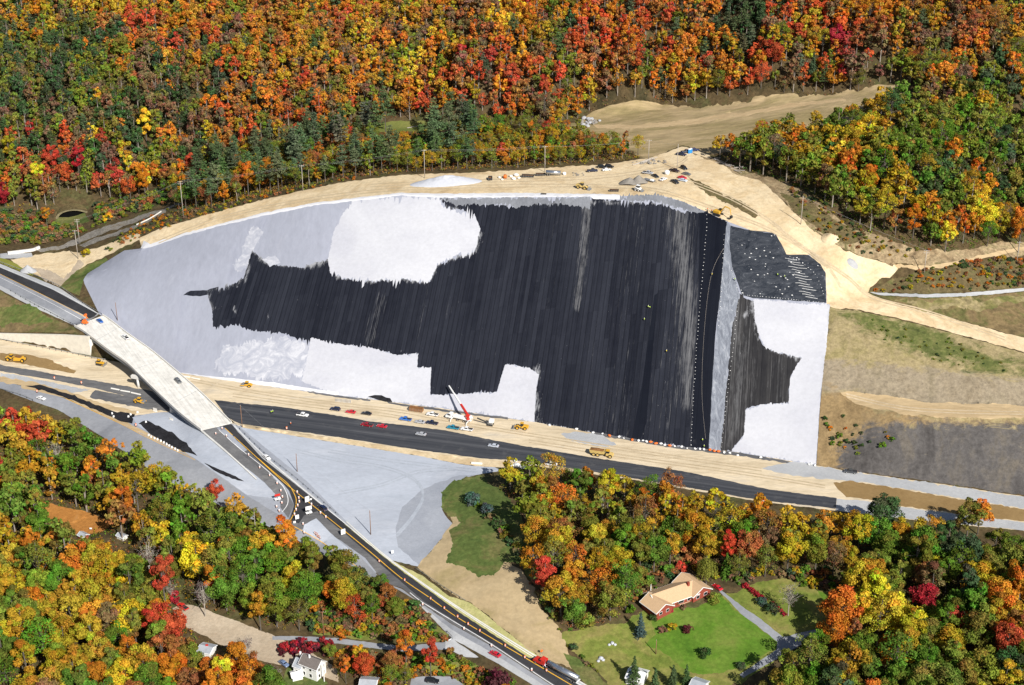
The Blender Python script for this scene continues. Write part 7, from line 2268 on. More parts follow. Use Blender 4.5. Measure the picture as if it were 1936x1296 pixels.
# folds of white cord over the corner of the sheet
for i in range(15):
    x0 = 1492 + i * 2.2; y0 = 486 + i * 5.2
    a = at(x0 - 8 + (i % 3) * 4, y0 + 3); b_ = at(x0 + 15 + (i % 4) * 4, y0 + 7)
    if project(b_)[0] > 1563:
        b_ = at(1560, y0 + 2)
    m_ = MB()
    prev = None
    for k in range(9):
        p = a.lerp(b_, k / 8); p.z = ground_z(p.x, p.y) + 0.16
        if prev is not None:
            m_.tube(prev, p, 0.085, 0.085, 5, True)
        prev = p
    o = m_.build('ballast_tube', WHITEP)
    tagp(o, f'{ORD[i]} white ballast tube from the top across the corner of the crinkled sheet' if i < 12 else f'{["third", "second", "last"][i - 12]} ballast tube from the bottom across the crinkled sheet corner', 'tube', 'ballast tubes on the crinkled sheet')

# rope down the smooth strip
m_ = MB(); prev = None
for x, y in spline([(1368, 470), (1345, 520), (1332, 620), (1327, 740), (1334, 830)], False, 8):
    p = at(x, y) + Vector((0, 0, 0.08))
    if prev is not None:
        m_.tube(prev, p, 0.035, 0.035, 5, False)
    prev = p
tagp(m_.build('rope', PALEWOOD), 'thin pale rope lying down the smooth black strip', 'rope')

# bundle of white beams
bm0 = None
hd2 = heading(650, 757, 0, -10)
for i in range(13):
    P = at(635 + i * 2.35, 757.5 + i * 0.25)
    if bm0 is None:
        bm0 = MB().box((0, 0, 0.2), (2.9, 0.22, 0.4)).build('concrete_beam', CONC, None, False, 0.03); o = bm0
    else:
        o = bm0.copy(); COL.objects.link(o)
    o.location = P; o.rotation_euler = (0, 0, hd2)
    tagp(o, 'white beam in the comb like row at the slope foot', 'beam', 'white beams laid side by side')
def barrier(pa, pb, label, h=0.85, name='concrete_barrier'):
    a, b_ = at(*pa), at(*pb)
    L = (b_ - a).length
    prof = [(-0.3, 0), (-0.28, 0.1), (-0.12, 0.35), (-0.08, h), (0.08, h), (0.12, 0.35), (0.28, 0.1), (0.3, 0)]
    vs = [(-L / 2, y, z) for y, z in prof] + [(L / 2, y, z) for y, z in prof]
    n = len(prof)
    fs = [tuple(range(n)), tuple(range(n, 2 * n))[::-1]] + [((i + 1) % n, i, n + i, n + (i + 1) % n) for i in range(n)]
    o = MB().add(vs, fs).build(name, CONC)
    o.location = (a + b_) / 2; o.rotation_euler = (0, 0, math.atan2(b_.y - a.y, b_.x - a.x))
    return tagp(o, label, 'barrier', 'concrete barriers')
barrier((891, 877), (912, 878), 'long white concrete barrier on the sand strip left of the middle wood')
barrier((290, 777), (297, 779), 'white concrete block in front of the right abutment', 1.6)
barrier((321, 793), (327, 795), 'small white block on the gravel below the bridge', 0.9)
for i, (a, b_) in enumerate((((346, 712), (360, 714)), ((362, 715), (378, 718)), ((210, 735), (226, 738)), ((228, 739), (246, 742)), ((248, 743), (266, 747)))):
    barrier(a, b_, f"{ORD[i]} white kerb barrier of the row beside the bridge piers", 0.5)

# drums, cones, marker blocks
def drum(px, py, m, label, group, k=1.0, hint=None):
    key = ('drum', m.name)
    if key not in CARPROTO:
        e = empty('traffic_drum', at(px, py))
        b_ = MB().tube((0, 0, 0.08), (0, 0, 1.05), 0.30, 0.24, 12).build('barrel', m, e, True)
        MB().tube((0, 0, 0.35), (0, 0, 0.5), 0.292, 0.285, 12).tube((0, 0, 0.7), (0, 0, 0.85), 0.273, 0.265, 12).build('band', WHITEP if m is ORANGE else ORANGE, e, True)
        MB().tube((0, 0, 0), (0, 0, 0.1), 0.42, 0.40, 12).build('base', DARK, e)
        register(e); CARPROTO[key] = e
    else:
        e = copy_tree(CARPROTO[key]); e.location = at(px, py)
    e.scale = (k, k, k)
    return tagp(e, label, 'drum', group)
CL = [(717, 1063), (765, 1099), (814, 1134), (840, 1152), (865, 1168), (885, 1182), (907, 1195), (955, 1223), (992, 1245), (1033, 1270)]
for i, (x, y) in enumerate(CL):
    drum(x, y, ORANGE, f"{ORD[i]} orange drum from top left on the yellow line of the cross road", 'orange drums on the centre line', 1.15)
SH = [(799, 1145), (877, 1191), (929, 1223), (1005, 1269)]
for i, (x, y) in enumerate(SH):
    drum(x, y, WHITEP, f"{ORD[i]} white drum from top left along the white shoulder line", 'white drums on the shoulder', 1.2)
JN = [(491, 886), (510, 901), (524, 916), (531, 930), (534, 942), (533, 953), (523, 960), (528, 968), (565, 944), (566, 951), (563, 958), (560, 966), (557, 975), (562, 933), (589, 956), (606, 972), (616, 980), (575, 1009), (573, 993)]
for i, (x, y) in enumerate(JN):
    lab = (f"{ORD[i]} white drum from the top round the left curve of the junction" if i < 8 else f"{ORD[i - 8]} white drum from the top in the middle of the junction")
    drum(x, y, WHITEP, lab, 'white drums at the junction', 1.2)
DK = [(408, 822), (420, 812), (428, 826), (470, 862)]
for i, (x, y) in enumerate(DK):
    drum(x, y, WHITEP, f"{ORD[i]} white drum from the bridge on the cross road", 'white drums at the bridge end', 1.1)
RB = [(103, 717), (154, 726), (257, 806), (542, 812), (70, 742)]
for i, (x, y) in enumerate(RB):
    drum(x, y, ORANGE, ['orange drum on the edge of the dark paving at the left', 'orange drum further right on the dark paving at the left', 'orange drum at the corner of the gravel lot', 'orange drum on the highway paving edge', 'orange drum beside the ramp road'][i], 'orange drums on the site', 1.3)
WB = [(243, 789), (247, 785), (215, 789), (212, 783), (260, 781), (276, 799), (281, 824), (286, 827), (292, 830), (298, 832), (304, 835), (310, 838), (315, 841), (320, 844), (325, 847), (331, 850), (336, 853)]
blk = None
for i, (x, y) in enumerate(WB):
    if blk is None:
        blk = MB().box((0, 0, 0.4), (0.8, 0.7, 0.8), 0, (0.85, 0.85)).build('marker_block', WHITEP, None, False, 0.06); o = blk
    else:
        o = blk.copy(); COL.objects.link(o)
    o.location = at(x, y); o.rotation_euler = (0, 0, i * 0.7)
    lab = f"{ORD[i]} white block from left on the black ballast beside the ramp" if i < 6 else f"{ORD[i - 6]} white block from top left along the lower ballast strip"
    tagp(o, lab, 'block', 'white blocks along the ballast')

# signs
def sign(px, py, w_, h_, zb, m, label, dirpx=(20, 16), shape='rect', name='road_sign', yaw=None):
    e = empty(name, at(px, py), 0, label, 'sign')
    e.rotation_euler = (0, 0, yaw if yaw is not None else R(20))
    for s in (-1, 1):
        MB().tube((s * w_ * 0.3, 0, -0.2), (s * w_ * 0.3, 0, zb + h_ * 0.8), 0.05, 0.05, 6).build('post', GALV, e)
    if shape == 'rect':
        MB().box((0, -0.06, zb + h_ / 2), (w_, 0.05, h_)).build('panel', m, e, False, 0.01)
    else:
        c = zb + h_ / 2
        vs = [(0, -0.05, c - h_ / 2), (w_ / 2, -0.05, c), (0, -0.05, c + h_ / 2), (-w_ / 2, -0.05, c)]
        vs += [(x, 0.0 - 0.01, z) for x, y, z in vs]
        MB().add(vs, [(0, 1, 2, 3), (7, 6, 5, 4), (0, 4, 5, 1), (1, 5, 6, 2), (2, 6, 7, 3), (3, 7, 4, 0)]).build('panel', m, e)
    return e
sign(581, 951, 2.0, 2.6, 0.5, WHITEP, 'large white panel sign at the split of the yellow lines', yaw=R(35))
sign(588, 949, 1.1, 1.1, 0.7, WHITEP, 'white diamond sign right of the large white panel', shape='diamond', yaw=R(20))
sign(649, 1012, 1.9, 2.4, 0.4, WHITEP, 'white panel sign beside the yellow line below the junction', yaw=R(30))
sign(562, 983, 1.6, 1.9, 0.4, WHITEP, 'white and pink panel at the mouth of the junction', yaw=R(30))
sign(557, 991, 1.0, 1.0, 0.4, WHITEP, 'small white panel at the lower corner of the junction', yaw=R(20))
sign(742, 1050, 1.0, 1.3, 0.9, WHITEP, 'small white sign on the verge of the gravel triangle', yaw=R(20))
sign(1024, 1238, 1.3, 1.3, 1.0, ORANGE, 'orange diamond work sign behind the red tanker cab', shape='diamond', yaw=R(25))
sign(172, 1003, 1.0, 0.7, 0.6, WHITEP, 'small white board in the orange dirt clearing', yaw=R(0))
# message trailer and arrow board
def board_trailer(px, py, label, m, w_, h_):
    e = empty('message_trailer', at(px, py), R(25), label, 'trailer')
    MB().box((0, 0, 0.65), (2.6, 1.4, 0.25)).build('chassis', WHITEP, e, False, 0.03)
    MB().box((0.7, 0, 1.0), (1.0, 1.0, 0.5)).build('battery_box', WHITEP, e, False, 0.03)
    MB().tube((0, 0, 0.7), (0, 0, 2.0), 0.08, 0.08, 8).build('mast', GALV, e)
    MB().box((0, -0.1, 2.0 + h_ / 2), (w_, 0.15, h_)).build('board', m, e, False, 0.02)
    for s in (-1, 1):
        wheel(e, 0, s * 0.8, 0.34, 0.2)
    MB().tube((1.3, 0, 0.6), (2.4, 0, 0.5), 0.06, 0.05, 6).build('drawbar', DARK, e)
    return e
board_trailer(584, 972, 'white message board trailer in the middle of the junction', WHITEP, 2.6, 1.7)
board_trailer(525, 946, 'arrow board trailer with red top beside the junction curve', REDP, 2.4, 1.0)
for i, (x, y) in enumerate(((598, 1013), (602, 1018))):
    e = empty('road_barricade', at(x, y), R(-40), f"{['upper', 'lower'][i]} red and white barricade on the gravel pad", 'barricade', 'barricades on the gravel pad')
    for z in (0.5, 0.95, 1.4):
        MB().box((0, 0, z), (2.4, 0.06, 0.25)).build('rail', ORANGE if z != 0.95 else WHITEP, e)
    for s in (-1, 1):
        MB().box((s * 1.0, 0, 0.75), (0.08, 0.1, 1.5)).build('leg', WHITEP, e)
        MB().box((s * 1.0, 0, 0.04), (0.1, 1.2, 0.08)).build('foot', DARK, e)

# orange work truck on the bridge end
P = at_z(161, 613, 10.45)
e = empty('boom_lift', P, R(-20), 'bright orange boom lift at the left end of the bridge deck', 'boom lift')
MB().box((0, 0, 0.85), (2.8, 1.9, 0.6)).build('chassis', ORANGE, e, False, 0.06)
MB().box((-0.2, 0, 1.6), (1.9, 1.6, 0.9)).build('turret', ORANGE, e, False, 0.08)
MB().tube((-0.8, 0, 2.0), (1.6, 0.2, 3.6), 0.24, 0.2, 8).tube((1.6, 0.2, 3.6), (0.6, 0.2, 4.6), 0.2, 0.16, 8).build('boom', ORANGE, e)
MB().box((0.6, 0.2, 4.9), (0.9, 1.6, 0.9)).build('platform', ORANGE, e, False, 0.04)
for x in (-0.9, 0.9):
    for s in (-1, 1):
        wheel(e, x, s * 0.95, 0.42, 0.3)

# red tractor with silver tank trailer
a, b_ = at(1010, 1249), at(1093, 1292)
d = (a - b_); d.z = 0
rz = math.atan2(d.y, d.x)
mid = (a + b_) / 2
e = empty('tanker_truck', Vector((mid.x, mid.y, ground_z(mid.x, mid.y))), rz, 'red tractor unit pulling a polished silver tank trailer down the cross road', 'tanker truck')
L = d.length
tilt = math.atan2(at(1010, 1249).z - at(1093, 1292).z, L)
e.rotation_euler = (0, -tilt, rz)
x1 = L / 2
MB().prism([(x1 - 5.2, 0.8), (x1 - 5.2, 3.0), (x1 - 3.0, 3.05), (x1 - 2.4, 2.0), (x1 - 0.4, 1.75), (x1, 1.3), (x1, 0.6)], -1.15, 1.15).build('cab', REDP, e, False, 0.1)
MB().prism([(x1 - 3.6, 2.1), (x1 - 3.5, 2.8), (x1 - 2.92, 2.8), (x1 - 2.4, 2.05)], -1.18, 1.18).build('side_window', GLASS, e)
MB().box((x1 - 5.0, 0, 0.85), (5.5, 0.9, 0.3)).build('frame', DARK, e)
MB().tube((x1 - 5.3, 0.9, 0.8), (x1 - 5.3, 0.9, 3.6), 0.09, 0.09, 8).build('exhaust', CHROME, e)
tk = MB().tube((-x1, 0, 2.1), (x1 - 6.0, 0, 2.2), 1.08, 1.08, 20).build('tank', CHROME, e, True)
for k in range(5):
    xx = -x1 + 1.5 + k * (L - 8.5) / 4
    MB().tube((xx, 0, 3.15), (xx, 0, 3.32), 0.26, 0.26, 10).build('hatch', STEEL, tk)
MB().box((-x1 + L * 0.34, 0, 1.0), (L * 0.62, 1.0, 0.35)).build('trailer_frame', DARK, e)
MB().box((-x1 - 0.05, 0, 1.1), (0.15, 2.2, 0.3)).build('rear_bumper', WHITEP, e)
for s in (-1, 1):
    MB().box((x1 - 5.4, s * 1.12, 1.15), (2.4, 0.25, 0.10)).build('mudguard', CHROME, e)
for x in (x1 - 1.2, x1 - 4.8, x1 - 6.0, -x1 + 1.0, -x1 + 2.2):
    for s in (-1, 1):
        wheel(e, x, s * 0.98, 0.5, 0.4)

# portable toilets
for i, (x, y) in enumerate(((1303, 290), (1306, 289))):
    e = empty('portable_toilet', at(x, y), R(10), f"{['left', 'right'][i]} bright blue portable toilet between the navy vehicles", 'toilet', 'bright blue portable toilets')
    MB().box((0, 0, 1.1), (1.3, 1.3, 2.2)).build('cabin', plain('bright_blue_plastic', (0.02, 0.30, 0.75), 0.5), e, False, 0.05)
    MB().box((0, 0, 2.3), (1.35, 1.35, 0.25), 0, (0.7, 0.7)).build('roof', WHITEP, e)
    MB().box((0, -0.67, 1.05), (0.8, 0.04, 1.85)).build('door', plain('blue_door_plastic', (0.03, 0.22, 0.55), 0.5), e)

# ------------------------------------------------------------------ piles, rocks, logs
def pile(px, py, rx, ry, h, m, label, seed, peaks=1):
    n1, n2 = 22, 40
    vs, fs = [], []
    base = at(px, py)
    for i in range(n1 + 1):
        for j in range(n2):
            r = i / n1; th = 2 * math.pi * j / n2
            x, y = rx * r * math.cos(th), ry * r * math.sin(th)
            z = h * max(0, 1 - r) ** 0.9
            if peaks > 1:
                z = h * max(0, 1 - math.hypot(x + rx * .28, y) / (rx * 0.75)) * 0.75
                z = max(z, h * max(0, 1 - math.hypot(x - rx * .35, y) / (rx * 0.66)))
            z += 0.14 * h * (1 - r) * mnoise.noise(Vector((x * 0.5, y * 0.5, seed))) + 0.05 * h * mnoise.noise(Vector((x * 1.6, y * 1.6, seed + 3))) * (1 - r)
            vs.append((x, y, z + ground_z(base.x + x, base.y + y) - base.z - (0.15 if i == n1 else 0)))
    for i in range(n1):
        for j in range(n2):
            fs.append((i * n2 + j, (i + 1) * n2 + j, (i + 1) * n2 + (j + 1) % n2, i * n2 + (j + 1) % n2))
    o = MB().add(vs, fs).build('stone_pile', m, None, True)
    o.location = base
    return tagp(o, label, 'pile', 'stone piles')
pile(843, 346, 19, 6.5, 4.2, WHITESTONE, 'long bluish white stone pile on the bench', 2)
pile(1197, 347, 7.5, 4.0, 4.4, GREYSTONE, 'dark grey twin peaked stone pile near the parked cars', 5, 2)
pile(54, 513, 4.4, 3.4, 3.6, MIDSTONE, 'grey conical stone pile beside the road at the left', 8)
pile(1612, 499, 2.8, 2.0, 1.4, MIDSTONE, 'small grey pile on the haul road junction', 9)
pile(1570, 451, 4.5, 4.0, 2.2, MAT['sand'], 'sandy mound at the foot of the right wood', 12)
def rock(px, py, k, m, label, seed, group):
    bm = bmesh.new(); bmesh.ops.create_icosphere(bm, subdivisions=2, radius=1)
    for v in bm.verts:
        v.co *= 1 + 0.35 * mnoise.noise(v.co * 1.3 + Vector((seed, 0, 0)))
        v.co.z *= 0.7
    me = bpy.data.meshes.new('boulder'); bm.to_mesh(me); bm.free(); me.materials.append(m)
    o = bpy.data.objects.new('boulder', me); COL.objects.link(o)
    o.location = at(px, py) + Vector((0, 0, 0.3 * k)); o.scale = (k, k, k); o.rotation_euler = (0, 0, seed)
    return tagp(o, label, 'boulder', group)
for i in range(26):
    rock(1113 + rr.gauss(0, 8), 231 + rr.gauss(0, 3.0) - 0.0, rr.uniform(0.5, 1.6), MIDSTONE if i % 3 else GREYSTONE, 'grey boulder in the heap at the left tip of the cleared field', i * 1.7, 'boulders at the cleared field')
for i in range(22):
    rock(rr.uniform(1195, 1260), rr.uniform(304, 312), rr.uniform(0.4, 1.0), GREYSTONE, 'grey stone lying beside the log pile on the bench edge', 50 + i, 'stones by the log pile')
for i in range(10):
    rock(rr.uniform(1080, 1105), rr.uniform(328, 333), rr.uniform(0.3, 0.7), GREYSTONE, 'dark stone at the bench edge left of the pickup', 80 + i, 'stones on the bench')
def log(pa, pb, r, label, group, m=None):
    a, b_ = at(*pa) + Vector((0, 0, r)), at(*pb) + Vector((0, 0, r + rr.uniform(0, 0.8)))
    mid = (a + b_) / 2
    o = MB().tube(a - mid, b_ - mid, r, r * 0.7, 8).build('log', m or PALEWOOD)
    o.location = mid
    return tagp(o, label, 'log', group)
for i in range(9):
    x = 1196 + i * 2.4; y = 313 - i * 0.7
    log((x, y + rr.uniform(-1, 1)), (x + rr.uniform(20, 30), y - rr.uniform(5, 9)), rr.uniform(0.18, 0.3), 'pale log in the pile at the wood edge on the bench', 'logs piled on the bench')
for i in range(16):
    x = rr.uniform(1345, 1400); y = 300 + (x - 1345) * 0.42 + rr.uniform(-3, 6)
    log((x, y), (x + rr.uniform(8, 20), y + rr.uniform(-6, 8)), rr.uniform(0.15, 0.3), 'grey dead log in the brush pile at the tip of the right wood', 'dead logs at the right wood')
log((770, 243), (790, 240), 0.25, 'white fallen trunk in the meadow', 'fallen trunks')
log((830, 240), (862, 238), 0.25, 'white fallen trunk at the right of the meadow', 'fallen trunks')
log((185, 700 + 210), (170, 700 + 206), 0.2, 'fallen branch in the left wood', 'fallen trunks')

# pale rocks on the yard grass
for i, (x, y, k) in enumerate(((1158, 1217, 1.2), (1163, 1220, 1.0), (1152, 1220, 0.9), (1136, 1246, 1.5), (1140, 1249, 1.1), (1131, 1251, 1.0))):
    rock(x, y, k * 0.6, WHITESTONE, f"{['pale rock of the upper heap', 'pale rock of the lower heap'][i // 3]} on the yard grass", 200 + i, 'pale rocks on the yard grass')
# ------------------------------------------------------------------ houses
def gable(root, p0, p1, width, eave, ridge, wall_m, roof_m, over=0.5, org=None, windows=(), trim=True, drop=0.0):
    """wing under a ridge from p0 to p1 (ground plan points, root space)"""
    a = Vector((p0[0], p0[1], 0)); b_ = Vector((p1[0], p1[1], 0))
    d = (b_ - a); L = d.length; d.normalize(); n = Vector((-d.y, d.x, 0))
    def pt(s, t, z):
        q = a + d * s + n * t
        return (q.x, q.y, z)
    w2 = width / 2
    prof = [(-w2, -1.5), (-w2, eave), (0, ridge - 0.12), (w2, eave), (w2, -1.5)]
    vs = [pt(0, t, z) for t, z in prof] + [pt(L, t, z) for t, z in prof]
    fs = [tuple(range(5)), tuple(range(5, 10))[::-1]] + [((i + 1) % 5, i, 5 + i, 5 + (i + 1) % 5) for i in range(5)]
    wl = MB().add(vs, fs).build('wall', wall_m, root)
    k = (ridge - eave) / w2
    e2 = w2 + over
    th = 0.16
    rp = [(-e2, ridge - k * e2), (0, ridge), (e2, ridge - k * e2)]
    vs = []
    for s in (-over, L + over):
        vs += [pt(s, t, z) for t, z in rp] + [pt(s, t, z - th) for t, z in rp]
    fs = [(0, 1, 7, 6), (1, 2, 8, 7), (3, 9, 10, 4), (4, 10, 11, 5), (0, 6, 9, 3), (2, 5, 11, 8), (0, 3, 4, 1), (1, 4, 5, 2), (6, 7, 10, 9), (7, 8, 11, 10)]
    rf = MB().add(vs, fs).build('roof', roof_m, root)
    if trim:
        tb = MB()
        for s in (-over - 0.03, L + over + 0.03):
            for sg in (-1, 1):
                q0 = Vector(pt(s, sg * e2, ridge - k * e2 - 0.13)); q1 = Vector(pt(s, 0, ridge - 0.13))
                tb.tube(q0, q1, 0.16, 0.16, 4)
        for sg in (-1, 1):
            tb.tube(pt(-over, sg * (e2 + 0.03), ridge - k * e2 - 0.12), pt(L + over, sg * (e2 + 0.03), ridge - k * e2 - 0.12), 0.13, 0.13, 4)
        tb.build('eave_trim', WHITEP, rf)
    for (side, s, z, ww, hh) in windows:
        if side in (-1, 1):
            c = pt(s, side * (w2 + 0.03), z); yaw = math.atan2(d.y, d.x)
        else:
            c = pt(L + 0.03 if side == 2 else -0.03, s, z); yaw = math.atan2(n.y, n.x)
        fr = MB().box(c, (ww + 0.2, 0.1, hh + 0.2), yaw).build('window', WHITEP, root)
        MB().box(c, (ww, 0.16, hh), yaw).build('pane', GLASS, fr)
    return wl, rf

def house(name, px, py, label, cat='house'):
    e = empty(name, at(px, py), 0, label, cat)
    return e, Vector(e.location)

# ranch house with two cross wings
gz = at(1285, 1140).z + 0.2
e, O = house('ranch_house', 1285, 1140, 'brick ranch house with tan shingle roof beside the bright lawn')
e.location.z = gz; O = Vector(e.location)
rz_ = gz + 5.2
def rp_(px, py, z):
    q = at_z(px, py, z) - O
    return (q.x, q.y)
A0, A1 = rp_(1233, 1124, rz_), rp_(1306, 1099, rz_)
gable(e, A0, A1, 9.5, 2.9, 5.2, BRICK, SHINGLE, 0.6, windows=[(-1, 6, 1.5, 1.6, 1.2), (-1, 10, 1.5, 2.2, 1.3), (-1, 13.5, 1.5, 1.4, 1.2)])
B0, B1 = rp_(1291, 1083.5, rz_ + 0.15), rp_(1328, 1109, rz_ + 0.15)
gable(e, B0, B1, 8.6, 2.9, 5.35, BRICK, SHINGLE, 0.6, windows=[(2, -2.0, 1.4, 1.5, 1.2), (2, 1.8, 1.4, 1.5, 1.2), (1, 4, 1.5, 1.3, 1.1)])
C0, C1 = rp_(1229, 1121, rz_ - 0.1), rp_(1257, 1141, rz_ - 0.1)
gable(e, C0, C1, 7.8, 2.9, 5.1, BRICK, SHINGLE, 0.6, windows=[(2, -1.8, 1.4, 1.2, 1.1), (2, 1.5, 1.4, 1.2, 1.1)])
q = rp_(1301, 1107, gz + 4.6)
MB().box((q[0], q[1], 4.9), (0.9, 0.9, 2.2), 0.6).build('chimney', BRICK, e)
q = rp_(1234, 1115, gz + 4)
MB().tube((q[0] - 0.6, q[1] + 1.2, 0), (q[0] - 0.6, q[1] + 1.2, 5.6), 0.16, 0.16, 8).build('vent_pipe', WHITEP, e)
q = rp_(1296, 1136, gz + 0.2)
MB().box((q[0], q[1], 0.15), (7.0, 2.2, 0.3), 0.55).build('porch', plain('tan_porch_slab', (0.5, 0.38, 0.24), 0.9), e)

# white gabled house
gz = at(585, 1283).z
e, O = house('white_house', 590, 1278, 'tall white gabled house with grey roof at the bottom left')
A0, A1 = rp_(574, 1236, O.z + 7.6), rp_(606, 1248.5, O.z + 7.6)
gable(e, A0, A1, 5.6, 5.4, 7.6, SIDING, DARKROOF, 0.35, windows=[(2, -1.3, 1.6, 0.8, 1.3), (2, 1.3, 1.6, 0.8, 1.3), (2, -1.3, 4.2, 0.8, 1.2), (2, 1.3, 4.2, 0.8, 1.2), (-1, 2, 1.6, 0.9, 1.3), (-1, 5, 1.6, 0.9, 1.3), (-1, 2, 4.2, 0.9, 1.2), (-1, 5, 4.2, 0.9, 1.2)])
B0, B1 = rp_(561, 1243, O.z + 5.6), rp_(575, 1248, O.z + 5.6)
gable(e, B0, B1, 4.8, 3.6, 5.6, SIDING, GREYROOF, 0.3, windows=[(-1, 1.5, 1.6, 0.8, 1.1)])
q = rp_(568, 1237, O.z + 6.0)
MB().box((q[0], q[1], 6.2), (0.7, 0.7, 1.6), 0.3).build('chimney', WHITEP, e)
q = rp_(585, 1242, O.z + 7.6)
MB().box((q[0], q[1], 7.8), (0.6, 0.6, 1.2), 0.3).build('chimney', WHITEP, e)
q = rp_(610, 1275, O.z + 3)
MB().box((q[0] + 0.4, q[1], 3.4), (0.25, 0.7, 7.2), 0.3).build('flue', WHITEP, e)

def simple_house(name, px, py, r0, r1, rz_h, width, eave, label, wm, rm, cat='shed', extra=None, win=()):
    e, O = house(name, px, py, label, cat)
    a, b_ = at_z(r0[0], r0[1], O.z + rz_h) - O, at_z(r1[0], r1[1], O.z + rz_h) - O
    gable(e, (a.x, a.y), (b_.x, b_.y), width, eave, rz_h, wm, rm, 0.3, windows=win)
    return e
h = simple_house('grey_shed', 392, 1236, (379, 1219), (402, 1224), 3.2, 5.2, 2.3, 'grey metal roofed shed left of the orange maple', SIDING, GREYROOF, win=[(-1, 1.5, 1.2, 0.9, 0.8)])
O = Vector(h.location)
q = at_z(391, 1221, O.z + 3.0) - O
MB().box((q.x, q.y, 3.02), (1.0, 1.0, 0.5), 0.3).build('red_hatch', REDP, h)
simple_house('white_shed', 561, 1283, (551, 1272), (570, 1268), 2.6, 3.6, 1.8, 'small white roofed shed in front of the white gabled house', SIDING, WHITEP)
simple_house('small_house', 690, 1300, (682, 1284), (712, 1286), 4.0, 6.0, 2.8, 'small house with grey white roof under the red orange tree', SIDING, GREYROOF, 'house', win=[(-1, 2, 1.4, 0.9, 0.9)])
simple_house('cottage', 1208, 1290, (1190, 1264), (1220, 1272), 4.4, 7.0, 2.9, 'white cottage half hidden behind the dark spruces', SIDING, WHITEP, 'house', win=[(-1, 2, 1.4, 0.9, 0.9)])
simple_house('garage', 1325, 1300, (1310, 1284), (1334, 1292), 3.8, 6.0, 2.6, 'pale grey roofed garage at the bottom border', SIDING, GREYROOF, 'garage')
simple_house('white_shed', 230, 1014, (224, 1007), (236, 1012), 2.2, 2.4, 1.6, 'small grey roofed shed beside the orange dirt clearing', SIDING, GREYROOF)
simple_house('cabin', 158, 1013, (152, 1005), (162, 1010), 2.6, 2.8, 1.8, 'little red brown cabin in the orange dirt clearing', BRICK, GREYROOF, 'cabin')
# red ladder rack / swing at the yard entrance is a pickup; low stone wall along the yard
def lowwall(pts_px, h, th, m, label):
    A = drape(pts_px, 6)
    root = A[0]
    v, f = [], []
    for i, a in enumerate(A):
        d = A[min(i + 1, len(A) - 1)] - A[max(i - 1, 0)]
        nrm = Vector((-d.y, d.x, 0)).normalized() * th / 2
        for s in (-1, 1):
            for z in (-0.5, h):
                v.append(a + nrm * s + Vector((0, 0, z)) - root)
    for i in range(len(A) - 1):
        o = 4 * i
        f += [(o, o + 4, o + 5, o + 1), (o + 2, o + 3, o + 7, o + 6), (o + 1, o + 5, o + 7, o + 3)]
    f += [(0, 1, 3, 2), (4 * len(A) - 4, 4 * len(A) - 2, 4 * len(A) - 1, 4 * len(A) - 3)]
    o = mesh_obj('low_wall', v, f, m)
    o.location = root
    return tagp(o, label, 'wall')
lowwall([(282, 1108), (300, 1101), (325, 1095)], 1.2, 0.5, CONC, 'short pale wall in the dark gap of the left wood')
lowwall([(258, 426), (282, 415), (305, 401)], 0.6, 0.25, CONC, 'pale barrier wall along the gully track')
lowwall([(15, 481), (40, 478), (62, 475), (75, 470)], 1.4, 1.2, CONC, 'pale concrete channel wall at the left border')

# stone arch over the creek
P = at(140, 412)
f_ = project(P)[2]
px2m = f_ / F
e = empty('stone_arch', P, R(6), 'low mossy stone arch with a black opening at the mountain foot', 'arch')
R1, H1 = 29 * px2m, 4.6
ring, back = [], []
N_ = 20
for i in range(N_ + 1):
    t = math.pi * i / N_
    ring.append((math.cos(t), math.sin(t)))
v, f = [], []
for dep in (0.0, 9.0):
    for cx_, cz_ in ring:
        v.append((R1 * cx_, dep, H1 * cz_ - 0.3))
    for cx_, cz_ in ring:
        v.append(((R1 + 1.6) * cx_, dep, (H1 + 0.55) * cz_ - 0.3))
n = N_ + 1
for i in range(N_):
    f += [(i, i + 1, n + i + 1, n + i), (2 * n + i, 3 * n + i, 3 * n + i + 1, 2 * n + i + 1), (n + i, n + i + 1, 3 * n + i + 1, 3 * n + i), (i, 2 * n + i, 2 * n + i + 1, i + 1)]
mesh_obj('vault', v, f, ARCHSTONE, e)
mesh_obj('tunnel_shade', [(R1 * a, 1.4, H1 * b_ - 0.3) for a, b_ in ring] + [(-R1, 1.4, -1.5), (R1, 1.4, -1.5)], [tuple(range(n)) + (n, n + 1)], plain('painted_tunnel_shade', (0.006, 0.006, 0.006), 0.95, 0, 0.0), e)  # near-black sheet across the vault: the tunnel's darkness is painted on
v, f = [], []
for i, (cx_, cz_) in enumerate(ring):
    for dep, k in ((0.6, 1.0), (14.0, 1.25)):
        v.append(((R1 + 1.4) * k * cx_, dep, (H1 + 0.75) * cz_ * (1.0 if dep < 1 else 1.0) - 0.4))
for i in range(N_):
    f.append((2 * i, 2 * i + 2, 2 * i + 3, 2 * i + 1))
mesh_obj('earth_cover', v, f, MAT['brushdark'], e, True)

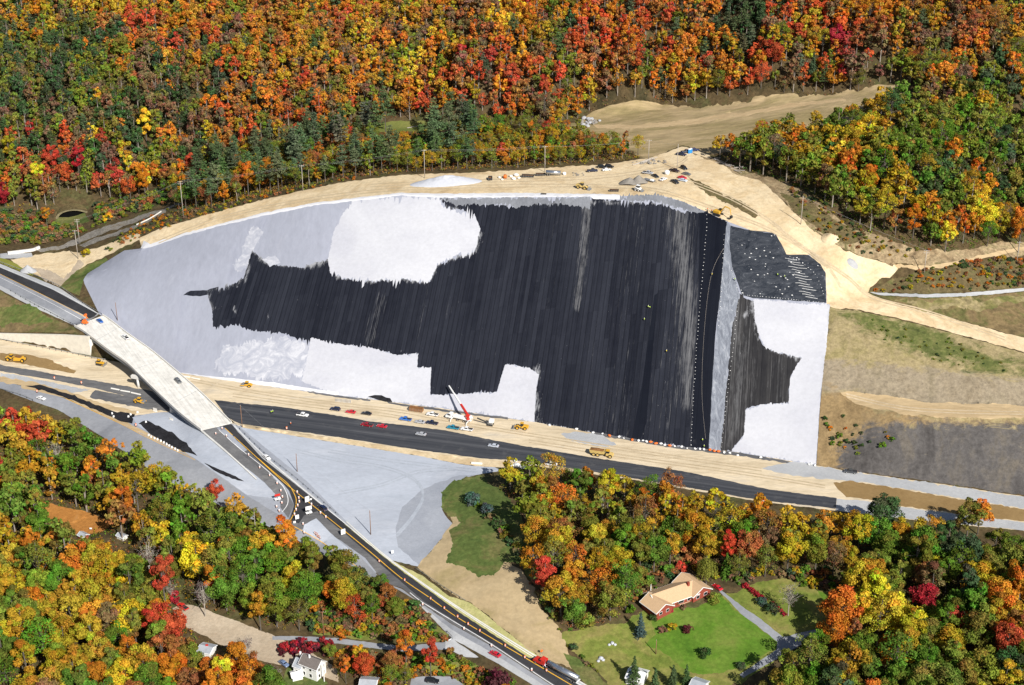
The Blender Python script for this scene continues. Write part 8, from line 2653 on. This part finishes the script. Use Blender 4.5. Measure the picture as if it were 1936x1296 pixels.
# ------------------------------------------------------------------ people
def person(px, py, vest, rz, label, pose='stand'):
    key = ('person', vest.name, pose)
    if key in CARPROTO:
        e = copy_tree(CARPROTO[key]); e.location = at(px, py); e.rotation_euler = (0, 0, rz)
        return tagp(e, label, 'person', 'workers in bright vests')
    me = bpy.data.meshes.new('body')
    if pose == 'stand':
        J = [(0, 0, 0.95), (0, 0.01, 1.2), (0, 0, 1.42), (0, 0.01, 1.52), (0, 0.03, 1.66), (0, 0.02, 1.76),
             (0.19, 0, 1.40), (0.27, 0.02, 1.12), (0.26, 0.14, 0.90), (0.25, 0.18, 0.80), (-0.19, 0, 1.40), (-0.27, 0.02, 1.12), (-0.24, 0.16, 0.92), (-0.23, 0.20, 0.82),
             (0.10, 0, 0.88), (0.12, 0.03, 0.48), (0.13, -0.02, 0.08), (0.13, 0.14, 0.04), (-0.10, 0, 0.88), (-0.12, 0.05, 0.48), (-0.14, 0.04, 0.08), (-0.14, 0.2, 0.04)]
    else:
        J = [(0, -0.1, 0.88), (0, 0.08, 1.06), (0, 0.30, 1.18), (0, 0.40, 1.22), (0, 0.50, 1.27), (0, 0.57, 1.30),
             (0.19, 0.28, 1.16), (0.25, 0.38, 0.88), (0.20, 0.48, 0.66), (0.18, 0.5, 0.58), (-0.19, 0.28, 1.16), (-0.25, 0.38, 0.88), (-0.20, 0.48, 0.66), (-0.18, 0.5, 0.58),
             (0.10, -0.1, 0.82), (0.14, 0.06, 0.46), (0.14, -0.06, 0.08), (0.14, 0.12, 0.04), (-0.10, -0.1, 0.82), (-0.14, 0.10, 0.46), (-0.15, 0.0, 0.08), (-0.15, 0.18, 0.04)]
    E_ = [(0, 1), (1, 2), (2, 3), (3, 4), (4, 5), (2, 6), (6, 7), (7, 8), (8, 9), (2, 10), (10, 11), (11, 12), (12, 13), (0, 14), (14, 15), (15, 16), (16, 17), (0, 18), (18, 19), (19, 20), (20, 21)]
    rad = [0.155, 0.15, 0.16, 0.065, 0.10, 0.085, 0.075, 0.05, 0.04, 0.04, 0.075, 0.05, 0.04, 0.04, 0.10, 0.07, 0.05, 0.045, 0.10, 0.07, 0.05, 0.045]
    me.from_pydata(J, E_, [])
    o = bpy.data.objects.new('body', me); COL.objects.link(o)
    o.modifiers.new('skin', 'SKIN')
    sv = me.skin_vertices[0].data
    for i, r_ in enumerate(rad):
        sv[i].radius = (r_, r_)
        sv[i].use_root = (i == 0)
    sd = o.modifiers.new('sub', 'SUBSURF'); sd.levels = 1; sd.render_levels = 1
    dg = bpy.context.evaluated_depsgraph_get()
    me2 = bpy.data.meshes.new_from_object(o.evaluated_get(dg))
    o.modifiers.clear(); o.data = me2
    me2.materials.clear(); me2.materials.append(JEANS); me2.materials.append(SKIN)
    for p in me2.polygons:
        c = p.center
        if pose == 'stand':
            p.material_index = 1 if c.z > 1.5 or (abs(c.x) > 0.2 and c.z < 0.98 and c.z > 0.7) else 0
        else:
            p.material_index = 1 if c.y > 0.36 and (c.z > 1.15 or c.z < 0.75) else 0
        p.use_smooth = True
    e = empty('person', at(px, py), rz)
    o.parent = e
    hp = Vector(J[5]); tp0, tp1 = Vector(J[1]), Vector(J[2])
    up = (tp1 - tp0).normalized()
    MB().tube(tp0 - up * 0.18, tp1 + up * 0.06, 0.215, 0.225, 12).build('vest', vest, e, True)
    MB().tube(hp - Vector((0, 0, 0.03)), hp + Vector((0, 0, 0.09)), 0.135, 0.08, 12).tube(hp - Vector((0, 0, 0.04)), hp - Vector((0, 0, 0.02)), 0.165, 0.165, 12).build('helmet', WHITEP, e, True)
    register(e); CARPROTO[key] = e
    return tagp(e, label, 'person', 'workers in bright vests')
YV = plain('yellow_vest', (0.75, 0.6, 0.03), 0.7)
person(1225.5, 584, HIVIS, 0.4, 'worker in lime vest, left of the pair halfway up the black liner')
person(1229, 584.5, HIVIS, 2.0, 'worker in lime vest bending, right of the pair halfway up the black liner', 'bend')
person(1218, 608, HIVIS, 1.0, 'worker in lime vest standing alone below the pair on the liner')
person(1260, 668, YV, 0.3, 'worker in yellow vest alone in the lower middle of the black liner')
person(1470, 523, HIVIS, 0.0, 'worker in lime vest, left of two on the crinkled sheet', 'bend')
person(1483, 527, HIVIS, 1.4, 'worker in lime vest, right of two on the crinkled sheet')
person(1389, 532, HIVIS, 1.0, 'worker in lime vest beside the silver strip')
person(1328, 836, HIVIS, 0.0, 'worker in lime vest near the foot of the smooth black strip')
person(1331, 848, HIVIS, 1.5, 'worker in lime vest standing lowest at the foot of the smooth strip')
person(1346, 523, YV, 1.5, 'worker in yellow vest holding the rope on the smooth strip')
person(516, 782, HIVIS, 0.0, 'worker in lime vest on the highway paving near the bridge')
person(513, 783, HIVIS, 0.8, 'second worker in lime vest beside the first on the paving')
person(550, 805, ORANGE, 0.2, 'worker in orange vest at the lower paving edge')
person(1345, 402, ORANGE, 0.2, 'worker in orange vest left of the excavator')
person(1338, 399, ORANGE, 0.9, 'worker in orange vest at the crest above the smooth strip', 'bend')
# ------------------------------------------------------------------ light
SUN_EL = R(37.0)
sdir = Vector((0.50, -0.866, 0)).normalized()          # towards the sun, on the map
to_sun = Vector((sdir.x * math.cos(SUN_EL), sdir.y * math.cos(SUN_EL), math.sin(SUN_EL)))
sl = bpy.data.lights.new('sun', 'SUN')
sl.energy = 4.7
sl.angle = R(0.5)
sl.color = (1.0, 0.955, 0.88)
so = bpy.data.objects.new('sun', sl)
COL.objects.link(so)
so.rotation_euler = (-to_sun).to_track_quat('-Z', 'Y').to_euler()
so.location = (200, -200, 800)
w = bpy.data.worlds.new('World')
SC.world = w
w.use_nodes = True
nt = w.node_tree
bg = nt.nodes['Background']
sky = nt.nodes.new('ShaderNodeTexSky')
sky.sky_type = 'NISHITA'
sky.sun_disc = False
sky.sun_elevation = SUN_EL
sky.sun_rotation = math.atan2(sdir.x, sdir.y)
nt.links.new(sky.outputs[0], bg.inputs['Color'])
bg.inputs['Strength'].default_value = 0.055
SC.view_settings.view_transform = 'Standard'
SC.view_settings.look = 'None'
SC.view_settings.exposure = 0.48
SC.view_settings.gamma = 1.0
SC.view_settings.use_curve_mapping = False
